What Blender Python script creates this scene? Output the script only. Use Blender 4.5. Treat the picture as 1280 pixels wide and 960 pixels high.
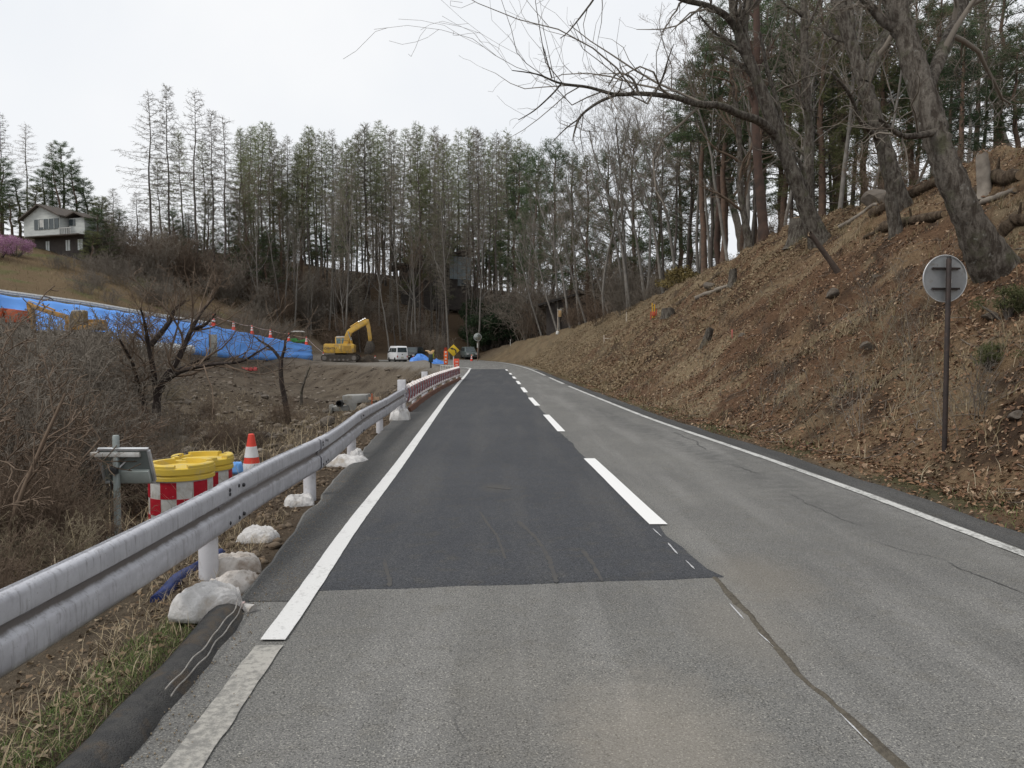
import bpy, bmesh, math, random
import numpy as np
from mathutils import Vector, Matrix

# ------------------------------------------------------------------ camera, sky, sun, exposure
for o in list(bpy.data.objects):
    bpy.data.objects.remove(o)
scene = bpy.context.scene
COL = scene.collection
CAM_H = 1.62
PITCH = math.atan(0.045)
cam_d = bpy.data.cameras.new('camera')
cam_d.sensor_width = 36.0
cam_d.lens = 36.0 * 1000 / 1280
cam_d.clip_end = 3000
cam_d.clip_start = 0.05
cam = bpy.data.objects.new('camera', cam_d)
COL.objects.link(cam)
cam.location = (0, 0, CAM_H)
cam.rotation_euler = (math.pi / 2 - PITCH, 0, 0)
scene.camera = cam

SUN_EL, SUN_AZ = math.radians(52), math.radians(-115)   # azimuth measured from +Y towards +X
world = bpy.data.worlds.new('World')
scene.world = world
world.use_nodes = True
wn, wl = world.node_tree.nodes, world.node_tree.links
wn.clear()
w_out = wn.new('ShaderNodeOutputWorld')
w_bg = wn.new('ShaderNodeBackground')
w_sky = wn.new('ShaderNodeTexSky')
w_sky.sky_type = 'NISHITA'
w_sky.sun_disc = False
w_sky.sun_elevation = SUN_EL
w_sky.sun_rotation = SUN_AZ
w_sky.dust_density = 4.0
w_co = wn.new('ShaderNodeTexCoord')
w_nz = wn.new('ShaderNodeTexNoise')
w_nz.inputs['Scale'].default_value = 2.2
w_nz.inputs['Detail'].default_value = 5
w_rp = wn.new('ShaderNodeValToRGB')
w_rp.color_ramp.elements[0].position = 0.3
w_rp.color_ramp.elements[0].color = (0.86, 0.89, 0.93, 1)
w_rp.color_ramp.elements[1].position = 0.7
w_rp.color_ramp.elements[1].color = (1.0, 1.0, 1.0, 1)
w_mul = wn.new('ShaderNodeVectorMath')
w_mul.operation = 'SCALE'
w_mul.inputs['Scale'].default_value = 9.7
w_mix = wn.new('ShaderNodeMix')
w_mix.data_type = 'RGBA'
w_mix.inputs['Factor'].default_value = 0.9
wl.new(w_co.outputs['Generated'], w_nz.inputs['Vector'])
wl.new(w_nz.outputs['Fac'], w_rp.inputs['Fac'])
wl.new(w_rp.outputs['Color'], w_mul.inputs[0])
wl.new(w_sky.outputs['Color'], w_mix.inputs['A'])
wl.new(w_mul.outputs['Vector'], w_mix.inputs['B'])
wl.new(w_mix.outputs['Result'], w_bg.inputs['Color'])
w_bg.inputs['Strength'].default_value = 0.1
wl.new(w_bg.outputs['Background'], w_out.inputs['Surface'])

sun_d = bpy.data.lights.new('sun', 'SUN')
sun_d.energy = 1.5
sun_d.angle = math.radians(14)
sun_d.color = (1.0, 0.96, 0.9)
sun = bpy.data.objects.new('sun', sun_d)
COL.objects.link(sun)
sun.location = (0, 0, 60)
sdir = Vector((math.sin(SUN_AZ) * math.cos(SUN_EL), math.cos(SUN_AZ) * math.cos(SUN_EL), math.sin(SUN_EL)))
sun.rotation_euler = sdir.to_track_quat('Z', 'Y').to_euler()

scene.view_settings.view_transform = 'Standard'
scene.view_settings.look = 'None'
scene.view_settings.exposure = 0.12
scene.view_settings.gamma = 1.0
scene.view_settings.use_curve_mapping = False

# ------------------------------------------------------------------ pixel helpers (photo is 1280 x 960)
CP, SP = math.cos(PITCH), math.sin(PITCH)
def ray(px, py):
    a, b = (px - 640) / 1000.0, (480 - py) / 1000.0
    return a, CP + b * SP, -SP + b * CP
def P(px, py, d):
    a, y, z = ray(px, py)
    t = d / y
    return (a * t, d, CAM_H + z * t)
def G(px, py, z=0.0):
    a, y, zz = ray(px, py)
    t = (z - CAM_H) / zz
    return (a * t, y * t)

# ------------------------------------------------------------------ noise
def _hash(ix, iy, seed):
    h = (ix.astype(np.int64) * 374761393 + iy.astype(np.int64) * 668265263 + seed * 1442695041) & 0xFFFFFFFF
    h = ((h ^ (h >> 13)) * 1274126177) & 0xFFFFFFFF
    return ((h ^ (h >> 16)) & 0xFFFF) / 65535.0
def vnoise(x, y, seed=0):
    ix, iy = np.floor(x), np.floor(y)
    fx, fy = x - ix, y - iy
    fx, fy = fx * fx * (3 - 2 * fx), fy * fy * (3 - 2 * fy)
    a = _hash(ix, iy, seed); b = _hash(ix + 1, iy, seed)
    c = _hash(ix, iy + 1, seed); d = _hash(ix + 1, iy + 1, seed)
    return (a + (b - a) * fx) * (1 - fy) + (c + (d - c) * fx) * fy
def fbm(x, y, seed=0, oct=4):
    s, a, t = 0, 1.0, 0
    for i in range(oct):
        s = s + a * (vnoise(x, y, seed + i * 7) - 0.5)
        t += a
        a *= 0.5; x = x * 2.03 + 5.1; y = y * 2.03 + 1.7
    return s / t
def sm(a, b, x):
    t = np.clip((x - a) / (b - a), 0, 1)
    return t * t * (3 - 2 * t)

# ------------------------------------------------------------------ materials
def _n(nt, t, **kw):
    n = nt.nodes.new(t)
    for k, v in kw.items():
        if k in n.inputs: n.inputs[k].default_value = v
        else: setattr(n, k, v)
    return n
def mixc(nt, fac, a, b, blend='MIX'):
    m = nt.nodes.new('ShaderNodeMix'); m.data_type = 'RGBA'; m.blend_type = blend
    for sock, val in (('Factor', fac), ('A', a), ('B', b)):
        s = m.inputs[sock]
        if isinstance(val, bpy.types.NodeSocket): nt.links.new(val, s)
        elif sock == 'Factor': s.default_value = val
        else: s.default_value = (*val, 1) if len(val) == 3 else val
    return m.outputs['Result']
def ramp(nt, src, p0, p1):
    r = nt.nodes.new('ShaderNodeMapRange'); r.inputs['From Min'].default_value = p0; r.inputs['From Max'].default_value = p1
    nt.links.new(src, r.inputs['Value']); return r.outputs['Result']
def noise(nt, vec, scale, detail=4, rough=0.55):
    n = _n(nt, 'ShaderNodeTexNoise', Scale=scale, Detail=detail, Roughness=rough)
    if vec is not None: nt.links.new(vec, n.inputs['Vector'])
    return n.outputs['Fac']
MATS = {}
def base_mat(name):
    m = bpy.data.materials.new(name); m.use_nodes = True
    nt = m.node_tree; b = nt.nodes['Principled BSDF']
    return m, nt, b
def objvec(nt): return nt.nodes.new('ShaderNodeTexCoord').outputs['Object']
def posvec(nt): return nt.nodes.new('ShaderNodeNewGeometry').outputs['Position']
def mat(name, c, c2=None, scale=4.0, rough=0.75, metal=0.0, bump=0.0, bscale=None, detail=4, lo=0.35, hi=0.65,
        dirt=None, dscale=2.0, dlo=0.5, dhi=0.75, stretch=None, spec=0.3, rand=0.0, trans=0.0):
    if name in MATS: return MATS[name]
    m, nt, b = base_mat(name)
    v = objvec(nt)
    if stretch:
        mp = _n(nt, 'ShaderNodeMapping'); mp.inputs['Scale'].default_value = stretch
        nt.links.new(v, mp.inputs['Vector']); v = mp.outputs['Vector']
    c2 = c2 or tuple(x * 0.75 for x in c)
    nz = noise(nt, v, scale, detail)
    col = mixc(nt, ramp(nt, nz, lo, hi), c, c2)
    if dirt:
        nd = noise(nt, v, dscale, 6, 0.65)
        col = mixc(nt, ramp(nt, nd, dlo, dhi), col, dirt)
    if rand:
        oi = nt.nodes.new('ShaderNodeObjectInfo')
        hs = nt.nodes.new('ShaderNodeHueSaturation')
        nt.links.new(ramp_to(nt, oi.outputs['Random'], 1 - rand, 1 + rand), hs.inputs['Value'])
        nt.links.new(col, hs.inputs['Color']); col = hs.outputs['Color']
    nt.links.new(col, b.inputs['Base Color'])
    b.inputs['Roughness'].default_value = rough
    b.inputs['Metallic'].default_value = metal
    b.inputs['Specular IOR Level'].default_value = spec
    if bump:
        bn = noise(nt, v, bscale or scale * 3, 5)
        bp = _n(nt, 'ShaderNodeBump', Strength=min(1.0, bump)); bp.inputs['Distance'].default_value = 0.02
        nt.links.new(bn, bp.inputs['Height']); nt.links.new(bp.outputs['Normal'], b.inputs['Normal'])
    MATS[name] = m
    return m
def ramp_to(nt, src, a, b):
    r = nt.nodes.new('ShaderNodeMapRange'); r.inputs['To Min'].default_value = a; r.inputs['To Max'].default_value = b
    nt.links.new(src, r.inputs['Value']); return r.outputs['Result']
def island_mat(name, cols, rough=0.8, rand=0.0, transl=0.0):
    """each loose leaf or blade takes its own colour"""
    if name in MATS: return MATS[name]
    m, nt, b = base_mat(name)
    g = nt.nodes.new('ShaderNodeNewGeometry')
    cr = nt.nodes.new('ShaderNodeValToRGB'); cr.color_ramp.interpolation = 'LINEAR'
    el = cr.color_ramp.elements
    while len(el) < len(cols): el.new(0.5)
    for i, c in enumerate(cols):
        el[i].position = i / max(1, len(cols) - 1); el[i].color = (*c, 1)
    nt.links.new(g.outputs['Random Per Island'], cr.inputs['Fac'])
    col = cr.outputs['Color']
    if rand:
        oi = nt.nodes.new('ShaderNodeObjectInfo'); hs = nt.nodes.new('ShaderNodeHueSaturation')
        nt.links.new(ramp_to(nt, oi.outputs['Random'], 1 - rand, 1 + rand), hs.inputs['Value'])
        nt.links.new(col, hs.inputs['Color']); col = hs.outputs['Color']
    nt.links.new(col, b.inputs['Base Color'])
    b.inputs['Roughness'].default_value = rough
    b.inputs['Specular IOR Level'].default_value = 0.2
    if transl:
        tb = nt.nodes.new('ShaderNodeBsdfTranslucent'); nt.links.new(col, tb.inputs['Color'])
        mx = nt.nodes.new('ShaderNodeMixShader'); mx.inputs[0].default_value = transl
        nt.links.new(b.outputs[0], mx.inputs[1]); nt.links.new(tb.outputs[0], mx.inputs[2]); nt.links.new(mx.outputs[0], nt.nodes['Material Output'].inputs['Surface'])
    MATS[name] = m
    return m

# ------------------------------------------------------------------ mesh builders
def tag(o, label=None, cat=None, group=None, kind=None):
    if label: o['label'] = label
    if cat: o['category'] = cat
    if group: o['group'] = group
    if kind: o['kind'] = kind
    return o
def empty(name, loc=(0, 0, 0), rz=0.0, label=None, cat=None, group=None):
    e = bpy.data.objects.new(name, None); COL.objects.link(e)
    e.empty_display_size = 0.2
    e.location = loc; e.rotation_euler = (0, 0, rz)
    return tag(e, label, cat, group)
def link(name, me, m=None, parent=None, loc=None, rot=None, scale=None):
    o = bpy.data.objects.new(name, me); COL.objects.link(o)
    if m is not None and not me.materials: me.materials.append(m)
    if parent: o.parent = parent
    if loc: o.location = loc
    if rot: o.rotation_euler = rot
    if scale: o.scale = scale
    return o
def np_mesh(name, verts, faces, smooth=False):
    """verts (N,3), faces (M,k) arrays -> mesh"""
    me = bpy.data.meshes.new(name)
    verts = np.asarray(verts, np.float32); faces = np.asarray(faces, np.int32)
    k = faces.shape[1]
    me.vertices.add(len(verts)); me.vertices.foreach_set('co', verts.ravel())
    me.loops.add(faces.size); me.loops.foreach_set('vertex_index', faces.ravel())
    me.polygons.add(len(faces))
    me.polygons.foreach_set('loop_start', np.arange(0, faces.size, k, dtype=np.int32))
    if smooth: me.polygons.foreach_set('use_smooth', np.ones(len(faces), bool))
    me.update(calc_edges=True)
    return me
class MB:
    def __init__(s): s.v = []; s.f = []
    def add(s, vs, fs):
        n = len(s.v); s.v += [tuple(v) for v in vs]; s.f += [tuple(i + n for i in f) for f in fs]; return s
    def box(s, c, d, rz=0, M=None):
        x, y, z = d[0] / 2, d[1] / 2, d[2] / 2
        vs = [Vector((a * x, b * y, e * z)) for a in (-1, 1) for b in (-1, 1) for e in (-1, 1)]
        R = M or Matrix.Rotation(rz, 3, 'Z')
        vs = [R @ v + Vector(c) for v in vs]
        return s.add(vs, [(0, 1, 3, 2), (4, 6, 7, 5), (0, 4, 5, 1), (2, 3, 7, 6), (0, 2, 6, 4), (1, 5, 7, 3)])
    def bar(s, a, b, w, h=None):
        a, b = Vector(a), Vector(b); d = b - a; q = d.to_track_quat('X', 'Z').to_matrix()
        return s.box((a + b) / 2, (d.length, w, h or w), M=q)
    def prism(s, pts, a0, a1, axis='y'):
        """outline of (u,v) pairs extruded along an axis"""
        def mk(p, a):
            return (p[0], a, p[1]) if axis == 'y' else ((a, p[0], p[1]) if axis == 'x' else (p[0], p[1], a))
        n = len(pts)
        vs = [mk(p, a0) for p in pts] + [mk(p, a1) for p in pts]
        fs = [tuple(range(n)), tuple(range(2 * n - 1, n - 1, -1))] + [(i, i + n, (i + 1) % n + n, (i + 1) % n) for i in range(n)]
        return s.add(vs, fs)
    def loft(s, rings, caps=True, closed=True):
        n = len(rings[0]); vs = [p for r in rings for p in r]; fs = []
        for k in range(len(rings) - 1):
            for i in range(n if closed else n - 1):
                j = (i + 1) % n
                fs.append((k * n + i, k * n + j, (k + 1) * n + j, (k + 1) * n + i))
        if caps and closed:
            fs.append(tuple(range(n - 1, -1, -1))); fs.append(tuple((len(rings) - 1) * n + i for i in range(n)))
        return s.add(vs, fs)
    def tube(s, pts, r, n=8, caps=True):
        pts = [Vector(p) for p in pts]
        if not isinstance(r, (list, tuple)): r = [r] * len(pts)
        rings = []; up = None
        for i, p in enumerate(pts):
            d = (pts[min(i + 1, len(pts) - 1)] - pts[max(i - 1, 0)]).normalized()
            if up is None:
                up = d.orthogonal().normalized()
            up = (up - d * up.dot(d)).normalized(); w = d.cross(up)
            rings.append([p + (up * math.cos(2 * math.pi * k / n) + w * math.sin(2 * math.pi * k / n)) * r[i] for k in range(n)])
        return s.loft(rings, caps)
    def lathe(s, prof, n=16, c=(0, 0, 0), axis='z', caps=True):
        rings = []
        for r, z in prof:
            ring = []
            for k in range(n):
                a = 2 * math.pi * k / n
                q = (r * math.cos(a), r * math.sin(a), z)
                if axis == 'y': q = (q[0], -q[2], q[1])
                if axis == 'x': q = (q[2], q[0], q[1])
                ring.append((q[0] + c[0], q[1] + c[1], q[2] + c[2]))
            rings.append(ring)
        return s.loft(rings, caps)
    def mesh(s, name, smooth=None, bevel=0, seg=2):
        me = bpy.data.meshes.new(name); me.from_pydata(s.v, [], s.f)
        bm = bmesh.new(); bm.from_mesh(me)
        bmesh.ops.recalc_face_normals(bm, faces=bm.faces)
        if bevel:
            es = [e for e in bm.edges if e.is_manifold and e.calc_face_angle(0) > 0.5]
            bmesh.ops.bevel(bm, geom=es, offset=bevel, segments=seg, affect='EDGES', profile=0.5)
        bm.to_mesh(me); bm.free()
        if smooth is not None or bevel:
            me.polygons.foreach_set('use_smooth', [True] * len(me.polygons))
            me.set_sharp_from_angle(angle=math.radians(smooth or 35))
        me.update(); return me
    def build(s, name, m, parent=None, smooth=None, bevel=0, seg=2, loc=None, rot=None):
        return link(name, s.mesh(name, smooth, bevel, seg), m, parent, loc, rot)
class Tubes:
    """many branches at once, gathered by point count and side count"""
    def __init__(s): s.b = {}
    def add(s, pts, rad, sides=3):
        s.b.setdefault((len(pts), sides), []).append((pts, rad))
    def arrays(s):
        V, F, off = [], [], 0
        for (n, k), items in s.b.items():
            p = np.array([i[0] for i in items], float); r = np.array([i[1] for i in items], float)
            B = len(items)
            d = np.empty_like(p); d[:, 1:-1] = p[:, 2:] - p[:, :-2]; d[:, 0] = p[:, 1] - p[:, 0]; d[:, -1] = p[:, -1] - p[:, -2]
            d /= np.linalg.norm(d, axis=2, keepdims=True) + 1e-9
            ref = np.where(np.abs(d[:, :1, 2:3]) > 0.8, np.array([1.0, 0, 0]), np.array([0, 0, 1.0]))
            u = np.cross(d, np.broadcast_to(ref, d.shape)); u /= np.linalg.norm(u, axis=2, keepdims=True) + 1e-9
            w = np.cross(d, u)
            a = np.arange(k) * 2 * np.pi / k
            ring = p[:, :, None, :] + r[:, :, None, None] * (u[:, :, None, :] * np.cos(a)[None, None, :, None] + w[:, :, None, :] * np.sin(a)[None, None, :, None])
            V.append(ring.reshape(-1, 3))
            base = (np.arange(B) * n * k)[:, None, None] + (np.arange(n - 1) * k)[None, :, None] + np.arange(k)[None, None, :]
            nxt = (np.arange(B) * n * k)[:, None, None] + (np.arange(n - 1) * k)[None, :, None] + ((np.arange(k) + 1) % k)[None, None, :]
            F.append(np.stack([base, nxt, nxt + k, base + k], -1).reshape(-1, 4) + off)
            off += B * n * k
        return np.concatenate(V), np.concatenate(F)
def quads(c, d, w, ln, wd, bend=0.0):
    """leaf quads: centre c, length dir d, width dir w, length, width; bend lifts two corners"""
    n = np.cross(d, w)
    ln = ln[:, None]; wd = wd[:, None]
    a = c - d * ln / 2; b = c + d * ln / 2
    v = np.stack([a, c + w * wd / 2 + n * ln * bend, b, c - w * wd / 2 + n * ln * bend], 1).reshape(-1, 3)
    f = np.arange(len(c) * 4).reshape(-1, 4)
    return v, f
def rand_dirs(rng, n):
    v = rng.normal(size=(n, 3)); return v / np.linalg.norm(v, axis=1, keepdims=True)
def perp(rng, d):
    w = np.cross(d, rand_dirs(rng, len(d))); return w / (np.linalg.norm(w, axis=1, keepdims=True) + 1e-9)

# ------------------------------------------------------------------ terrain
def gl(pts): return [G(*p) for p in pts]
LL = gl([(231, 960), (338, 803), (380, 750), (440, 656), (486, 600), (541, 522), (564, 490), (577, 475), (585, 466), (587, 462)])
RL = gl([(1280, 693), (1040, 602), (890, 550), (800, 520), (757, 501), (720, 487), (695, 475.8), (666, 462.5), (651, 457.6), (627, 452.6), (610, 451), (595, 450)])
EL = gl([(312, 745), (397, 625), (478, 540), (507, 510)])
_ly = np.array([p[1] for p in LL]); _lx = np.array([p[0] for p in LL])
def smooth_line(yy, xx):
    t = np.arange(yy[0], yy[-1] + .05, .1); x = np.interp(t, yy, xx); out = x.copy()
    cs = np.r_[0, np.cumsum(x)]
    for i in range(len(t)):
        k = int(max(2, min(18, .22 * max(t[i], 0)) / .1)); k = min(k, i, len(t) - 1 - i); out[i] = (cs[i + k + 1] - cs[i - k]) / (2 * k + 1)
    return t, out
_LT = smooth_line(np.r_[-6, _ly], np.r_[-1.18, _lx])
def left_line(y): return np.interp(y, *_LT)
_ry = np.array([p[1] for p in RL]); _rx = np.array([p[0] for p in RL])
RYY = np.r_[-6, 1, _ry, 112, 118]; RXX = np.r_[4.25, 4.15, _rx, -6.5, -9]
_RT = smooth_line(RYY, RXX)
def right_line(y): return np.interp(y, *_RT)
ELY = np.r_[-6, 2.5, [p[1] for p in EL], 27, 34, 41, 50, 60, 67, 80, 92, 101, 108, 116]
ELX = np.r_[-1.5, -1.56, [p[0] for p in EL], -2.72, -2.72, -2.68, -3.2, -4.2, -5.2, -8, -12, -17, -23, -30]
def left_edge(y): return np.interp(y, ELY, ELX)
def toe(y): return right_line(y) + 0.5
CT = []
for y in (-4, 0, 3, 6, 9, 12, 16, 20, 25, 30, 35, 41):
    e = float(left_edge(y)); CT += [(e, y, -.06), (e - 0.8, y, -.12)]
CT += [(-3.2, 3, -.28), (-3.3, 5, -.3), (-3.6, 8.5, -.4), (-4.2, 5, -.55), (-6, 5, -.9), (-8, 8, -1.05), (-12, 10, -.9), (-4.2, 12, -.7), (-5, 20, -1.2), (-10, 20, -1.1),
       (-5, 30, -1.7), (-10, 35, -1.7), (-5.5, 40, -2.3), (-9, 52, -2.7), (-8, 60, -3.1), (-13, 70, -3.5), (-20, 78, -2.6), (-26, 80, -.9), (-4, -4, -.4), (-10, -4, -.8),
       (-4.4, 46, -.05), (-5, 52, -.03), (-9.5, 73, -.03), (-7, 62, -.03), (-12, 77, -.03), (-14.8, 82, 0), (-19, 89, .02), (-24, 95.5, .05), (-20, 100, .1), (-14, 95, 0), (-10, 85, 0), (-7, 72, -.04), (-26, 104, .6), (-10, 105, 0),
       (-27, 86, .7), (-30.5, 77, 1.3), (-33.5, 68, 2.0), (-36.5, 59, 2.7), (-39, 50, 3.2),
       (-28, 52, 2.5), (-32, 49, 2.7), (-25.5, 46, 1.2), (-30, 57, 2.4), (-24, 70, -.9), (-24, 61, -.6), (-21, 50, -.9), (-20, 40, -1.2), (-15, 30, -1.3), (-17, 60, -2.3), (-15, 50, -2.3), (-30, 68, .6), (-33, 58, 1.2),
       (-25.2, 98, 1.6), (-29.3, 88, 2.4), (-32.6, 78, 3.3), (-35.6, 69, 4.2), (-38.8, 60, 5.1), (-41.5, 50, 5.8), (-28, 103, 2.0), (-34, 92, 3.0), (-38, 80, 3.9), (-41, 70, 4.7), (-44, 60, 5.5), (-48, 48, 6.2),
       (-44, 82, 6.2), (-50, 88, 9), (-57, 100, 13), (-62, 72, 9.5), (-72, 100, 15.5), (-42, 108, 9), (-30, 118, 5.5), (-20, 114, 1.5), (-10, 118, 1.0), (-10, 135, 6), (-15, 150, 13.5), (-15, 165, 15.5), (-40, 150, 17.5), (-38, 128, 12),
       (0, 125, 1.5), (0, 140, 6), (5, 160, 12), (15, 160, 11), (-60, 150, 20), (-95, 150, 22), (-95, 100, 18), (-90, 50, 14), (-65, 48, 9), (-50, 38, 5), (-42, 32, 3.2), (-30, 25, 0), (-25, 10, -.5), (-60, 10, 3), (-60, -4, 3), (-30, -4, -.3),
       (-15, 230, 8), (-80, 230, 14), (60, 230, 12), (-6, 112, .2), (6, 108, 4), (20, 112, 7), (45, 110, 10), (20, 140, 10), (45, 150, 13), (90, 120, 16), (90, 160, 18), (-130, 100, 24), (-130, 0, 14), (-130, 230, 24), (110, 230, 16)]
CT = np.array(CT, float)
_D = np.hypot(CT[:, None, 0] - CT[None, :, 0], CT[:, None, 1] - CT[None, :, 1])
_A = np.zeros((len(CT) + 3,) * 2); _A[:-3, :-3] = -_D - np.eye(len(CT)) * 0.02
_A[:-3, -3] = 1; _A[:-3, -2:] = CT[:, :2]; _A[-3, :-3] = 1; _A[-2:, :-3] = CT[:, :2].T
_W = np.linalg.solve(_A, np.r_[CT[:, 2], 0, 0, 0])
def rbf(x, y):
    out = np.full(x.shape, _W[-3]) + _W[-2] * x + _W[-1] * y
    for i in range(len(CT)):
        out -= _W[i] * np.hypot(x - CT[i, 0], y - CT[i, 1])
    return out
def H(x, y):
    x = np.asarray(x, float); y = np.asarray(y, float)
    el, tr = left_edge(y), toe(y)
    u = np.maximum(x - tr, 0); v = np.maximum(el - x, 0)
    hc = np.interp(y, [0, 40, 70, 95, 110], [7.3, 7.3, 6.0, 3.4, 2.0]); uc = np.interp(y, [0, 40, 70, 95, 110], [10.6, 10.6, 11, 6.5, 4.5])
    q = np.clip((u - .85) / (uc - .85), 0, 1)
    zr = hc * (q ** 1.08) + .10 * np.maximum(u - uc, 0) + .10 * np.minimum(u, .4) - .03
    nr = sm(.5, 2.8, u)
    n1 = fbm(x * .45, y * .45, 3); n2 = fbm(x * 1.5, y * 1.5, 11); n3 = fbm(x * 5, y * 5, 23, 3)
    zr = zr + nr * (n1 * .6 + np.maximum(n2, -.12) * .62 + n3 * .15) + sm(.05, .4, u) * n3 * .05
    zl = rbf(x, y)
    flat = sm(-1.0, 0.0, -(np.abs(y - 92) / 14)) * 0
    nl = sm(.2, 2.5, v) * np.where((y > 60) & (x > -26) & (zl > -.4) & (zl < .7), .12, 1.0)
    zl = zl + nl * (n1 * .55 + np.abs(n2) * .6 + n3 * .14)
    z = np.where(x > tr, zr, np.where(x < el, -.06 + (zl + .06) * sm(.05, 1.0, v), -.06))
    w = sm(104, 124, y)
    return z * (1 - w) + (rbf(x, y) + n1 * .6) * w
def H1(x, y): return float(H(np.array([x]), np.array([y]))[0])
def on_ground(px, py, dmin=2.0, dmax=220.0):
    """where the sight line through a photo pixel meets the terrain"""
    a, yy, zz = ray(px, py)
    d = np.arange(dmin, dmax, 0.1); t = d / yy
    x = a * t; z = CAM_H + zz * t
    hit = np.where(z < H(x, d))[0]
    i = hit[0] if len(hit) else len(d) - 1
    return (float(x[i]), float(d[i]), float(H1(x[i], d[i])))
# ------------------------------------------------------------------ ground sheet
def steps(a, b, c, s0, k):
    """positions from a to b, finest round c"""
    out = [c]; p = c
    while p < b: p += max(s0, k * abs(p - c)); out.append(p)
    p = c
    while p > a: p -= max(s0, k * abs(p - c)); out.insert(0, p)
    return np.array(out)
ys = steps(-5, 240, 5.0, .11, .0125)
xs = steps(-135, 115, 4.0, .13, .019)
gx, gy = np.meshgrid(xs, ys)
gz = H(gx.ravel(), gy.ravel()).reshape(gx.shape)
nx, ny = len(xs), len(ys)
idx = np.arange(nx * ny).reshape(ny, nx)
gf = np.stack([idx[:-1, :-1], idx[:-1, 1:], idx[1:, 1:], idx[1:, :-1]], -1).reshape(-1, 4)
ground_me = np_mesh('ground', np.stack([gx.ravel(), gy.ravel(), gz.ravel()], 1), gf, True)
X, Y, Z = gx.ravel(), gy.ravel(), gz.ravel()
def lerp(a, b, t): return a + (np.array(b) - a) * t[:, None]
n_a, n_b = fbm(X * .35, Y * .35, 41) + .5, fbm(X * 1.7, Y * 1.7, 47) + .5
colr = np.tile(np.array([.085, .066, .047]), (len(X), 1))
colr = lerp(colr, (.13, .106, .078), sm(.45, .65, n_a))
uu = X - toe(Y)
right = (sm(0, .3, uu) * (1 - sm(100, 115, Y)))
slope_c = lerp(np.tile(np.array([.135, .082, .050]), (len(X), 1)), (.20, .14, .085), sm(.42, .62, n_a))
slope_c = lerp(slope_c, (.065, .044, .030), sm(.52, .70, n_b))
slope_c = lerp(slope_c, (.26, .205, .13), sm(.56, .7, fbm(X * .9 + 9, Y * .9, 53) + .5) * .8)
slope_c = lerp(slope_c, (.105, .105, .05), (1 - sm(.3, 1.0, uu)) * sm(.45, .6, n_b) * .7)
slope_c = lerp(slope_c, (.19, .155, .10), sm(45, 70, Y) * .6)
colr = colr * (1 - right[:, None]) + slope_c * right[:, None]
plat = sm(-.35, -.12, Z) * (1 - sm(.5, 1.1, Z)) * sm(52, 62, Y) * (1 - sm(104, 112, Y)) * sm(-29, -26, X) * (1 - sm(-.5, .3, uu))
colr = lerp(colr, (.25, .235, .21), plat * (.75 + .25 * n_b))
bank = sm(50, 64, Y) * (1 - plat) * (1 - sm(84, 96, Y)) * sm(-28, -22, X) * (1 - sm(-5, -3, X))
colr = lerp(colr, (.155, .13, .10), bank * sm(.25, .5, n_a) * .9)
colr = lerp(colr, (.07, .056, .043), bank * sm(.52, .66, n_b) * .8)
flatl = sm(38, 50, Y) * (1 - sm(90, 100, Y)) * (1 - sm(-24, -16, X)) * (1 - sm(2.2, 3.5, Z))
colr = lerp(colr, (.14, .115, .088), flatl * .8)
colr = lerp(colr, (.07, .056, .043), flatl * sm(.5, .65, n_b) * .8)
mead = (1 - sm(-38, -33, X)) * sm(50, 60, Y) * (1 - sm(104, 118, Y)) * sm(4.5, 6, Z)
colr = lerp(colr, (.17, .125, .075), mead)
colr = lerp(colr, (.11, .125, .05), mead * sm(.5, .65, n_a) * .7)
forest = sm(106, 120, Y)
colr = lerp(colr, (.095, .068, .045), forest)
ledge = (1 - sm(.0, 1.2, left_edge(Y) - X)) * (X < left_edge(Y)) * (1 - sm(45, 60, Y))
colr = lerp(colr, (.12, .092, .066), ledge * .8)
at = ground_me.attributes.new('zone', 'FLOAT_COLOR', 'POINT')
at.data.foreach_set('color', np.c_[colr, np.ones(len(X))].astype(np.float32).ravel())
m_ground, nt, bs = base_mat('ground_soil')
ga = nt.nodes.new('ShaderNodeAttribute'); ga.attribute_name = 'zone'
pv = posvec(nt)
f1 = noise(nt, pv, 9, 6, .7); f2 = noise(nt, pv, 45, 4, .7)
c = mixc(nt, ramp(nt, f1, .3, .75), ga.outputs['Color'], (0.45, 0.42, 0.4), 'MULTIPLY')
c = mixc(nt, ramp(nt, f2, .55, .75), c, mixc(nt, 1.0, ga.outputs['Color'], (1.7, 1.65, 1.6), 'MULTIPLY'))
nt.links.new(c, bs.inputs['Base Color']); bs.inputs['Roughness'].default_value = .95; bs.inputs['Specular IOR Level'].default_value = .1
bp = _n(nt, 'ShaderNodeBump', Strength=.8); bp.inputs['Distance'].default_value = .05
ad = nt.nodes.new('ShaderNodeMath'); ad.operation = 'ADD'
nt.links.new(f1, ad.inputs[0]); nt.links.new(f2, ad.inputs[1]); nt.links.new(ad.outputs[0], bp.inputs['Height']); nt.links.new(bp.outputs['Normal'], bs.inputs['Normal'])
ground = tag(link('ground', ground_me, m_ground), kind='structure')

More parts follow.
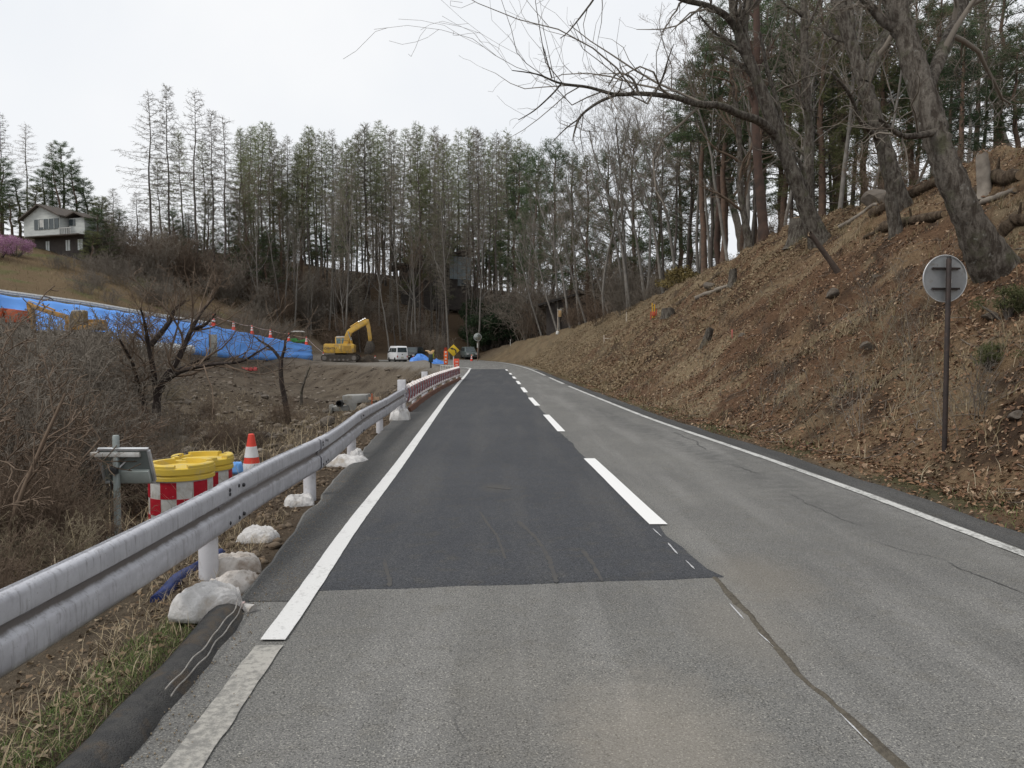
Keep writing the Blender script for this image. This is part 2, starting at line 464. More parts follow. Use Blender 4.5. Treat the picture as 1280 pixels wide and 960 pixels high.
# ------------------------------------------------------------------ road
def asphalt(name, base, light, dark, stain, spots=(), cracks=0.0, grit=1.0, wear=False):
    m, nt, b = base_mat(name)
    v = posvec(nt)
    big = noise(nt, v, .55, 4, .6); mid = noise(nt, v, 5, 5, .6); fine = noise(nt, v, 95, 2, .8); grain = noise(nt, v, 260, 2, .8)
    mp = _n(nt, 'ShaderNodeMapping'); mp.inputs['Scale'].default_value = (2.2, .18, 1); nt.links.new(v, mp.inputs['Vector'])
    track = noise(nt, mp.outputs['Vector'], 1.0, 3, .5)
    c = mixc(nt, ramp(nt, big, .35, .7), base, dark)
    c = mixc(nt, ramp(nt, track, .48, .72), c, light)
    c = mixc(nt, ramp(nt, mid, .52, .8), c, stain)
    c = mixc(nt, ramp(nt, fine, .54, .70), c, mixc(nt, 1.0, c, (1.5 + .5 * grit, 1.5 + .48 * grit, 1.45 + .45 * grit), 'MULTIPLY'))
    c = mixc(nt, ramp(nt, fine, .46, .30), c, mixc(nt, 1.0, c, (.45, .45, .45), 'MULTIPLY'))
    c = mixc(nt, ramp(nt, grain, .48, .34), c, mixc(nt, 1.0, c, (.5, .5, .5), 'MULTIPLY'))
    c = mixc(nt, ramp(nt, grain, .60, .72), c, mixc(nt, 1.0, c, (1.8, 1.78, 1.74), 'MULTIPLY'))
    vs_ = _n(nt, 'ShaderNodeTexVoronoi', Scale=150.0); nt.links.new(v, vs_.inputs['Vector'])
    sv = nt.nodes.new('ShaderNodeSeparateColor'); nt.links.new(vs_.outputs['Color'], sv.inputs[0])
    c = mixc(nt, ramp(nt, sv.outputs[0], .80, .95), c, mixc(nt, 1.0, c, (1.6, 1.58, 1.52), 'MULTIPLY'))
    c = mixc(nt, ramp(nt, sv.outputs[1], .85, .95), c, mixc(nt, 1.0, c, (.5, .5, .5), 'MULTIPLY'))
    if wear:
        wa = nt.nodes.new('ShaderNodeAttribute'); wa.attribute_name = 'wear'
        wm = _n(nt, 'ShaderNodeMath'); wm.operation = 'MULTIPLY'; nt.links.new(wa.outputs['Fac'], wm.inputs[0]); nt.links.new(ramp(nt, mid, .35, .65), wm.inputs[1])
        c = mixc(nt, wm.outputs[0], c, (.085, .085, .084))
    for (sx, sy, ra, col, st) in spots:
        vm = _n(nt, 'ShaderNodeVectorMath'); vm.operation = 'DISTANCE'
        sc = _n(nt, 'ShaderNodeMapping'); sc.inputs['Scale'].default_value = (1, .55, 1); nt.links.new(v, sc.inputs['Vector'])
        nt.links.new(sc.outputs['Vector'], vm.inputs[0]); vm.inputs[1].default_value = (sx, sy * .55, 0)
        a = _n(nt, 'ShaderNodeMath'); a.operation = 'MULTIPLY_ADD'
        nt.links.new(mid, a.inputs[0]); a.inputs[1].default_value = ra * .9; nt.links.new(vm.outputs['Value'], a.inputs[2])
        mm = _n(nt, 'ShaderNodeMath'); mm.operation = 'MULTIPLY'; nt.links.new(ramp(nt, a.outputs[0], ra * 1.35, ra * .75), mm.inputs[0]); mm.inputs[1].default_value = st
        c = mixc(nt, mm.outputs[0], c, col)
    hgt = fine
    if cracks:
        vo = _n(nt, 'ShaderNodeTexVoronoi', Scale=2.6); vo.feature = 'DISTANCE_TO_EDGE'
        wv = nt.nodes.new('ShaderNodeVectorMath'); wv.operation = 'MULTIPLY_ADD'
        nv = _n(nt, 'ShaderNodeTexNoise', Scale=3.0, Detail=4); nt.links.new(v, nv.inputs['Vector'])
        nt.links.new(nv.outputs['Color'], wv.inputs[0]); wv.inputs[1].default_value = (.5, .5, 0); nt.links.new(v, wv.inputs[2])
        nt.links.new(wv.outputs[0], vo.inputs['Vector'])
        cr = ramp(nt, vo.outputs['Distance'], .018, .004)
        mk = ramp(nt, noise(nt, v, .9, 3, .5), .52, .66)
        mm = _n(nt, 'ShaderNodeMath'); mm.operation = 'MULTIPLY'; nt.links.new(cr, mm.inputs[0]); nt.links.new(mk, mm.inputs[1])
        m2 = _n(nt, 'ShaderNodeMath'); m2.operation = 'MULTIPLY'; nt.links.new(mm.outputs[0], m2.inputs[0]); m2.inputs[1].default_value = cracks
        c = mixc(nt, m2.outputs[0], c, (.035, .034, .033))
    nt.links.new(c, b.inputs['Base Color']); b.inputs['Roughness'].default_value = .88; b.inputs['Specular IOR Level'].default_value = .25
    bp = _n(nt, 'ShaderNodeBump', Strength=.55 * grit); bp.inputs['Distance'].default_value = .006
    nt.links.new(hgt, bp.inputs['Height']); nt.links.new(bp.outputs['Normal'], b.inputs['Normal'])
    return m
tan = (.30, .265, .215)
m_old = asphalt('old_asphalt', (.160, .158, .150), (.198, .195, .188), (.122, .121, .118), (.138, .133, .121),
                spots=[(.62, 3.15, .6, tan, .36), (.05, 3.6, .6, tan, .08), (1.35, 4.6, .5, (.2, .18, .15), .3), (1.75, 5.6, .5, (.19, .165, .13), .35)], cracks=.3, wear=True)
m_new = asphalt('new_asphalt', (.057, .060, .067), (.073, .074, .077), (.047, .050, .057), (.067, .065, .061),
                spots=[(-.2, 9.2, .25, (.11, .10, .08), .25)], grit=.7)
m_shl = asphalt('shoulder_asphalt', (.085, .085, .085), (.11, .108, .105), (.07, .07, .07), (.1, .092, .08), cracks=.4)
m_shr = asphalt('verge_asphalt', (.06, .06, .06), (.085, .084, .083), (.045, .045, .045), (.07, .066, .06), cracks=.5)
def sheet(name, ys, xl, xr, z, m, parent=None, n=6, kind=None):
    ys = np.asarray(ys, float); t = np.linspace(0, 1, n + 1)
    xl = np.asarray(xl, float); xr = np.asarray(xr, float)
    vx = xl[:, None] * (1 - t) + xr[:, None] * t
    v = np.stack([vx, np.repeat(ys[:, None], n + 1, 1), np.full(vx.shape, z)], -1).reshape(-1, 3)
    i = np.arange(len(ys) * (n + 1)).reshape(len(ys), n + 1)
    f = np.stack([i[:-1, :-1], i[:-1, 1:], i[1:, 1:], i[1:, :-1]], -1).reshape(-1, 4)
    o = link(name, np_mesh(name, v, f, True), m, parent)
    return o
ry = np.r_[np.arange(-5, 30, .25), np.arange(30, 116, 1.0)]
rng = np.random.default_rng(5)
jl = fbm(ry * 1.3, ry * 0, 71) * .16; jr = fbm(ry * 1.1, ry * 0 + 9, 77) * .16
road = tag(sheet('road', ry, left_edge(ry) + jl - .02, right_line(ry) + .46 + jr, 0.0, m_old, n=60), kind='structure')
rv = np.empty(len(road.data.vertices) * 3, np.float32); road.data.vertices.foreach_get('co', rv); rv = rv.reshape(-1, 3)
off = right_line(rv[:, 1]) - rv[:, 0]
wr = np.exp(-((off - .75) / .28) ** 2) * sm(5, 9, rv[:, 1]) * (1 - sm(24, 34, rv[:, 1])) * (.5 + 1.2 * np.maximum(0, fbm(rv[:, 0] * .8, rv[:, 1] * .35, 61) + .25)) + .8 * np.exp(-((off - .15) / .2) ** 2) * sm(3, 8, rv[:, 1]) * .5
wat = road.data.attributes.new('wear', 'FLOAT', 'POINT'); wat.data.foreach_set('value', np.clip(wr, 0, 1).astype(np.float32))
# darker resurfaced strip along the foot of the bank and along the guardrail
yv = ry[ry < 60]
sheet('verge_strip', yv, right_line(yv) + .10, right_line(yv) + .45 + jr[:len(yv)], .004, m_shr, road, 3)
yv = np.r_[G(330, 752)[1], ry[(ry > 5.3) & (ry < 41)]]
sheet('shoulder_strip', yv, left_edge(yv) + fbm(yv * 1.3, yv * 0, 71) * .16, left_line(yv) - .01, .004, m_shl, road, 4)
# new asphalt patch
CLp = gl([(896, 722), (862, 693), (822, 657), (737, 574), (700, 540), (684, 519), (670, 506), (660, 495), (651, 482), (643, 472), (632, 461.5)])
_cy = np.array([p[1] for p in CLp]); _cx = np.array([p[0] for p in CLp])
_CT = smooth_line(_cy, _cx)
def centre(y): return np.interp(y, *_CT)
y0 = _cy[0]; y1 = _cy[-1]
yv = np.r_[np.linspace(y0, 20, 70), np.linspace(20.5, y1, 40)]
edge_j = fbm(yv * 2.2, yv * 0 + 3, 81) * .10 * sm(0, 1, 30 - yv)
xr_ = centre(yv) + edge_j - .02
xr_[0] += .07; xr_[1] += .02
xl_ = left_line(yv)
vv, ff = [], []
nn = 14
for k, (yy, a, b) in enumerate(zip(yv, xl_, xr_)):
    for j in range(nn + 1):
        t = j / nn
        dy = 0
        if k == 0: dy = -.32 * (1 - t) + .008 * math.sin(t * 21) + .006 * math.sin(t * 57)
        if k in (1, 2): dy = -.32 * (1 - t) * (1 - k / 3)
        vv.append((a + (b - a) * t, yy + dy, .0055))
i = np.arange(len(yv) * (nn + 1)).reshape(len(yv), nn + 1)
ff = np.stack([i[:-1, :-1], i[:-1, 1:], i[1:, 1:], i[1:, :-1]], -1).reshape(-1, 4)
sk0 = len(vv)
vv += [(p[0], p[1] - .006, -.002) for p in vv[:nn + 1]]
ff = np.concatenate([ff, np.array([(sk0 + j, sk0 + j + 1, j + 1, j) for j in range(nn)])])
patch = link('asphalt_patch', np_mesh('asphalt_patch', vv, ff, True), m_new, road)
# painted markings
def paint(name, col, worn, lo, hi, sc=26):
    m, nt, b = base_mat(name)
    v = posvec(nt)
    a = noise(nt, v, sc, 5, .75); g2 = noise(nt, v, 2.0, 3, .5)
    ad = _n(nt, 'ShaderNodeMath'); ad.operation = 'MULTIPLY_ADD'; nt.links.new(g2, ad.inputs[0]); ad.inputs[1].default_value = .45; nt.links.new(a, ad.inputs[2])
    c = mixc(nt, ramp(nt, ad.outputs[0], lo, hi), col, worn)
    c = mixc(nt, ramp(nt, noise(nt, v, 150, 2, .6), .55, .75), c, mixc(nt, 1.0, c, (.8, .79, .77), 'MULTIPLY'))
    nt.links.new(c, b.inputs['Base Color']); b.inputs['Roughness'].default_value = .6
    bp = _n(nt, 'ShaderNodeBump', Strength=.3); bp.inputs['Distance'].default_value = .004
    nt.links.new(a, bp.inputs['Height']); nt.links.new(bp.outputs['Normal'], b.inputs['Normal'])
    return m
m_fresh = paint('fresh_white_paint', (.66, .66, .65), (.34, .34, .33), .78, .98)
m_dash = paint('bright_white_paint', (.78, .78, .77), (.45, .45, .44), .96, 1.05)
m_worn = paint('worn_white_paint', (.38, .365, .33), (.19, .185, .17), .64, .84)
m_wornr = paint('old_white_paint', (.55, .55, .53), (.19, .19, .18), .70, .86)
def ribbon(name, ys, xc, w, z, m, jit=.0, seed=0):
    ys = np.asarray(ys); xc = np.asarray(xc)
    j1 = fbm(ys * 9, ys * 0 + seed, 91) * jit; j2 = fbm(ys * 9, ys * 0 + seed + 5, 93) * jit
    return sheet(name, ys, xc - w / 2 + j1, xc + w / 2 + j2, z, m, road, 2)
ysplit = G(338, 803)[1]
yv = np.arange(1.0, ysplit + .01, .08); ribbon('edge_line', yv, left_line(yv), .155, .008, m_worn, .02, 2)
yv = np.r_[np.arange(ysplit + .012, 20, .12), np.arange(20, 62, .6)]; ribbon('edge_line', yv, left_line(yv), .14, .012, m_fresh, .008, 4)
yv = np.arange(1.0, 34, .12); ribbon('edge_line', yv, right_line(yv), .115, .008, m_wornr, .02, 6)
yv = np.arange(36, 44, .3); ribbon('edge_line', yv, right_line(yv), .14, .008, m_wornr, .03, 8)
yv = np.arange(47, 100, 1.0); ribbon('edge_line', yv, right_line(yv), .15, .008, m_wornr, .03, 9)
# the edge line hooks left at the far end of the patch
hk = [(left_line(np.array([61.9]))[0], 61.9), (-3.35, 63.5), (-3.75, 65.3), (-4.6, 66.6), (-5.6, 67)]
mb = MB()
for (a, b) in zip(hk[:-1], hk[1:]):
    mb.add([(a[0] - .08, a[1] - .08, .012), (a[0] + .08, a[1] + .08, .012), (b[0] + .08, b[1] + .08, .012), (b[0] - .08, b[1] - .08, .012)], [(0, 1, 2, 3)])
mb.build('edge_line', m_fresh, road)
for (ya, yb) in ((G(820, 657)[1], G(737, 574)[1]), (G(697, 540)[1], G(682, 519)[1]), (22.3, 25.9), (29.0, 32.6), (35.6, 39), (42, 45), (48.5, 51.5), (57, 60)):
    yv = np.linspace(ya, yb, 24); ribbon('centre_dash', yv, centre(yv), .15 if ya > 12 else .165, .014, m_dash, .004, int(ya))
mb = MB(); a = G(573, 470.5); mb.add([(a[0], a[1] - .1, .012), (a[0] + .35, a[1] - .1, .012), (a[0] + .35, a[1] + .2, .012), (a[0], a[1] + .2, .012)], [(0, 1, 2, 3)]); mb.build('paint_mark', m_fresh, road)
# dirt-filled joint between the two lanes and the chalk strokes along it
jp = gl([(892, 722), (932, 765), (976, 815), (1012, 852), (1062, 897), (1130, 960)])
jp.append((jp[-1][0] + .16, 1.6))
jy = np.array([p[1] for p in jp])[::-1]; jx = np.array([p[0] for p in jp])[::-1]
yv = np.arange(jy[0], jy[-1], .02)
m_joint = mat('joint_dirt', (.085, .075, .06), (.13, .115, .09), 40, .95, bump=.8, bscale=90)
xc = np.interp(yv, jy, jx) + fbm(yv * 4, yv * 0, 101) * .05
wj = .010 + .035 * np.maximum(0, fbm(yv * 2.2, yv * 0 + 7, 107) + .22) + .012 * (fbm(yv * 6, yv * 0 + 2, 103) + .3)
V = []; F = []
for k in range(len(yv)):
    hgt = .006 + .008 * random.Random(k).random()
    for t, zz in ((-1, .001), (-.4, hgt), (.4, hgt * .8), (1, .001)):
        V.append((xc[k] + wj[k] * t, yv[k], zz))
i = np.arange(len(yv) * 4).reshape(-1, 4)
F = np.stack([i[:-1, :-1], i[:-1, 1:], i[1:, 1:], i[1:, :-1]], -1).reshape(-1, 4)
link('joint_dirt', np_mesh('joint_dirt', V, F, True), m_joint, road)
m_crack = mat('crack_tar', (.075, .075, .074), (.11, .11, .108), 30, .9)
def strip(name, pxs, w, z, m, jit=0.0, seed=0):
    g = [np.array(G(*p)) for p in pxs]; pts = []
    for a, b in zip(g[:-1], g[1:]):
        n = max(2, int(np.linalg.norm(b - a) / .05)); pts += [a + (b - a) * k / n for k in range(n)]
    pts.append(g[-1]); pts = np.array(pts)
    d = np.gradient(pts, axis=0); nrm = np.stack([-d[:, 1], d[:, 0]], 1); nrm /= np.linalg.norm(nrm, axis=1, keepdims=True)
    rr = np.random.default_rng(seed); off = np.cumsum(rr.normal(size=len(pts))) * jit
    ww = w * (.6 + .8 * rr.random(len(pts))); ww[0] *= .2; ww[-1] *= .2
    c = pts + nrm * off[:, None]
    v = np.concatenate([np.c_[c - nrm * ww[:, None] / 2, np.full(len(c), z)], np.c_[c + nrm * ww[:, None] / 2, np.full(len(c), z)]])
    n = len(c); f = np.array([(k, k + 1, k + 1 + n, k + n) for k in range(n - 1)])
    return link(name, np_mesh(name, v, f), m, road)
m_scuff = mat('tyre_scuff', (.078, .074, .068), (.062, .062, .064), 14, .9)
for k, (seg, w) in enumerate([([(648, 652), (668, 672), (684, 698), (693, 730)], .035), ([(728, 688), (742, 706), (752, 728)], .03), ([(600, 640), (622, 668), (634, 700)], .02), ([(480, 700), (484, 735)], .03), ([(607, 609), (640, 612)], .10)]):
    strip('tyre_scuff', seg, w, .0085, m_scuff, .002, k + 60)
m_chalk = mat('chalk', (.55, .56, .58), (.35, .35, .35), 60, .9)
for k, seg in enumerate([[(912, 755), (930, 775)], [(947, 791), (973, 814)], [(993, 837), (1022, 865)], [(1050, 893), (1091, 934)]]):
    strip('chalk_mark', seg, .008, .005, m_chalk, .0006, k)
for k, seg in enumerate([[(816, 662), (827, 672)], [(835, 680), (847, 694)], [(857, 702), (868, 713)]]):
    strip('chalk_mark', seg, .012, .0115, m_chalk, .0006, k + 9)
for k, (seg, w) in enumerate([([(1180, 703), (1205, 715), (1262, 742)], .012), ([(1090, 675), (1130, 690), (1180, 703)], .006), ([(985, 618), (1020, 634), (1075, 658)], .008), ([(560, 872), (575, 885), (570, 905), (580, 930)], .003), ([(840, 540), (865, 551), (880, 562)], .02), ([(915, 582), (945, 592)], .016)]):
    strip('crack', seg, w, .005, m_crack, .014, k + 30)
# asphalt kerb at the near left
kp = [(-1.62, .6), (-1.62, 2.2), (-1.63, 3.2), (-1.66, 4.0), (-1.72, 4.7), (-1.82, 5.15)]
kyv = np.arange(.6, 5.15, .05); kx = np.interp(kyv, [p[1] for p in kp], [p[0] for p in kp])
V = []
for k, (a, b) in enumerate(zip(kx, kyv)):
    s_ = 1 - sm(4.6, 5.15, np.array(b)) * .8; r_ = random.Random(k)
    for t, zz in ((-.13, -.05), (-.10, .035), (-.05, .075), (.02, .085), (.07, .055), (.11, .012), (.13, -.03)):
        nse = (fbm(np.array([b * 4 + t * 9]), np.array([t * 14]), 113)[0]) * .055
        V.append((a + t + nse * .5, b, zz * s_ + (nse if zz > 0 else 0)))
i = np.arange(len(kx) * 7).reshape(-1, 7)
F = np.stack([i[:-1, :-1], i[:-1, 1:], i[1:, 1:], i[1:, :-1]], -1).reshape(-1, 4)
m_kerb = mat('asphalt_kerb', (.06, .06, .061), (.09, .088, .084), 12, .85, bump=.9, bscale=120, dirt=(.12, .095, .07), dscale=5, dlo=.55, dhi=.7)
kerb = tag(link('kerb', np_mesh('kerb', V, F, True), m_kerb), kind='structure')
# loose wire lying along the kerb
m_wire = mat('dirty_wire', (.33, .32, .30), (.22, .2, .18), 20, .6)
wire = MB()
for s_ in (0, .022):
    pts = []
    for k in range(24):
        b = 3.55 + k * .06
        pts.append((np.interp(b, kyv, kx) + .075 + s_ + .004 * math.sin(k * .8 + s_ * 90), b, .078 - s_ * 1.4 + .006 * math.sin(k * 1.3)))
    wire.tube(pts, .004, 5)
tag(wire.build('loose_wire', m_wire, smooth=60), 'two thin pale wire strands lying along the dark asphalt kerb', 'wire')
# ------------------------------------------------------------------ guardrail
m_rail = None
def rail_mat():
    m, nt, b = base_mat('weathered_rail_paint')
    v = posvec(nt)
    mp = _n(nt, 'ShaderNodeMapping'); mp.inputs['Scale'].default_value = (10, 10, 1.2); nt.links.new(v, mp.inputs['Vector'])
    st = noise(nt, mp.outputs['Vector'], 3.0, 5, .7)
    bl = noise(nt, v, 5.0, 6, .7)
    c = mixc(nt, ramp(nt, bl, .35, .7), (.54, .55, .59), (.40, .405, .44))
    c = mixc(nt, ramp(nt, st, .52, .72), c, (.24, .235, .25))
    sp = noise(nt, v, 60, 3, .6)
    c = mixc(nt, ramp(nt, sp, .66, .74), c, (.17, .16, .15))
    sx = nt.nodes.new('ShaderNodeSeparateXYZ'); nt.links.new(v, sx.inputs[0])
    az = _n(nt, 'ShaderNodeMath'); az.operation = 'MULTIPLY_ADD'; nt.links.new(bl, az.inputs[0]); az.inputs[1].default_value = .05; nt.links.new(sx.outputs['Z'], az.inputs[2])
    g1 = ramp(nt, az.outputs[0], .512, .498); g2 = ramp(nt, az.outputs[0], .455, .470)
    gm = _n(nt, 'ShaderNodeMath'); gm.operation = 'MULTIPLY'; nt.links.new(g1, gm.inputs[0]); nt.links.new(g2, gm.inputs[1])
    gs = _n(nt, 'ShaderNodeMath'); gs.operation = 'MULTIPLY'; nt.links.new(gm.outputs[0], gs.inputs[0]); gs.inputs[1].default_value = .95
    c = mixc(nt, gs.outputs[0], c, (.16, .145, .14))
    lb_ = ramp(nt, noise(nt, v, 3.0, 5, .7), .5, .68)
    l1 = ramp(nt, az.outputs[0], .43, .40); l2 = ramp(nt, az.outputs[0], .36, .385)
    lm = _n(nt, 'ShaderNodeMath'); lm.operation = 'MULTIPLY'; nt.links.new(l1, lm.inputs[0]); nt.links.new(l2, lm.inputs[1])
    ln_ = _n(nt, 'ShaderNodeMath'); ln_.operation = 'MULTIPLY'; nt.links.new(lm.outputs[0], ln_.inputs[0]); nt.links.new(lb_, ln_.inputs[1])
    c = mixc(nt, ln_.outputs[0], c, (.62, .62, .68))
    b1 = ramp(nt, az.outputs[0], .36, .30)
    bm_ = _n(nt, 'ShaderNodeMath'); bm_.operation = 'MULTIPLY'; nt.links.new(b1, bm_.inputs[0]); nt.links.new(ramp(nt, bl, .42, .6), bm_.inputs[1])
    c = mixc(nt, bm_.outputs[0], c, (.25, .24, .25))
    nt.links.new(c, b.inputs['Base Color']); b.inputs['Roughness'].default_value = .42; b.inputs['Metallic'].default_value = .15
    bp = _n(nt, 'ShaderNodeBump', Strength=.15); bp.inputs['Distance'].default_value = .01
    nt.links.new(bl, bp.inputs['Height']); nt.links.new(bp.outputs['Normal'], b.inputs['Normal'])
    return m
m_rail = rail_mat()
m_post = mat('white_post_paint', (.62, .62, .64), (.5, .5, .53), 6, .5, dirt=(.3, .27, .24), dscale=7, dlo=.58, dhi=.75)
m_bolt = mat('dark_bolt', (.06, .06, .065), None, 20, .5, .6)
pp = [G(262, 730, -.1), G(388, 630, -.1), G(440, 576, -.1), G(475, 544, -.1), G(500, 523, -.1)]
RPY = np.array([-2.0, 2.3] + [p[1] for p in pp] + [23.2, 27, 31, 36, 41.5])
RPX = np.array([-2.18, -2.19] + [p[0] for p in pp] + [-2.86, -2.93, -2.95, -2.9, -2.8])
def rail_x(y): return float(np.interp(y, RPY, RPX))
PROF = [(-.016, .622), (.012, .622), (.030, .613), (.041, .600), (.045, .586), (.046, .520), (.042, .504), (.012, .489), (.006, .482), (.006, .452), (.012, .444),
        (.036, .426), (.044, .412), (.046, .396), (.046, .318), (.042, .298), (.030, .282), (.010, .272)]
def beam(y0, y1, lift=0.0, n=8):
    mb = MB(); rings = []
    yy = np.linspace(y0, y1, n)
    for y in yy:
        x = rail_x(y); dx = (rail_x(y + .3) - rail_x(y - .3)) / .6
        t = Vector((dx, 1, 0)).normalized(); nrm = Vector((t.y, -t.x, 0))
        base = Vector((x, y, 0)) + nrm * (.075 + lift)
        sag = .012 * math.sin(y * 1.1)
        front = [base + nrm * o + Vector((0, 0, z + sag)) for o, z in PROF]
        back = [base + nrm * (o - .006) + Vector((0, 0, z + sag)) for o, z in reversed(PROF)]
        rings.append(front + back)
    mb.loft(rings); return mb
gr = empty('guardrail', (0, 0, 0), label='long weathered white steel guardrail on round posts along the road edge', cat='guardrail')
NEARP = [(2.2,)] + [(p[1],) for p in pp]
post_y = [2.25] + [p[1] for p in pp]
cuts = [-1.6] + [y + .18 for y in post_y]
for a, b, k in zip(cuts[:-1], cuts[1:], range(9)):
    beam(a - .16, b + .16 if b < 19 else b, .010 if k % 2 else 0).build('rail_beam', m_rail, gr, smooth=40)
bolt_me = MB().lathe([(.016, -.004), (.016, .006), (.011, .012), (.0, .013)], 8, axis='x', caps=False).mesh('bolt', 40)
bolt_me.materials.append(m_bolt)
for k, y in enumerate(post_y):
    x = rail_x(y)
    mb = MB(); zb = H1(x, y) - .25
    mb.lathe([(.069, zb), (.069, .47), (.066, .49), (.05, .50), (0.001, .503)], 18, (x - .005, y, 0))
    mb.build('post', m_post, gr, smooth=40)
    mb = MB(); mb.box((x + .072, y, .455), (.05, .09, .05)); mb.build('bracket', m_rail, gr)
    if k < 4:
        for (dy, z) in ((-.1, .575), (.1, .575), (-.1, .545), (.1, .33), (-.1, .33), (.22, .56), (.22, .335)):
            link('bolt', bolt_me, None, gr, (rail_x(y + .18 + dy) + .122 + (.004), y + .18 + dy, z))
# the part beyond, wound with a red and white tube
gw = empty('guardrail', (0, 0, 0), label='curving far guardrail section wound with a red and white striped tube', cat='guardrail')
wy = [19.9, 23.4, 27.0, 30.6, 34.2, 37.8, 41.3]
for a, b in zip(wy[:-1], wy[1:]):
    beam(a + .02, b - .02, .01, 8).build('rail_beam', mat('mauve_rail_paint', (.42, .40, .45), (.30, .28, .33), 5, .5, dirt=(.25, .14, .13), dscale=3), gw, smooth=40)
for k, y in enumerate([20.15, 23.4, 27.0, 30.6, 34.2, 37.8, 41.1]):
    x = rail_x(y); mb = MB(); top = .82 if k in (0, 2) else .66
    if k in (0, 2):
        mb.box((x - .02, y, top / 2 - .25), (.2, .16, top + .5))
        mb.build('post', m_post, gw, bevel=.01)
    else:
        mb.lathe([(.069, -.6), (.069, top - .02), (.05, top), (0.001, top + .003)], 12, (x - .005, y, 0)); mb.build('post', m_post, gw, smooth=40)
red_t = mat('red_tube', (.28, .05, .05), (.2, .04, .04), 8, .45); wht_t = mat('white_tube', (.75, .70, .68), (.6, .54, .52), 8, .45)
turns = 26; nseg = turns * 4
def helix(t):
    y = 20.0 + 21.1 * t; a = 2 * math.pi * turns * t
    x = rail_x(y) + .09
    a -= math.pi / 4
    return (x + .085 * math.cos(a), y, .445 + .215 * math.sin(a))
for k in range(nseg):
    pts = [helix((k + q / 5) / nseg) for q in range(6)]
    MB().tube(pts, .042 if k % 2 else .014, 6).build('tube_white' if k % 2 else 'tube_red', wht_t if k % 2 else red_t, gw, smooth=60)
mbd = MB(); rings = []
for y in np.arange(20.3, 41.6, .8):
    x = rail_x(y) + .16; j = .015 * math.sin(y * 3)
    rings.append([(x - .03, y, -.2), (x - .03 + j, y, .13 + j), (x + .02 + j, y, .12 + j), (x + .10, y, -.1)])
mbd.loft(rings)
tag(mbd.build('mud_board', mat('red_mud_board', (.16, .075, .05), (.11, .06, .045), 5, .9, bump=.5, bscale=20)), 'low red brown board standing under the tube-wound guardrail', 'board')

# ------------------------------------------------------------------ sandbags
m_bag = mat('white_bag_weave', (.58, .57, .56), (.46, .45, .44), 9, .7, bump=.5, bscale=40, dirt=(.30, .25, .19), dscale=4.5, dlo=.52, dhi=.74, spec=.3)
m_bagd = mat('muddy_bag_weave', (.52, .49, .46), (.42, .38, .34), 7, .75, bump=.6, bscale=26, dirt=(.20, .15, .11), dscale=4.5, dlo=.52, dhi=.68, spec=.2)
m_cord = mat('pink_bag_cord', (.55, .42, .40), (.45, .36, .34), 30, .7)
def bag_mesh(name, l, w, h, seed, n=76, r=60, tie=True):
    """a slumped cloth pillow: square outline, thin pinched seams, creases running in from the edges"""
    rg = random.Random(seed); s1, s2 = rg.random() * 50, rg.random() * 50
    u, v = np.meshgrid(np.linspace(-1, 1, n), np.linspace(-1, 1, r)); u = u.ravel(); v = v.ravel()
    x = u * (1 - .10 * v ** 2) + .05 * fbm(v * 2 + s1, u * 2, seed); y = v * (1 - .12 * u ** 2) + .06 * fbm(u * 2 + s2, v * 2, seed + 1)
    if tie: y = y * (1 - .62 * sm(.55, 1.0, u))
    body = (np.maximum(0, (1 - u ** 4) * (1 - v ** 4))) ** .58
    slump = .82 + .45 * fbm(u * 1.1 + s1, v * 1.1 + s2, seed + 2, 2)
    an = np.arctan2(v, 1.15 - u)
    cr = 1 - 2 * np.abs(fbm(an * 3.2 + s2, u * 1.3 + s1, seed + 5, 3)) * 2.2
    cr2 = 1 - 2 * np.abs(fbm(u * 3.5 + s1, v * 5.5, seed + 9, 3)) * 2.2
    cr3 = 1 - 2 * np.abs(fbm(an * 9 + s1, u * 1.6 + s2, seed + 13, 2)) * 2.0
    z = h * body * slump + h * (.20 * (cr - .5) + .06 * (cr2 - .5) + .05 * (cr3 - .5)) * body ** .4
    z = np.maximum(z, .004) + .02 * h * (1 - body)
    top = np.stack([x * l / 2, y * w / 2, z + .01], 1); bot = np.stack([x * l / 2 * .97, y * w / 2 * .97, np.full_like(z, -.02)], 1)
    V = np.concatenate([top, bot]); i = np.arange(n * r).reshape(r, n)
    F = np.stack([i[:-1, :-1], i[:-1, 1:], i[1:, 1:], i[1:, :-1]], -1).reshape(-1, 4)
    rim = np.r_[i[0, :], i[1:, -1], i[-1, -2::-1], i[-2:0:-1, 0]]; N = n * r
    F = np.concatenate([F, F[:, ::-1] + N, np.stack([rim + N, np.roll(rim, -1) + N, np.roll(rim, -1), rim], 1)])
    return np_mesh(name, V, F, True)
def sandbag(px, py, size, rz, seed, label, m=m_bag, neck=True, z=None, group=None, zoff=0, pos=None):
    x, y = pos if pos else G(px, py, -.05)
    zz = H1(x, y) if z is None else z
    if abs(x) < abs(float(left_edge(y))): zz = max(zz, 0.0)
    e = empty('sandbag', (x, y, zz - .015 + zoff), rz, label, 'sandbag', group)
    link('sack', bag_mesh('sack', size[0], size[1], size[2], seed, tie=neck), m, e)
    if neck:
        mb = MB(); l = size[0] / 2
        mb.tube([(l * .80, 0, size[2] * .25), (l * .96, .01, size[2] * .24), (l * 1.04, .0, size[2] * .22), (l * 1.34, -.02, size[2] * .10)], [size[2] * .28, size[2] * .15, size[2] * .12, size[2] * .24], 10)
        mb.build('neck', m, e, smooth=60)
        mb = MB(); mb.tube([(l * .99, 0, size[2] * .235), (l * 1.04, 0, size[2] * .22)], size[2] * .17, 10); mb.build('tie', m_cord, e, smooth=60)
    return e
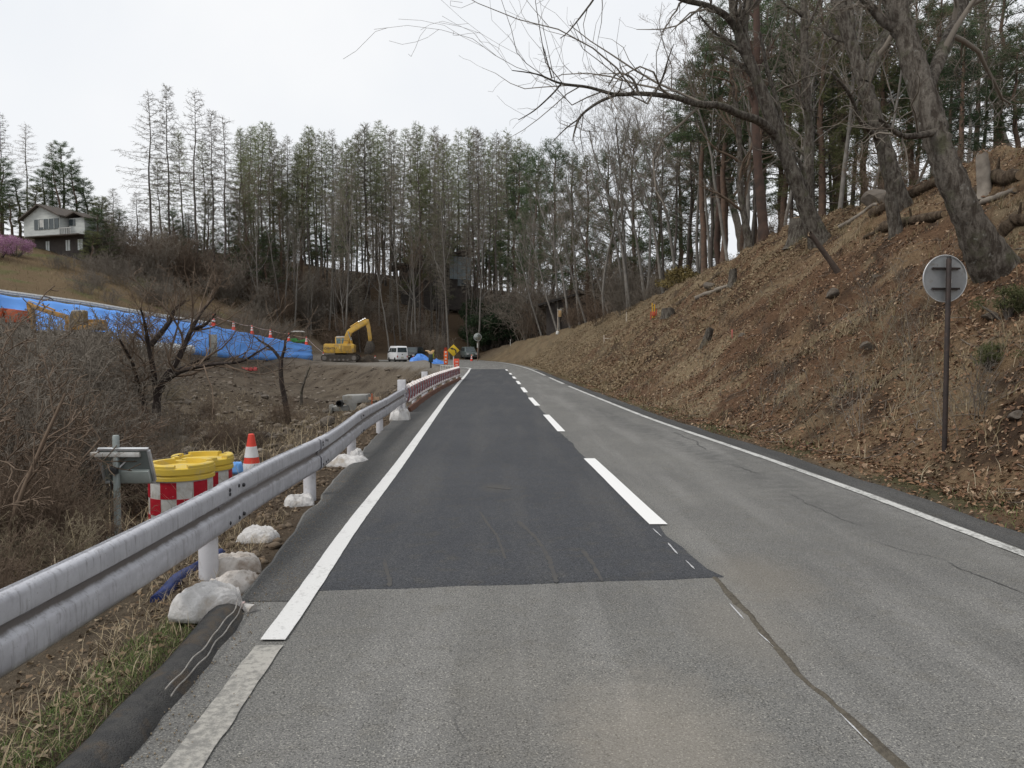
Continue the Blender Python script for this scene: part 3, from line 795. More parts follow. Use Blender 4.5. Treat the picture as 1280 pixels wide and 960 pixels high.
sandbag(262, 772, (.42, .34, .17), math.radians(-4), 3, 'large clean white sandbag with pink tie at the end of the asphalt kerb', zoff=.065)
sandbag(292, 733, (.44, .30, .11), math.radians(70), 7, 'flattened muddy white sandbag beside the guardrail post behind the clean sandbag', m_bagd, False)
sandbag(292, 712, (.40, .32, .15), math.radians(25), 11, 'half muddy sandbag with dark brown top lying second behind the post', m_bagd, False)
sandbag(323, 672, (.34, .26, .12), math.radians(-10), 15, 'white square sandbag lying alone on brown soil under the rail', m_bag, False)
sandbag(374, 629, (.32, .28, .13), math.radians(200), 19, 'small white sandbag pressed against the far side of a guardrail post', m_bag, False)
sandbag(434, 580, (.62, .46, .17), math.radians(160), 23, 'white sandbag packed round a guardrail post foot, with a knob beside it', m_bag, False)
sandbag(446, 577, (.22, .22, .22), math.radians(20), 27, 'small round white sandbag on the road side of a post foot', m_bag, False)
sandbag(500, 527, (.60, .48, .30), math.radians(95), 31, 'tall white sandbag heaped at the post where the striped tube begins', m_bag, False)
# blue hose / sheet edge under the near rail
mb = MB(); rings = []
for y in np.arange(5.35, 6.6, .15):
    x = -2.42 + .02 * math.sin(y * 5); z = H1(x, y) + .02
    rings.append([(x - .07, y, z - .16), (x - .05, y, z + .02 + .01 * math.sin(y * 9)), (x, y, z + .035), (x + .03, y, z + .01), (x + .04, y, z - .16)])
mb.loft(rings)
tag(mb.build('blue_sheet', mat('navy_sheet', (.015, .035, .16), (.01, .02, .08), 6, .5), smooth=60), 'dark blue plastic sheet edge lying under the near guardrail', 'plastic sheet')

# ------------------------------------------------------------------ crash drums
m_yel = mat('yellow_plastic', (.68, .48, .06), (.58, .42, .07), 3, .55, dirt=(.42, .35, .2), dscale=7, dlo=.5, dhi=.72)
m_red = mat('red_reflective', (.42, .015, .03), (.36, .012, .025), 20, .45, dirt=(.5, .3, .3), dscale=18, dlo=.66, dhi=.72)
m_wht = mat('white_reflective', (.62, .62, .60), (.52, .52, .50), 10, .45, dirt=(.36, .32, .27), dscale=7, dlo=.5, dhi=.7)
m_dtop = mat('pale_yellow_lid', (.70, .55, .2), (.6, .45, .12), 4, .55)
def drum(x, y, zt, label, rz):
    h = .86; R = .335
    e = empty('crash_drum', (x, y, zt - h), rz, label, 'crash drum', 'water drums behind the guardrail')
    MB().lathe([(R * .93, 0), (R * .96, .03), (R * .96, .69)], 40).build('drum_body', m_wht, e, smooth=40)
    mb = MB(); mb.lathe([(R * .97, .685), (R * 1.02, .69), (R * 1.02, .725), (R * .995, .732), (R * .995, .745), (R * 1.03, .752), (R * 1.03, .812), (R * .99, .822), (R * .84, .822), (R * .82, .80), (.05, .805), (.001, .805)], 40)
    mb.build('lid', m_yel, e, smooth=35)
    # raised blocks on the rim with gaps between them
    for k in range(4):
        mb = MB(); a0 = k * math.pi / 2 + .35; rings = []
        for q in range(10):
            a = a0 + q * .13
            rings.append([(r * math.cos(a), r * math.sin(a), z) for r, z in ((R * 1.02, .80), (R * 1.015, .842), (R * .98, .852), (R * .80, .852), (R * .78, .80))])
        mb.loft(rings); mb.build('rim_block', m_yel, e, smooth=35)
    n = 12
    for row in range(3):
        for k in range(n):
            mb = MB(); rings = []
            z0, z1 = .675 - row * .175 - .17, .675 - row * .175
            for q in range(4):
                a = 2 * math.pi * (k + q / 3) / n
                rings.append([(r * math.cos(a), r * math.sin(a), z) for r, z in ((R * .955, z0), (R * .972, z0), (R * .972, z1), (R * .955, z1))])
            mb.loft(rings)
            if (k + row) % 2 == 0: mb.build('red_patch', m_red, e, smooth=30)
    return e
c1 = P(226, 576, 8.5); drum(c1[0], c1[1], c1[2], 'red and white checkered drum with yellow lid beside the solar panel pole', .25)
c1 = P(253, 567, 9.25); drum(c1[0], c1[1], c1[2], 'red and white checkered drum with yellow lid, half hidden behind the other drum', .9)

# ------------------------------------------------------------------ traffic cones
m_cone = mat('red_cone_plastic', (.72, .075, .045), (.62, .06, .04), 5, .45)
m_coneb = mat('cone_stripe', (.72, .72, .72), (.6, .6, .6), 6, .5)
def cone_parts(h=.72, rb=.16, rt=.035, bands=((.36, .52), (.62, .80)), n=20, base=True):
    parts = []
    def r(t): return rb + (rt - rb) * t
    cuts = [0.0] + [v for b in bands for v in b] + [1.0]
    red = True
    for a, b in zip(cuts[:-1], cuts[1:]):
        mb = MB(); ex = 0 if red else .002
        prof = [(r(a) + ex, .03 + a * h), (r(b) + ex, .03 + b * h)]
        if b == 1.0: prof += [(rt * .7, .03 + h + .008), (.001, .03 + h + .01)]
        mb.lathe(prof, n, caps=(b != 1.0))
        parts.append(('cone_body' if red else 'stripe', mb.mesh('cone_body' if red else 'stripe', 40), m_cone if red else m_coneb)); red = not red
    if base:
        parts.append(('base', MB().box((0, 0, .017), (rb * 2.3, rb * 2.3, .034)).mesh('base', bevel=.008), m_cone))
    return parts
CONE = cone_parts(); CONE_S = cone_parts(n=10)
def cone(loc, label, parts=CONE, s=1.0, group=None, rz=0):
    e = empty('traffic_cone', loc, rz, label, 'traffic cone', group); e.scale = (s, s, s)
    for nme, me, m in parts: link(nme, me, m, e)
    return e
c1 = P(314, 541, 10.6); cone((c1[0], c1[1], H1(c1[0], c1[1]) - .01), 'red and white striped traffic cone behind the near guardrail', s=(c1[2] - H1(c1[0], c1[1])) / .76)
# small blue bag next to the cone
c1 = P(296, 588, 10.4)
e = empty('blue_bag', (c1[0], c1[1], H1(c1[0], c1[1]) - .02), 0, 'small light blue plastic bag on a stake between drum and cone', 'plastic bag')
zz = c1[2] - e.location.z
MB().tube([(0, 0, -.05), (0, 0, zz)], .02, 8).build('stake', m_post, e)
b_ = link('bag', bag_mesh('bag', .17, .14, .14, 5, 20, 18), mat('light_blue_plastic', (.10, .30, .68), (.2, .42, .8), 8, .45), e, (0, 0, zz - .02))

# ------------------------------------------------------------------ solar panel on a grey pole
m_galv = mat('galvanised_steel', (.30, .33, .32), (.22, .25, .245), 6, .5, .4, dirt=(.2, .2, .19), dscale=5)
m_alu = mat('aluminium_frame', (.62, .63, .64), (.5, .51, .52), 8, .4, .5)
m_pvb = mat('panel_backsheet', (.22, .25, .24), (.16, .18, .175), 3, .5)
m_blk = mat('black_plastic', (.025, .025, .027), (.04, .04, .04), 9, .5)
c1 = P(146, 600, 7.6); x0, y0_ = c1[0], c1[1]; zg = H1(x0, y0_)
e = empty('solar_panel_stand', (x0, y0_, zg), 0, 'small solar panel on a grey steel pole beside the drums', 'solar panel')
def ZL(py): return P(146, py, 7.6)[2] - zg
MB().lathe([(.032, -.3), (.032, ZL(545)), (.026, ZL(544)), (.001, ZL(544) + .003)], 16).build('pole', m_galv, e, smooth=40)
zt = ZL(566)
# panel tilts up towards the far side; we see its framed underside
T = Matrix.Rotation(math.radians(-68), 3, 'X') @ Matrix.Rotation(0, 3, 'Z')
def tl(p, off=(.075, .05, zt - .13)): return tuple(T @ Vector(p) + Vector(off))
def tbox(c, d): 
    mb = MB(); return mb.box(tl(c), d, M=T)
w_, h_ = .48, .36
tbox((0, 0, 0), (w_ - .02, h_ - .02, .008)).build('panel_back', m_pvb, e)
for nm, c, d in (('frame_bar', (0, h_ / 2, 0), (w_, .025, .035)), ('frame_bar', (0, -h_ / 2, 0), (w_, .025, .035)), ('frame_bar', (w_ / 2, 0, 0), (.025, h_ - .026, .035)), ('frame_bar', (-w_ / 2, 0, 0), (.025, h_ - .026, .035))):
    tbox(c, d).build(nm, m_alu, e, bevel=.003)
tbox((-.02, .02, .012), (w_ - .03, h_ - .03, .006)).build('solar_cells', mat('solar_cells', (.01, .015, .04), (.015, .02, .05), 5, .15), e)
MB().box((.0, -.01, zt - .015), (w_ * .98, .05, .045)).build('white_rail', m_wht, e, bevel=.004)
tbox((.07, .10, -.03), (.30, .13, .05)).build('battery_box', mat('clear_box', (.42, .46, .44), (.34, .38, .36), 6, .3), e, bevel=.006)
MB().box((-.005, -.045, zt - .165), (.075, .05, .06)).build('clamp', m_blk, e, bevel=.006)
MB().bar((.0, -.02, zt - .17), (.10, .06, zt - .05), .014).build('strut', m_alu, e)
MB().tube([(-.05, -.01, zt - .2), (-.055, -.01, zt - .5), (-.05, 0, .12)], .008, 6).build('cable', m_blk, e, smooth=60)
MB().box((-.02, -.03, ZL(672)), (.14, .04, .03), rz=.2).build('green_tag', mat('mint_tape', (.25, .5, .42), (.4, .6, .52), 20, .5), e)

# ------------------------------------------------------------------ round sign seen from behind
def round_sign(px, py_top, py_base, d, diam, label, base_z=None):
    c1 = P(px, py_base, d); x, y = c1[0], c1[1]; zg = H1(x, y); zt = P(px, py_top, d)[2]
    e = empty('round_sign', (x, y, zg), math.radians(6), label, 'road sign')
    m_p = mat('rusty_brown_pole', (.028, .023, .022), (.045, .032, .028), 9, .6, .2, dirt=(.09, .06, .045), dscale=12, dlo=.6, dhi=.75)
    m_d = mat('sign_back_grey', (.34, .355, .36), (.28, .29, .30), 5, .45, .4, dirt=(.22, .2, .18), dscale=9, dlo=.58, dhi=.75)
    h = zt - zg
    MB().lathe([(.032, -.4), (.032, h - .01), (.026, h), (.001, h + .001)], 16).build('pole', m_p, e, smooth=40)
    MB().lathe([(.025, h), (.025, h + .025), (.001, h + .028)], 10).build('pole_cap', m_blk, e, smooth=40)
    cz = h - diam * .42
    R = diam / 2
    MB().lathe([(R, .0), (R, .012), (R - .012, .018), (R - .014, .008), (.001, .008)], 48, (0, .085, cz), axis='y').build('sign_disc', m_d, e, smooth=35)
    rim = MB(); rim.tube([(R * math.cos(a), .07, cz + R * math.sin(a)) for a in np.linspace(0, 2 * math.pi, 49)], .007, 6); rim.build('rim', m_alu, e, smooth=60)
    for dz in (.245, -.235):
        k = R * 2 * dz / .5
        mb = MB(); mb.box((0, .052, cz + diam * dz * .9), (diam * .62, .03, .018)); mb.box((0, .06, cz + diam * dz * .9 - .012), (diam * .62, .05, .004)); mb.build('bracket', m_p, e)
    MB().box((.06, .066, cz - .03), (.06, .004, .05)).build('sticker', mat('pale_sticker', (.45, .45, .45), (.36, .36, .36), 20, .5), e)
    return e
round_sign(1180, 323, 583, 10.3, .60, 'round grey road sign seen from behind on a rusty brown pole')
# ------------------------------------------------------------------ construction machines
m_exc = mat('excavator_yellow', (.62, .38, .06), (.50, .30, .05), 2, .5, dirt=(.30, .22, .12), dscale=2.2, dlo=.45, dhi=.7)
m_trk = mat('track_steel', (.05, .045, .04), (.09, .075, .06), 6, .7, .3)
m_glass = mat('dark_glass', (.02, .03, .035), (.04, .055, .06), 2, .08, spec=.6)
m_gls2 = mat('bluish_glass', (.16, .26, .30), (.10, .17, .20), 2, .12, spec=.6)
m_chr = mat('cylinder_chrome', (.6, .6, .6), None, 5, .2, .9)
m_soil = mat('dark_soil', (.06, .05, .04), (.10, .08, .06), 5, .95, bump=.6)
def text_mesh(body, size, extr=.004):
    cu = bpy.data.curves.new('lettering', 'FONT'); cu.body = body; cu.size = size; cu.extrude = extr; cu.align_x = 'CENTER'; cu.align_y = 'CENTER'
    o = bpy.data.objects.new('tmp', cu); COL.objects.link(o)
    dg = bpy.context.evaluated_depsgraph_get(); me = bpy.data.meshes.new_from_object(o.evaluated_get(dg))
    bpy.data.objects.remove(o); bpy.data.curves.remove(cu); me.name = 'lettering'; return me
def excavator(loc, rz, boom, arm, bucket, label, m=m_exc, letters=True, s=1.0, cab_roof=None):
    """faces +x; boom = outline of the boom in (x, z); arm and bucket likewise"""
    e = empty('excavator', loc, rz, label, 'excavator'); e.scale = (s, s, s)
    for sy in (-1.1, 1.1):
        pr = []
        for k in range(13): a = math.pi / 2 + math.pi * k / 12; pr.append((-1.72 + .38 * math.cos(a), .39 + .38 * math.sin(a)))
        for k in range(13): a = -math.pi / 2 + math.pi * k / 12; pr.append((1.72 + .38 * math.cos(a), .39 + .38 * math.sin(a)))
        t = MB().prism(pr, sy - .3, sy + .3).build('track', m_trk, e)
        mb = MB()
        n = 46; per = 2 * 3.44 + 2 * math.pi * .38
        for k in range(n):
            q = per * k / n
            if q < 3.44: c, a = (-1.72 + q, .78), 0
            elif q < 3.44 + math.pi * .38: a = (q - 3.44) / .38; c = (1.72 + .39 * math.sin(a), .39 + .39 * math.cos(a)); a = -a
            elif q < 6.88 + math.pi * .38: c, a = (1.72 - (q - 3.44 - math.pi * .38), .0), math.pi
            else: a = (q - 6.88 - math.pi * .38) / .38; c = (-1.72 - .39 * math.sin(a), .39 - .39 * math.cos(a)); a = math.pi - a
            mb.box((c[0], sy, c[1]), (.13, .62, .03), M=Matrix.Rotation(-a, 3, 'Y'))
        mb.build('track_shoes', m_trk, t)
        for wx, wr in ((-1.72, .27), (1.72, .27), (-1.0, .13), (-.5, .13), (0, .13), (.5, .13), (1.0, .13)):
            MB().lathe([(wr, sy - .315), (wr, sy + .315)], 14, (wx, 0, .39 if wr > .2 else .18), axis='y').build('track_wheel', mat('worn_steel', (.13, .12, .11), (.2, .18, .16), 4, .6, .3), t, smooth=40, loc=(0, 2 * sy * 0, 0))
    MB().box((0, 0, .55), (2.2, 1.7, .5)).build('undercarriage', m_trk, e, bevel=.04)
    MB().lathe([(.72, .75), (.72, .95)], 24).build('turntable', m_trk, e, smooth=40)
    bodyp = [(-1.75, 1.0), (-1.85, 1.25), (-1.8, 1.95), (-1.68, 2.06), (1.4, 2.06), (1.72, 1.9), (1.75, 1.05), (1.5, .95), (-1.5, .95)]
    b = MB().prism(bodyp, -1.32, .25).build('body', m, e, bevel=.05)
    MB().prism([(-1.75, 1.0), (-1.85, 1.25), (-1.8, 1.7), (-1.2, 1.75), (-1.2, .95), (-1.5, .95)], .252, 1.3).build('counterweight', m, e, bevel=.05)
    MB().box((.05, .78, 1.2), (2.4, 1.0, .5)).build('deck', m, e, bevel=.03)
    for x in (-.55, .25):
        MB().box((x, -1.322, 1.5), (.02, .02, .85)).build('panel_seam', m_trk, b)
    MB().box((.95, -1.325, 1.5), (.9, .02, .6)).build('grille', mat('grille_ochre', (.42, .25, .05), (.3, .18, .04), 6, .6), b)
    MB().box((.05, -1.326, 1.6), (.16, .02, .28)).build('latch_plate', mat('pale_yellow_plate', (.75, .55, .2), None, 5, .5), b)
    if letters:
        l_ = link('lettering', text_mesh('KOMATSU', .36), m_blk, b, (-1.12, -1.328, 1.5), (math.pi / 2, 0, 0))
    # cab on the far side
    cb = MB().prism([(-.75, 1.45), (-.8, 2.85), (-.62, 2.95), (.35, 2.95), (.52, 2.8), (.62, 2.2), (.62, 1.45)], .45, 1.3).build('cab', m if cab_roof is None else cab_roof, e, bevel=.05)
    MB().prism([(-.62, 2.05), (-.66, 2.72), (-.12, 2.74), (-.12, 2.05)], .44, .46).build('window', m_gls2, cb)
    MB().prism([(-.02, 2.05), (-.02, 2.74), (.33, 2.74), (.46, 2.2), (.46, 2.05)], .44, .46).build('window', m_gls2, cb)
    MB().prism([(-.70, 2.80), (-.58, 2.965), (.33, 2.965), (.46, 2.83)], .43, 1.32).build('cab_roof', mat('cab_white', (.6, .62, .62), None, 4, .4), cb)
    MB().lathe([(.06, 2.0), (.06, 2.45), (.045, 2.47)], 10, (-1.0, -.7, 0)).build('exhaust', m_trk, e, smooth=40)
    mb = MB()
    for a_, b_ in (((-.2, -1.2, 2.05), (-.2, -1.2, 2.4)), ((1.1, -1.2, 2.05), (1.1, -1.2, 2.4)), ((-.2, -1.2, 2.4), (1.1, -1.2, 2.4))): mb.bar(a_, b_, .04)
    mb.build('handrail', m_trk, e)
    bm_ = MB().prism(boom, -.22, .22).build('boom', m, e, bevel=.03)
    am_ = MB().prism(arm, -.17, .17).build('arm', m, e, bevel=.03)
    bk_ = MB().prism(bucket, -.55, .55).build('bucket', m_trk, e, bevel=.02)
    bx = [min(p[0] for p in bucket), max(p[0] for p in bucket), min(p[1] for p in bucket)]
    for k in range(5):
        MB().box((bx[0] + .1, -.48 + .24 * k, bx[2] + .02), (.22, .09, .07)).build('tooth', m_trk, bk_)
    # hydraulic rams
    b0, b1 = boom[0], boom[len(boom) // 2 - 1]
    mid = boom[2]
    for sy in (-.3, .3):
        MB().tube([(1.35, sy, 1.35), ((1.35 + mid[0]) / 2 + .15, sy, (1.35 + mid[1]) / 2 - .05)], .085, 10).build('ram_barrel', m, e, smooth=50)
        MB().tube([((1.35 + mid[0]) / 2 + .15, sy, (1.35 + mid[1]) / 2 - .05), (mid[0] + .12, sy, mid[1] - .1)], .05, 8).build('ram_rod', m_chr, e, smooth=50)
    q0 = ((boom[3][0] * .6 + boom[2][0] * .4), (boom[3][1] * .6 + boom[2][1] * .4) + .12); q1 = (arm[0][0], arm[0][1] + .1)
    MB().tube([(q0[0], 0, q0[1]), ((q0[0] + q1[0]) / 2, 0, (q0[1] + q1[1]) / 2 + .05)], .09, 10).build('ram_barrel', m, e, smooth=50)
    MB().tube([((q0[0] + q1[0]) / 2, 0, (q0[1] + q1[1]) / 2 + .05), (q1[0], 0, q1[1])], .05, 8).build('ram_rod', m_chr, e, smooth=50)
    return e
EXD = 95.0
c1 = P(426.5, 451.4, EXD); zg = H1(c1[0], c1[1])
def ex(px, py): return ((px - 426.5) * EXD / 1000, (451.4 - py) * EXD / 1000)
boom = [ex(429, 431), ex(431.5, 420), ex(434.5, 413), ex(441, 408), ex(457, 399.3), ex(461, 400), ex(461.5, 403), ex(457, 406.5), ex(446, 413), ex(440, 417), ex(437.5, 424), ex(437, 431)]
arm = [ex(457.5, 398.8), ex(461, 399.2), ex(463, 408), ex(465, 423), ex(463.5, 428), ex(461, 427.5), ex(459.2, 412), ex(457, 404)]
bucket = [ex(459.5, 426.5), ex(465.5, 426.5), ex(468, 433), ex(467, 439), ex(463, 442.5), ex(456, 442), ex(456.5, 436)]
excavator((c1[0], c1[1], max(zg, c1[2])), math.radians(2), boom, arm, bucket, 'yellow crawler excavator with raised boom beside the white van')
# soil heap under the bucket and behind
def heap(name, px, py, d, r, h, seed, m, label, cat, asp=1.0):
    c = P(px, py, d); z0 = H1(c[0], c[1])
    rg = np.random.default_rng(seed); n = 22; V = []; F = []
    for i in range(9):
        rr = i / 8
        for j in range(n):
            a = 2 * math.pi * j / n
            k = r * rr * (1 + .25 * math.sin(3 * a + seed) * rr)
            x, y = k * math.cos(a) * asp, k * math.sin(a) * .8
            z = h * (1 - rr ** 1.6) + (rg.random() - .5) * h * .55 * (1 if i < 8 else 0)
            V.append((x, y, z - (.15 if i == 8 else 0)))
    for i in range(8):
        for j in range(n): F.append((i * n + j, i * n + (j + 1) % n, (i + 1) * n + (j + 1) % n, (i + 1) * n + j))
    o = link(name, np_mesh(name, V, F, True), m, None, (c[0], c[1], z0)); return tag(o, label, cat)
heap('soil_heap', 461, 446, 96.5, 1.5, .75, 4, m_soil, 'dark soil heap under the bucket of the yellow excavator', 'soil heap')
# second excavator, near the tarpaulin, facing left
D2 = 51.0
c1 = P(104, 414, D2); zg = H1(c1[0], c1[1])
def e2(px, py): return ((104 - px) * D2 / 1000 / .62, ((414 - py) * D2 / 1000) / .62)
boom = [e2(100, 404), e2(95, 395), e2(84, 383), e2(60, 376.5), e2(37, 368), e2(35, 370), e2(36, 373), e2(58, 381), e2(80, 388), e2(88, 396), e2(92, 404)]
arm = [e2(37, 366.5), e2(42, 369), e2(43.5, 385), e2(42.5, 404), e2(40, 406), e2(37.5, 404), e2(36, 385), e2(35, 370)]
bucket = [e2(43.5, 402), e2(36.5, 402), e2(32, 410), e2(33, 417), e2(40, 419), e2(46, 415)]
excavator((c1[0], c1[1], zg - .03), math.pi, boom, arm, bucket, 'small ochre excavator with hanging arm in front of the blue tarpaulin', mat('excavator_ochre', (.40, .22, .06), (.28, .16, .05), 2, .6, dirt=(.2, .13, .07), dscale=1.5), False, .62, mat('cab_ochre', (.22, .16, .08), None, 4, .5))
# ------------------------------------------------------------------ vehicles
def wheel(e, x, y, r, w, z0=0.0):
    sgn = -1 if y < 0 else 1
    wv = MB().lathe([(r * .62, -w / 2), (r * .95, -w / 2), (r, -w * .32), (r, w * .32), (r * .95, w / 2), (r * .62, w / 2)], 20, (x, y, r + z0), axis='y').build('tyre', mat('tyre_rubber', (.02, .02, .02), None, 8, .8), e, smooth=40)
    MB().lathe([(r * .60, -w * .45), (r * .60, w * .3), (r * .5, w * .36), (.001, w * .3)], 16, (x, y, r + z0), axis='y').build('rim', m_alu, wv, smooth=40)
def vehicle(name, loc, rz, prof, m, label, cat, swin, front, rear, wx, wr, hw, extras=None):
    """prof: (x, z, half width) round the side outline, front is +x; swin: side windows as (x,z) lists; front/rear: (x0,z0,x1,z1,w)"""
    e = empty(name, loc, rz, label, cat)
    n = len(prof)
    vs = [(x, -w, z) for x, z, w in prof] + [(x, w, z) for x, z, w in prof]
    fs = [tuple(range(n)), tuple(range(2 * n - 1, n - 1, -1))] + [(i, i + n, (i + 1) % n + n, (i + 1) % n) for i in range(n)]
    b = MB().add(vs, fs).build('body', m, e, bevel=.035)
    zs = sorted(set((z, w) for x, z, w in prof)); zz = [q[0] for q in zs]; ww = [q[1] for q in zs]
    def hwz(z): return float(np.interp(z, zz, ww))
    for sgn in (-1, 1):
        for poly in swin:
            k = len(poly); vs = [(x, sgn * (hwz(z) + .012), z) for x, z in poly] + [(x, sgn * (hwz(z) - .02), z) for x, z in poly]
            MB().add(vs, [tuple(range(k)), tuple(range(2 * k - 1, k - 1, -1))] + [(i, i + k, (i + 1) % k + k, (i + 1) % k) for i in range(k)]).build('window', m_glass, b)
    for nm, q in (('windscreen', front), ('rear_window', rear)):
        x0, z0, x1, z1, w = q
        sg = .014 if nm == 'windscreen' else -.014
        vs = [(x0 + sg, -w, z0), (x0 + sg, w, z0), (x1 + sg, w * .93, z1), (x1 + sg, -w * .93, z1), (x0 - sg, -w, z0), (x0 - sg, w, z0), (x1 - sg, w * .93, z1), (x1 - sg, -w * .93, z1)]
        MB().add(vs, [(0, 1, 2, 3), (7, 6, 5, 4), (0, 4, 5, 1), (1, 5, 6, 2), (2, 6, 7, 3), (3, 7, 4, 0)]).build(nm, m_glass, b)
    for x in wx:
        for y in (-hw + .06, hw - .06): wheel(e, x, y, wr, .16)
    if extras: extras(e, b)
    return e
m_vanw = mat('van_white_paint', (.74, .75, .76), (.68, .69, .70), 2, .3, spec=.5)
VD = 95.0
kei = [(-1.68, .28, .70), (-1.70, .75, .71), (-1.66, 1.1, .705), (-1.58, 1.72, .64), (-1.45, 1.84, .60), (.75, 1.86, .60), (.98, 1.76, .62), (1.40, 1.12, .70), (1.66, .95, .70), (1.70, .5, .70), (1.64, .28, .70)]
def kei_x(e, b):
    mr = mat('tail_lamp_red', (.45, .02, .02), None, 5, .3)
    for y in (-.60, .60): MB().box((-1.70, y, .62), (.03, .10, .22)).build('tail_lamp', mr, b)
    MB().box((-1.715, 0, .52), (.02, .34, .17)).build('number_plate', mat('plate_pale', (.6, .6, .5), None, 5, .5), b)
    MB().box((-1.715, 0, .34), (.06, 1.38, .14)).build('bumper', mat('bumper_grey', (.5, .5, .5), None, 5, .5), b, bevel=.02)
    MB().box((-1.712, 0, .86), (.02, .12, .10)).build('emblem', m_blk, b)
    MB().box((0, 0, .2), (2.9, 1.2, .2)).build('underbody', m_blk, e)
    for y in (-.56, .56): MB().box((1.67, y, .72), (.05, .22, .16)).build('headlight', m_alu, b)
    MB().box((1.0, .80, 1.15), (.1, .16, .18)).build('mirror', m_blk, b); MB().box((1.0, -.80, 1.15), (.1, .16, .18)).build('mirror', m_blk, b)
c1 = P(497, 453.6, VD); zg = H1(c1[0], c1[1])
vehicle('parked_van', (c1[0], c1[1], max(zg, .0)), math.radians(90 + 27), kei, m_vanw, 'small white box van parked beside the yellow excavator', 'van',
        [[(.35, 1.15), (.35, 1.62), (.80, 1.62), (1.12, 1.15)], [(-.55, 1.15), (-.55, 1.62), (.25, 1.62), (.25, 1.15)], [(-1.5, 1.15), (-1.46, 1.62), (-.65, 1.62), (-.65, 1.15)]],
        (1.40, 1.14, 1.02, 1.72, .56), (-1.66, 1.12, -1.585, 1.66, .58), (-1.05, 1.1), .27, .70, kei_x)
suv = [(-2.1, .35, .82), (-2.15, .9, .83), (-2.0, 1.05, .82), (-1.75, 1.65, .68), (-1.5, 1.75, .64), (.3, 1.75, .64), (.55, 1.68, .66), (1.15, 1.08, .80), (2.0, .95, .80), (2.12, .75, .80), (2.1, .35, .80)]
def suv_x(e, b):
    ml = mat('headlamp', (.6, .6, .62), None, 5, .2)
    for y in (-.62, .62): MB().box((2.1, y, .76), (.06, .3, .14)).build('headlight', ml, b)
    MB().box((2.13, 0, .6), (.03, .36, .16)).build('number_plate', mat('plate_pale', (.6, .6, .5), None, 5, .5), b)
    MB().box((0, 0, .3), (3.6, 1.3, .2)).build('underbody', m_blk, e)
swin = [[(.1, 1.1), (.1, 1.6), (.42, 1.6), (.95, 1.1)], [(-.95, 1.1), (-.95, 1.6), (0, 1.6), (0, 1.1)], [(-1.85, 1.1), (-1.68, 1.55), (-1.05, 1.58), (-1.05, 1.1)]]
c1 = P(517, 453.5, 97.5)
vehicle('parked_car', (c1[0], c1[1], max(0, H1(c1[0], c1[1]))), math.radians(-100), suv, mat('car_dark_paint', (.03, .032, .038), None, 3, .3, spec=.5), 'dark car parked nose-on just behind the white van', 'car', swin,
        (1.13, 1.1, .57, 1.68, .58), (-1.98, 1.08, -1.78, 1.62, .6), (-1.3, 1.35), .33, .82, suv_x)
c1 = P(586, 447, 112)
vehicle('parked_car', (c1[0], c1[1], max(0, H1(c1[0], c1[1]))), math.radians(-75), suv, mat('car_grey_paint', (.10, .12, .12), None, 3, .3, spec=.5), 'grey car with pale windscreen beyond the curve near the traffic mirror', 'car', swin,
        (1.13, 1.1, .57, 1.68, .58), (-1.98, 1.08, -1.78, 1.62, .6), (-1.3, 1.35), .33, .82, suv_x)
# red crawler dumper at the far left, in front of the tarpaulin
m_dred = mat('dumper_red', (.40, .085, .035), (.30, .07, .03), 2, .5, dirt=(.3, .15, .08), dscale=2)
c1 = P(2, 411, 48); e = empty('crawler_dumper', (c1[0], c1[1], H1(c1[0], c1[1])), math.radians(8), 'orange red crawler dumper standing before the blue tarpaulin', 'dumper')
for sy in (-.7, .7):
    pr = [(-1.0 + .25 * math.cos(a), .25 + .25 * math.sin(a)) for a in np.linspace(math.pi / 2, 1.5 * math.pi, 9)] + [(1.0 + .25 * math.cos(a), .25 + .25 * math.sin(a)) for a in np.linspace(-math.pi / 2, math.pi / 2, 9)]
    MB().prism(pr, sy - .2, sy + .2).build('track', m_trk, e)
MB().prism([(-1.3, .55), (-1.45, 1.25), (.45, 1.35), (.3, .55)], -.8, .8).build('skip', m_dred, e, bevel=.03)
MB().prism([(.5, .5), (.5, 1.1), (.7, 1.3), (1.2, 1.25), (1.3, .5)], -.7, .7).build('engine_cover', m_dred, e, bevel=.04)
MB().box((0, 0, .42), (2.2, 1.0, .22)).build('chassis', m_trk, e)
# green roller with white canopy behind the cones
c1 = P(373, 421, 103); e = empty('road_roller', (c1[0], c1[1], H1(c1[0], c1[1])), .1, 'small green road roller with white canopy behind the barrier cones', 'roller')
for x in (-.75, .75): MB().lathe([(.34, -.5), (.36, -.48), (.36, .48), (.34, .5)], 18, (x, 0, .36), axis='y').build('roller_drum', m_trk, e, smooth=40)
MB().prism([(-1.0, .6), (-1.0, 1.1), (-.2, 1.15), (0, .85), (1.0, 1.05), (1.05, .6)], -.45, .45).build('body', mat('roller_green', (.04, .25, .06), (.05, .18, .05), 3, .5), e, bevel=.03)
for x in (-.6, .5):
    for y in (-.4, .4): MB().bar((x, y, .95), (x, y, 1.95), .05).build('canopy_post', m_trk, e)
MB().prism([(-.9, 1.95), (-.6, 2.1), (.5, 2.1), (.8, 1.95)], -.55, .55).build('canopy', m_wht, e, bevel=.02)

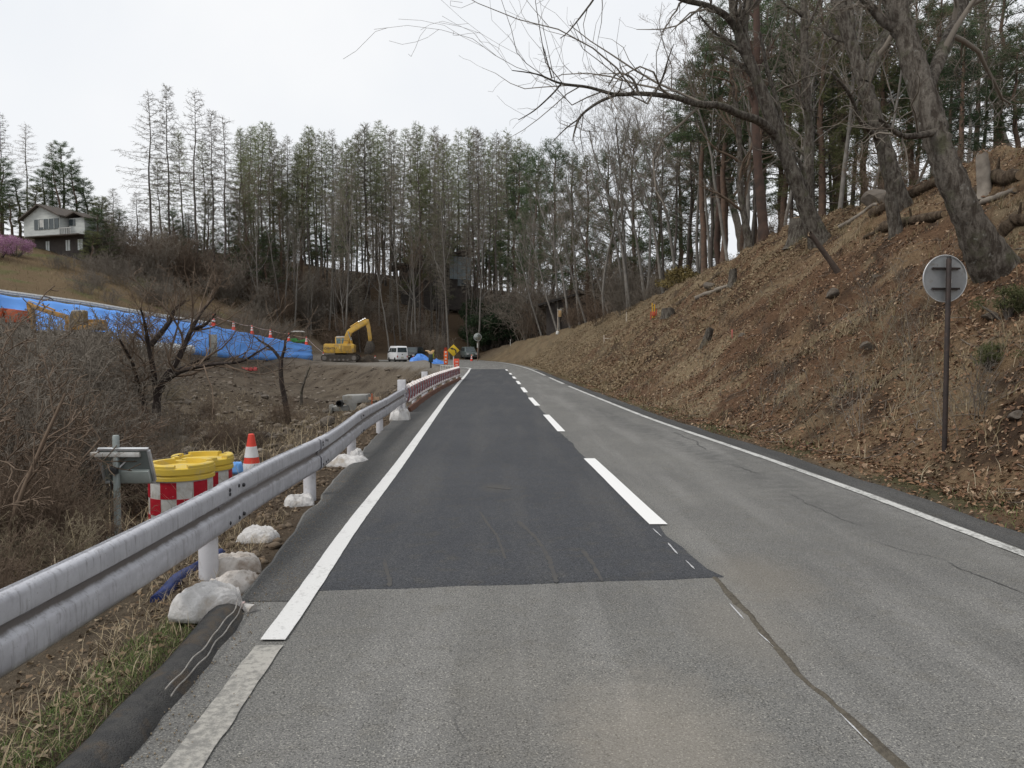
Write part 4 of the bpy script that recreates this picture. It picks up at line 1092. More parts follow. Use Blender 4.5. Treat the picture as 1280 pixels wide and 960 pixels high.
# ------------------------------------------------------------------ tarpaulin bank, rail above it, cones
m_tarp = mat('blue_tarpaulin', (.115, .33, .85), (.14, .37, .88), 1.3, .45, bump=.35, bscale=3.0, spec=.4)
TOPP = [(-20, 360, 56), (0, 369, 58.5), (110, 383, 64), (180, 394.5, 68.5), (270, 408.5, 77), (330, 421, 86), (388, 432, 96)]
BOTP = [(-20, 421, 54.5), (0, 424, 56.5), (110, 428, 61.5), (180, 433, 66.5), (270, 442.5, 75), (330, 447, 84.5), (391, 448, 95)]
def dens(lst, n):
    a = np.array([P(*p) for p in lst]); t = np.linspace(0, len(a) - 1, n); k = np.clip(t.astype(int), 0, len(a) - 2); f = (t - k)[:, None]
    return a[k] * (1 - f) + a[k + 1] * f
nT = 140; tp, bt = dens(TOPP, nT), dens(BOTP, nT)
V = []; rowsN = 14
for i in range(nT):
    for j in range(rowsN + 1):
        t = j / rowsN; q = bt[i] * (1 - t) + tp[i] * t
        w = fbm(np.array([i * .11 + j * .05]), np.array([j * .35]), 131)[0] * .7 + .12 * (1 - 2 * abs(math.sin(i * .19 + j * .12))) + .05 * math.sin(i * .9 - j * .5)
        V.append((q[0] + .5 * w * .8 + .10, q[1] - .6 * w * .5 - .1, q[2] + (.03 * math.sin(i * .9) if j in (0, rowsN) else 0) - (.25 if j == 0 else 0)))
i = np.arange(nT * (rowsN + 1)).reshape(nT, rowsN + 1)
F = np.stack([i[:-1, :-1], i[1:, :-1], i[1:, 1:], i[:-1, 1:]], -1).reshape(-1, 4)
front = np.array(V); 
back = front + np.array([-.25, .3, -.02])
VA = np.concatenate([front, back]); FB = F[:, ::-1] + len(front)
rim = np.r_[i[0, :], i[1:, -1], i[-1, -2::-1], i[-2:0:-1, 0]]
FR = np.stack([rim, np.roll(rim, -1), np.roll(rim, -1) + len(front), rim + len(front)], 1)
tarp = link('tarpaulin', np_mesh('tarpaulin', VA, np.concatenate([F, FB, FR]), True), m_tarp)
tag(tarp, 'long bright blue tarpaulin covering the cut bank below the upper road', 'tarpaulin')
# white rail along the upper road
e = empty('guardrail', (0, 0, 0), label='white guardrail along the upper road above the blue tarpaulin', cat='guardrail')
up = dens([(-20, 361.0, 56.7), (0, 365.5, 58.8), (110, 380, 64.5), (180, 392, 69.0), (264, 405.5, 77)], 40)
for k in range(0, 39, 3):
    seg = up[k:k + 4]
    if len(seg) < 2: break
    rings = []
    for q in seg:
        rings.append([(q[0] + .03, q[1], q[2] - .12), (q[0] + .08, q[1] - .06, q[2] - .04), (q[0] + .05, q[1], q[2] + .03), (q[0] + .08, q[1] - .06, q[2] + .10), (q[0] + .03, q[1], q[2] + .22), (q[0] - .02, q[1], q[2] + .22), (q[0] - .02, q[1], q[2] - .12)])
    MB().loft(rings).build('rail_beam', m_wht, e, smooth=30)
    q = seg[0]; zg = H1(q[0], q[1])
    MB().lathe([(.07, min(zg, q[2]) - .5), (.07, q[2] + .15)], 10, (q[0] - .1, q[1] + .05, 0)).build('post', m_wht, e, smooth=40)
# orange barrier cones strung with tape on the lower end of the upper road
cp_ = [(267, 411), (292, 415.5), (315, 419.5), (338, 424), (361, 427.5), (383, 431.5), (404, 433)]
cd_ = [78, 81.5, 85, 89, 92.5, 97, 100]
tops = []
for (px, py), d in zip(cp_, cd_):
    c1 = P(px, py, d); s_ = 1.25 if px > 270 else 1.5
    ti = np.interp(px, [q[0] for q in TOPP], [q[1] for q in TOPP]); td = np.interp(px, [q[0] for q in TOPP], [q[2] for q in TOPP])
    c1 = P(px, ti - .3, td + .35); zt = c1[2]; zg = zt if px < 395 else H1(c1[0], c1[1])
    cone((c1[0], c1[1], zg), 'orange and white cone strung with tape above the blue tarpaulin', CONE_S, s_, 'cones along the upper road edge')
    tops.append((c1[0], c1[1], (zg) + .70 * s_))
tp_ = MB()
for a, b in zip(tops[:-1], tops[1:]):
    pts = [(a[0] + (b[0] - a[0]) * t, a[1] + (b[1] - a[1]) * t, a[2] + (b[2] - a[2]) * t - .35 * 4 * t * (1 - t) * .35) for t in np.linspace(0, 1, 9)]
    tp_.tube(pts, .03, 4)
tag(tp_.build('barrier_tape', mat('pale_red_tape', (.6, .35, .28), (.7, .62, .58), 1.2, .5), smooth=60), 'pale red and white tape hung between the cones above the tarpaulin', 'tape')
# white pipe roll at the foot of the tarpaulin, panel, red bags
m_pipe = mat('pale_pipe', (.50, .51, .50), (.40, .41, .40), 1.5, .5)
pa = [P(172, 431.5, 63), P(205, 434.5, 66), P(240, 437.5, 69)]
e = empty('drain_pipe', pa[0], 0, 'long pale grey drain pipe lying along the foot of the tarpaulin', 'pipe')
o0 = Vector(pa[0])
MB().tube([Vector(p) - o0 for p in pa], .38, 14).build('pipe', m_pipe, e, smooth=50)
for k in (.02, .35, .65, .95):
    q = Vector(pa[0]).lerp(Vector(pa[-1]), k) - o0; dd = (Vector(pa[-1]) - o0).normalized()
    MB().tube([q - dd * .12, q + dd * .12], .43, 14).build('collar', mat('pipe_collar', (.58, .6, .62), None, 3, .5), e, smooth=50)
for k in (.15, .85):
    q = Vector(pa[0]).lerp(Vector(pa[-1]), k) - o0; zg = H1(q.x + o0.x, q.y + o0.y) - o0.z
    MB().box((q.x, q.y, (zg - .3 - .3) / 2), (.4, .5, abs(zg - .3 + .3) + .3)).build('support_block', mat('timber_block', (.2, .15, .1), None, 4, .9), e)
c1 = P(266, 442, 73.5)
e = empty('upright_panel', (c1[0], c1[1], c1[2] - .2), .35, 'grey upright board leaning against the blue tarpaulin', 'board')
MB().box((.1, 0, .95), (.60, .08, 2.0)).build('panel', mat('grey_board', (.33, .33, .30), (.26, .26, .24), 3, .7), e, bevel=.01)
MB().box((-.27, -.05, .95), (.12, .1, 2.1)).build('dark_post', m_trk, e)
c1 = P(311, 446.5, 80)
e = empty('red_bags', (c1[0], c1[1], H1(c1[0], c1[1]) - .05), .2, 'row of red plastic bags at the foot of the tarpaulin', 'bags')
for k in range(4): link('bag', bag_mesh('bag', .42, .35, .35, 40 + k, 16, 14), mat('red_bag', (.55, .10, .09), (.4, .07, .07), 6, .6), e, (-.6 + k * .4, 0, 0))

# ------------------------------------------------------------------ culvert in the gully
m_conc = mat('grey_concrete', (.30, .30, .285), (.22, .22, .21), 1.5, .85, bump=.3, bscale=8, dirt=(.16, .14, .11), dscale=2, dlo=.5, dhi=.7)
CD = 38.0
def cz(px, py, d=CD): return P(px, py, d)
c1 = cz(446, 517); zg = H1(c1[0], c1[1]); 
e = empty('concrete_culvert', (c1[0], c1[1], c1[2]), 0, 'broken grey concrete culvert box with a black pipe mouth in the gully', 'culvert')
def lc(px, py): q = cz(px, py); return (q[0] - c1[0], q[2] - c1[2])
MB().prism([lc(428, 494.5), lc(458, 493.5), lc(460, 503), lc(447, 504), lc(446, 516), lc(440, 517), lc(436, 507), lc(429, 503)], -.1, 1.1).build('culvert_box', m_conc, e, bevel=.03)
MB().prism([lc(414, 508), lc(414, 514.5), lc(437, 513.5), lc(437, 507)], .0, .8).build('apron', m_conc, e, bevel=.03)
MB().prism([lc(412.5, 505.5), lc(412.5, 516), lc(415.5, 517), lc(416.5, 509)], -.2, .5).build('wing_wall', m_conc, e, bevel=.02)
q = lc(425.5, 504); MB().lathe([(.14, -.12), (.16, -.12), (.16, .3), (.13, .3), (.13, -.1)], 16, (q[0], 0, q[1]), axis='y').build('pipe_mouth', m_blk, e, smooth=40)
MB().box((.1, .3, -.9), (1.3, .9, 1.9)).build('footing', m_soil, e)
c2 = cz(457, 513, 36.5)
e = empty('blue_wrapped_bundle', (c2[0], c2[1], c2[2] - .25), .3, 'small light blue wrapped bundle on a block beside the culvert', 'bundle')
link('bundle', bag_mesh('bundle', .5, .45, .55, 9, 20, 18), mat('light_blue_sheet', (.22, .38, .70), (.32, .48, .78), 5, .5), e)
MB().box((0, 0, -.6), (.5, .45, 1.25)).build('block', m_conc, e)
c2 = cz(465, 503, 36.5)
e = empty('marker_stake', (c2[0], c2[1], H1(c2[0], c2[1])), 0, 'thin red marker stake with a tan slat beside the culvert', 'stake')
zz = P(465, 492, 36.5)[2] - e.location.z
MB().box((0, 0, zz / 2 - .1), (.05, .05, zz + .2)).build('stake', mat('red_stake', (.5, .12, .05), None, 5, .6), e)
MB().box((.08, .04, zz - .22), (.5, .03, .13)).build('slat', mat('tan_wood', (.45, .30, .2), None, 5, .7), e)

# ------------------------------------------------------------------ signs and barriers at the far curve
def gpos(px, d): x = (px - 640) * d / 1000; return x, d, max(H1(x, d), -.05)
d = 62; x, y, z = gpos(567, d); e = empty('curve_sign', (x, y, z), 0, 'yellow diamond sign with black bent arrow on a white pole', 'road sign')
MB().lathe([(.04, -.3), (.04, 1.65)], 10).build('pole', m_post, e, smooth=40)
zc = P(565.5, 438, d)[2] - z
MB().prism([(0, zc + .47), (.47, zc), (0, zc - .47), (-.47, zc)], -.06, -.04).build('sign_plate', mat('sign_yellow', (.62, .42, .02), (.52, .36, .03), 4, .5), e, bevel=.004)
ar = [(.20, -.24), (.17, -.02), (.08, .10), (-.10, .14)]; mb = MB()
for a, b in zip(ar[:-1], ar[1:]): mb.bar((a[0], -.068, zc + a[1]), (b[0], -.068, zc + b[1]), .012, .09)
mb.prism([(-.08, zc + .24), (-.08, zc + .04), (-.27, zc + .16)], -.074, -.062); mb.build('arrow', m_blk, e)
# flasher lamp behind it
MB().prism([(-.75, zc + .2), (-.55, zc + .25), (-.45, zc + .1), (-.5, zc - .05), (-.72, zc - .02)], .1, .16).build('red_flag', mat('dark_red_cloth', (.3, .04, .02), None, 4, .8), e); MB().bar((-.6, .13, zc + .1), (0, .02, zc + .1), .03).build('flag_arm', m_trk, e)
d = 74; x, y, z = gpos(557.3, d); e = empty('orange_board', (x, y, z), 0, 'tall orange board with white marks standing at the platform edge', 'sign board')
zb, zt = P(557, 455.5, d)[2] - z, P(557, 438.5, d)[2] - z
MB().box((0, 0, (zb + zt) / 2), (.36, .05, zt - zb)).build('board', mat('orange_board', (.75, .13, .02), (.68, .11, .02), 4, .5), e, bevel=.01)
for k in range(4): MB().box((0, -.03, zb + .22 + k * .3), (.16, .012, .14)).build('white_mark', m_wht, e)
for sx in (-.15, .15): MB().bar((sx, 0, zb), (sx, .1, -.15), .04).build('leg', m_trk, e)
d = 58; x, y, z = gpos(570.5, d); e = empty('orange_board', (x, y, z), 0, 'short orange red panel with pale marks at the guardrail end', 'sign board')
zb, zt = P(570, 463, d)[2] - z, P(570, 448.5, d)[2] - z
MB().box((0, 0, (zb + zt) / 2), (.40, .05, zt - zb)).build('board', mat('orange_red', (.72, .10, .05), (.62, .09, .05), 4, .5), e, bevel=.01)
for k in range(3): MB().box((.03, -.03, zb + .18 + k * .22), (.2, .012, .09)).build('pale_mark', mat('pale_pink', (.75, .5, .45), None, 5, .6), e)
MB().box((0, -.02, zb - .12), (.34, .2, .26)).build('weight', m_wht, e, bevel=.03); MB().box((0, 0, (zb - .2) / 2 - .1), (.1, .1, abs(zb) + .3)).build('leg', m_trk, e)
d = 56; x, y, z = gpos(559, d); e = empty('lattice_barrier', (x, y, z), math.radians(-12), 'low white lattice barrier behind the end of the guardrail', 'barrier')
zb, zt = P(559, 466, d)[2] - z, P(559, 457, d)[2] - z
for k in range(9): MB().bar((-.48 + k * .12, 0, zb), (-.48 + k * .12, 0, zt), .04).build('upright', m_wht, e)
for t in (0, .5, 1): MB().bar((-.5, .03, zb + (zt - zb) * t), (.5, .03, zb + (zt - zb) * t), .05).build('crossbar', m_wht, e)
for sx in (-.45, .45): MB().bar((sx, .02, zb), (sx, .02, -.2), .06).build('leg', m_wht, e)
d = 64; x, y, z = gpos(538.5, d); e = empty('warning_lamp_stand', (x, y, z), 0, 'dark stand with yellow and white head beside the blue sheets', 'lamp stand')
MB().lathe([(.32, 0), (.30, .05), (.06, .09)], 14).build('base', m_trk, e, smooth=40)
MB().lathe([(.07, .05), (.07, .6)], 8).build('pole', mat('dark_timber', (.05, .04, .035), None, 5, .8), e)
MB().box((0, 0, .85), (.34, .3, .65)).build('battery_case', mat('dark_green_case', (.02, .05, .045), (.03, .04, .06), 5, .5), e, bevel=.04)
MB().box((.2, 0, 1.15), (.12, .12, .5)).build('green_bar', mat('yellow_green', (.35, .38, .05), None, 5, .5), e)
MB().prism([(-.1, 1.15), (-.28, 1.4), (-.45, 1.42), (-.45, 1.48), (-.2, 1.5), (.0, 1.38), (.12, 1.5), (.3, 1.52), (.3, 1.42), (.12, 1.15)], -.08, .08).build('lamp_head', mat('lamp_ochre', (.6, .38, .15), (.7, .55, .4), 5, .5), e, bevel=.02)
m_bsh = mat('blue_sheet_pile', (.06, .18, .55), (.10, .27, .68), 4, .5, bump=.5, bscale=5)
for (px, py, d, r, hh, sd, lab) in ((525, 455, 78, .85, .55, 2, 'crumpled blue plastic sheet pile left of the lamp stand'), (545, 452.5, 82, .85, .5, 8, 'crumpled blue plastic sheet pile right of the lamp stand')):
    heap('blue_sheet_pile', px, py, d, r, hh, sd, m_bsh, lab, 'plastic sheet', 1.25)
d = 88; x, y, z = gpos(516.5, d); cone((x, y, z), 'red and white cone lying low beside the van rear', CONE_S, 1.0)
d = 100; x, y, z = gpos(589.5, d); cone((x, y, z), 'red cone standing before the grey car at the curve', CONE_S, 1.1)
d = 97; x, y, z = gpos(450.5, d); cone((x, y, z), 'orange white cone to the left of the excavator bucket heap', CONE_S, 1.0)
d = 97; x, y, z = gpos(469, d); cone((x, y, z), 'orange white cone to the right of the excavator bucket heap', CONE_S, 1.0)
# traffic mirror
d = 100; x, y, z = gpos(597, d); e = empty('traffic_mirror', (x, y, z), math.radians(15), 'round traffic mirror with dark hood on a pole at the curve', 'traffic mirror')
zt = P(597, 417, d)[2] - z; zc = zt - .45
MB().lathe([(.045, -.4), (.045, zc)], 10).build('pole', mat('mirror_pole_brown', (.25, .16, .12), None, 5, .6), e, smooth=40)
MB().lathe([(.07, zc - 1.3), (.07, zc - .7)], 10).build('white_sleeve', m_wht, e, smooth=40)
MB().lathe([(.44, 0), (.46, .05), (.40, .10), (.2, .13), (.001, .14)], 28, (0, -.02, zc), axis='y').build('mirror_disc', mat('mirror_face', (.42, .45, .44), (.18, .19, .17), 3, .15, .7), e, smooth=50)
MB().tube([(.47 * math.cos(a), -.06, zc + .47 * math.sin(a)) for a in np.linspace(0, 2 * math.pi, 29)], .035, 6).build('mirror_rim', m_alu, e, smooth=60)

# ------------------------------------------------------------------ houses
m_wallw = mat('white_house_wall', (.50, .52, .50), (.40, .42, .41), 1.0, .8, stretch=(1, 1, 6))
m_roof = mat('brown_roof', (.085, .07, .058), (.06, .05, .043), 2, .8)
m_dkw = mat('dark_timber_wall', (.05, .043, .04), (.075, .065, .058), 2, .8)
hd = 104.0
c1 = P(70, 318, hd); zg = H1(c1[0], c1[1]); hz = min(zg, c1[2])
e = empty('hill_house', (c1[0], c1[1], c1[2] - .2), math.radians(-20), 'white two-storey house with brown gable roof behind pink blossom', 'house')
# local x: along the front (left to right), y: depth; front at y = 0
MB().box((.3, 1.95, 1.2 - 1.2), (8.4, 3.5, 2.6 + 2.4)).build('lower_wall', m_dkw, e)
MB().box((-1.5, 1.3, 3.75), (6.2, 4.1, 2.5)).build('upper_wall', m_wallw, e)
MB().prism([(-5.0, 4.8), (-1.6, 6.6), (2.0, 5.0), (2.0, 4.82), (-1.6, 6.38), (-5.0, 4.6)], -1.3, 3.9).build('roof', m_roof, e)
MB().prism([(-4.55, 5.0), (-1.6, 6.38), (1.55, 5.0)], -.75, 3.3).build('gable', m_wallw, e)
MB().box((-.6, -.78, 4.0), (4.2, .08, 1.3)).build('window', m_glass, e)
for x in (-1.9, -1.0, -.1, .8): MB().box((x, -.84, 4.0), (.07, .06, 1.3)).build('mullion', m_wallw, e)
MB().box((-1.35, -.84, 4.1), (.7, .03, .98)).build('curtain', mat('pale_curtain', (.5, .5, .48), None, 4, .8), e)
MB().box((.8, -.6, 2.42), (9.0, 1.5, .14)).build('eave', m_roof, e)
MB().box((3.3, 1.9, 3.6), (2.6, 3.1, 2.3)).build('side_wall', m_wallw, e)
MB().prism([(1.9, 5.0), (3.4, 5.5), (5.1, 4.7), (5.1, 4.55), (3.4, 5.32), (1.9, 4.8)], -.2, 3.8).build('side_roof', m_roof, e)
MB().box((2.55, .3, 4.2), (1.0, .08, .8)).build('window', m_glass, e)
for k in range(7): MB().bar((1.75 + k * .3, -.9, 2.5), (1.75 + k * .3, -.9, 3.35), .05).build('balustrade', m_wht, e)
MB().bar((1.6, -.9, 3.35), (3.7, -.9, 3.35), .07).build('balcony_rail', m_wht, e)
for x, w in ((1.9, .7), (4.0, .8), (-1.6, .6)):
    MB().box((x, .17, 1.3), (w, .06, 1.35)).build('window', mat('bright_window', (.62, .66, .66), (.5, .54, .54), 3, .3), e)
    MB().box((x, .14, 1.3), (.05, .05, 1.35)).build('mullion', m_dkw, e)
# cabin among the larches
cd = 138.0
c1 = P(545, 372, cd); zg = H1(c1[0], c1[1])
e = empty('forest_cabin', (c1[0], c1[1], c1[2] - .4), math.radians(8), 'dark low-roofed forest cabin with grey metal panels among the larches', 'cabin')
MB().box((0, 3, 2.2), (12, 6, 7.6)).build('wall', m_dkw, e)
MB().prism([(-8.0, 5.6), (-3.0, 6.6), (6.5, 8.9), (6.5, 8.6), (-3.0, 6.25), (-8.0, 5.3)], -1.2, 7.5).build('roof', m_roof, e)
mpn = mat('grey_metal_panel', (.26, .31, .33), (.19, .23, .25), 1.2, .5, stretch=(6, 1, .4))
for k in range(5): MB().box((2.6 + k * .75, -.1, 5.6 - .05 * k), (.70, .1, 3.9)).build('metal_panel', mpn, e)
MB().box((5.7, .5, 6.7), (.9, .15, 1.2)).build('window', mat('pale_window', (.5, .53, .54), None, 3, .3), e)
MB().box((4.5, -.12, 3.0), (1.6, .1, 1.2)).build('window', m_glass, e)
# low dark shed roofs behind the leaning trees on the right
sd_ = 100.0
c1 = P(728, 398, sd_); zg = H1(c1[0], c1[1])
e = empty('low_shed', (c1[0], c1[1], zg), math.radians(-5), 'low dark brown shed roof behind the leaning bare trees', 'shed')
zt = P(728, 368, sd_)[2] - zg
MB().box((0, 2, zt / 2 - .6), (9, 4, zt + .2)).build('wall', m_dkw, e)
MB().prism([(-5.5, zt - 1.2), (0, zt + .3), (6.0, zt - .6), (6.0, zt - .8), (0, zt + .05), (-5.5, zt - 1.45)], -.8, 4.6).build('roof', mat('dark_roof', (.05, .045, .042), (.035, .032, .03), 2, .8), e)
MB().box((-2.6, -.03, zt - 2.0), (.5, .06, .7)).build('window', mat('tan_window', (.45, .40, .3), None, 3, .5), e)
MB().box((2.0, -.03, zt - 2.1), (1.0, .06, .9)).build('window', m_glass, e)
# items on the bank
def stake(px, pb, pt, label, m, w=.06, flag=None, name='survey_stake', cat='stake'):
    x, y, z = on_ground(px, pb); zt = P(px, pt, y)[2]
    e = empty(name, (x, y, z), 0, label, cat); h = zt - z
    MB().box((0, 0, h / 2 - .15), (w, w, h + .3)).build('stake', m, e)
    if flag: flag(e, h)
    return e
m_lath = mat('pale_lath', (.55, .48, .4), None, 6, .7)
def fl_box(e, h):
    MB().box((.25, -.05, h - .55), (.34, .2, .75)).build('box', mat('tan_box', (.5, .33, .16), (.4, .27, .15), 4, .7), e, bevel=.02)
    MB().box((.25, -.05, h - .12), (.38, .22, .08)).build('box_lid', m_wht, e); MB().lathe([(.2, -.05), (.22, .1), (.15, .3), (.001, .36)], 12).build('white_base', m_wht, e, smooth=50)
stake(697, 418, 386, 'tall pale post with a tan box and white foot on the bank crest', m_lath, .07, fl_box, 'post_with_box', 'post')
stake(783, 402, 390, 'short pale survey lath on the bank below the notice panel', m_lath, .06)
stake(755, 428, 419, 'low pale survey lath frame on the lower bank face', m_lath, .06, lambda e, h: MB().box((.35, 0, h * .55), (.8, .04, .05)).build('crosspiece', m_lath, e))
stake(915, 424, 412, 'thin red marker stake on the leaf covered bank', mat('red_marker', (.6, .2, .17), None, 6, .6), .035)
stake(638, 432, 424, 'tiny white marker stake at the far bank end', m_wht, .07)
x, y, z = on_ground(769, 386); zt = P(769, 370, y)[2]
e = empty('notice_panel', (x, y, z), .2, 'small white notice panel between the leaning trunks', 'panel')
h = zt - z; MB().box((.0, 0, h - .5), (.75, .05, 1.0)).build('panel', m_wht, e, bevel=.01); MB().box((-.3, .05, h / 2 - .2), (.08, .06, h + .4)).build('leg', m_trk, e); MB().box((.3, .05, h / 2 - .2), (.08, .06, h + .4)).build('leg', m_trk, e)
x, y, z = on_ground(816, 398); e = empty('marker_bundle', (x, y, z), 0, 'bundle of yellow and orange red marker poles on the bank crest', 'marker poles')
hh = (P(816, 374, y)[2] - z) * .8
for k, (dx, m_, f) in enumerate(((0, 'y', 1.0), (.12, 'y', .92), (.22, 'r', .62), (-.12, 'r', .45), (.06, 'r', .55))):
    MB().bar((dx, .02 * k, -.15), (dx + .08 * (k - 2) * .3, .02 * k, hh * f), .05).build('marker_pole', mat('marker_yellow', (.75, .42, .03), None, 5, .5) if m_ == 'y' else mat('marker_red', (.5, .10, .05), None, 5, .5), e)
MB().box((.05, -.05, hh * .3), (.2, .1, hh * .28)).build('orange_cover', mat('marker_red', (.65, .12, .05)), e, bevel=.02)
# ------------------------------------------------------------------ trees
def nrm3(v):
    l = math.sqrt(v[0] * v[0] + v[1] * v[1] + v[2] * v[2]) + 1e-9
    return (v[0] / l, v[1] / l, v[2] / l)
def tilt(d, ang, rg):
    r = nrm3((rg.gauss(0, 1), rg.gauss(0, 1), rg.gauss(0, 1)))
    k = r[0] * d[0] + r[1] * d[1] + r[2] * d[2]
    w = nrm3((r[0] - k * d[0], r[1] - k * d[1], r[2] - k * d[2]))
    c, s = math.cos(ang), math.sin(ang)
    return (d[0] * c + w[0] * s, d[1] * c + w[1] * s, d[2] * c + w[2] * s)
def grow(out, p, d, L, r, lev, rg, o):
    n = o['seg'][lev]; st = L / n; pts = [p]; rad = [r]; dirs = [d]; tp = o.get('tip', .35)
    wg, up = o['wig'][lev], o['up'][lev]
    for i in range(n):
        d = nrm3((d[0] + rg.gauss(0, wg), d[1] + rg.gauss(0, wg), d[2] + rg.gauss(0, wg) + up))
        p = (p[0] + d[0] * st, p[1] + d[1] * st, p[2] + d[2] * st)
        pts.append(p); rad.append(max(o.get('rmin', .004), r * (1 - (1 - tp) * (i + 1) / n))); dirs.append(d)
    out[min(lev, len(out) - 1)].add(pts, rad, o['sides'][lev])
    kids(out, pts, rad, dirs, L, lev, rg, o)
    return pts
def kids(out, pts, rad, dirs, L, lev, rg, o, nk=None, t0=None):
    if lev + 1 >= len(o['seg']): return
    k_n = nk if nk is not None else o['kids'][lev]; s0 = o['start'][lev] if t0 is None else t0; n = len(pts) - 1
    for k in range(k_n):
        t = s0 + (1 - s0) * (k + rg.random()) / k_n
        f = t * n; i = min(n - 1, int(f)); f -= i
        a, b = pts[i], pts[i + 1]
        q = (a[0] + (b[0] - a[0]) * f, a[1] + (b[1] - a[1]) * f, a[2] + (b[2] - a[2]) * f)
        rr = rad[i] + (rad[i + 1] - rad[i]) * f
        dd = tilt(dirs[i + 1], o['ang'][lev] * rg.uniform(.65, 1.3), rg)
        ln = L * o['ratio'][lev] * (1.15 - .55 * t) * rg.uniform(.6, 1.25)
        grow(out, q, dd, ln, max(o.get('rmin', .004), min(rr * .75, rr * o['rr'][lev])), lev + 1, rg, o)
m_bark_l = mat('larch_bark', (.065, .055, .048), (.11, .098, .086), 3, .9, rand=.25)
m_bark_d = mat('grey_bark', (.15, .14, .125), (.22, .205, .185), 2.5, .9, bump=.4, rand=.2)
m_bark_p = mat('pine_bark', (.09, .065, .05), (.14, .09, .065), 3, .9, rand=.2)
m_bark_r = mat('red_pine_bark', (.085, .052, .040), (.05, .036, .03), 2.2, .9, bump=.5)
m_twig = mat('brown_twigs', (.16, .137, .112), (.20, .175, .145), 1, .9, rand=.2)
m_twig_r = mat('reddish_twigs', (.12, .085, .06), (.16, .12, .088), 1, .9, rand=.2)
m_twig_o = mat('tan_twigs', (.25, .21, .14), (.18, .15, .105), 1, .9, rand=.2)
m_nd_l = island_mat('larch_buds', [(.17, .24, .09), (.24, .31, .12), (.20, .215, .12), (.30, .34, .17)], rand=.2, transl=.45)
m_nd_g = island_mat('larch_grey_buds', [(.18, .175, .135), (.23, .21, .165), (.16, .15, .12)], rand=.2, transl=.45)
m_nd_p = island_mat('pine_needles', [(.065, .11, .05), (.095, .14, .062), (.125, .155, .085), (.075, .108, .062)], rand=.25, transl=.45)
m_nd_d = island_mat('cedar_needles', [(.03, .055, .03), (.045, .075, .038), (.06, .085, .045)], rand=.2, transl=.45)
m_nd_o = island_mat('olive_needles', [(.10, .12, .05), (.14, .15, .07), (.17, .165, .09)], rand=.2, transl=.45)
PROTO = {}
def proto(key, parts): PROTO[key] = parts
def tubes_mesh(name, T): v, f = T.arrays(); return np_mesh(name, v, f, True)
def larch(key, seed, h=25.0, start=.32, nb=90, reach=3.0, buds=0, mb=None):
    rg = random.Random(seed); rn = np.random.default_rng(seed)
    T0, T1 = Tubes(), Tubes(); pts = []; x = y = 0
    n = 12
    for i in range(n + 1):
        pts.append((x, y, h * i / n)); x += rg.gauss(0, .09); y += rg.gauss(0, .09)
    T0.add(pts, [max(.02, .17 * (1 - i / n) ** .85 + .012) * (1.25 if i == 0 else 1) for i in range(n + 1)], 7)
    C, D = [], []
    for k in range(nb):
        t = start + (1 - start) * ((k + rg.random()) / nb) ** .9
        f = t * n; i = min(n - 1, int(f)); f -= i; a, b = pts[i], pts[i + 1]
        p = tuple(a[q] + (b[q] - a[q]) * f for q in range(3)); az = k * 2.4 + rg.random()
        s = (t - start) / (1 - start)
        L = reach * (.45 + .9 * s if s < .25 else (1.05 - .95 * (s - .25) / .75)) * rg.uniform(.55, 1.2) + .25
        el = -.12 + .55 * s + rg.gauss(0, .12)
        d = (math.cos(az) * math.cos(el), math.sin(az) * math.cos(el), math.sin(el))
        bp = [p]; q = p
        for j in range(4):
            d = nrm3((d[0] + rg.gauss(0, .08), d[1] + rg.gauss(0, .08), d[2] + (.10 if j > 1 else -.05) + rg.gauss(0, .06)))
            q = (q[0] + d[0] * L / 4, q[1] + d[1] * L / 4, q[2] + d[2] * L / 4); bp.append(q)
        T1.add(bp, [.034, .028, .022, .016, .010], 3)
        for j in range(int(5 + L * 4.5)):
            u = rg.uniform(.2, 1) * 4; i2 = min(3, int(u)); u -= i2
            w = tuple(bp[i2][z] + (bp[i2 + 1][z] - bp[i2][z]) * u for z in range(3))
            dd = tilt(d, rg.uniform(.5, 1.2), rg); l2 = rg.uniform(.25, .75)
            e2_ = (w[0] + dd[0] * l2, w[1] + dd[1] * l2, w[2] + dd[2] * l2 - .08)
            T1.add([w, ((w[0] + e2_[0]) / 2, (w[1] + e2_[1]) / 2, (w[2] + e2_[2]) / 2 + .04), e2_], [.013, .011, .008], 3)
            for _ in range(buds):
                g = rg.random(); C.append((w[0] + (e2_[0] - w[0]) * g, w[1] + (e2_[1] - w[1]) * g, w[2] + (e2_[2] - w[2]) * g)); D.append(dd)
    parts = [('trunk', tubes_mesh('trunk', T0), m_bark_l), ('branches', tubes_mesh('branches', T1), m_twig)]
    if buds:
        C = np.array(C) + rn.normal(size=(len(C), 3)) * .06; dd = rand_dirs(rn, len(C)); v, f = quads(C, dd, perp(rn, dd), rn.uniform(.10, .22, len(C)), rn.uniform(.03, .055, len(C)), .15)
        parts.append(('crown', np_mesh('crown', v, f), mb))
    proto(key, parts)
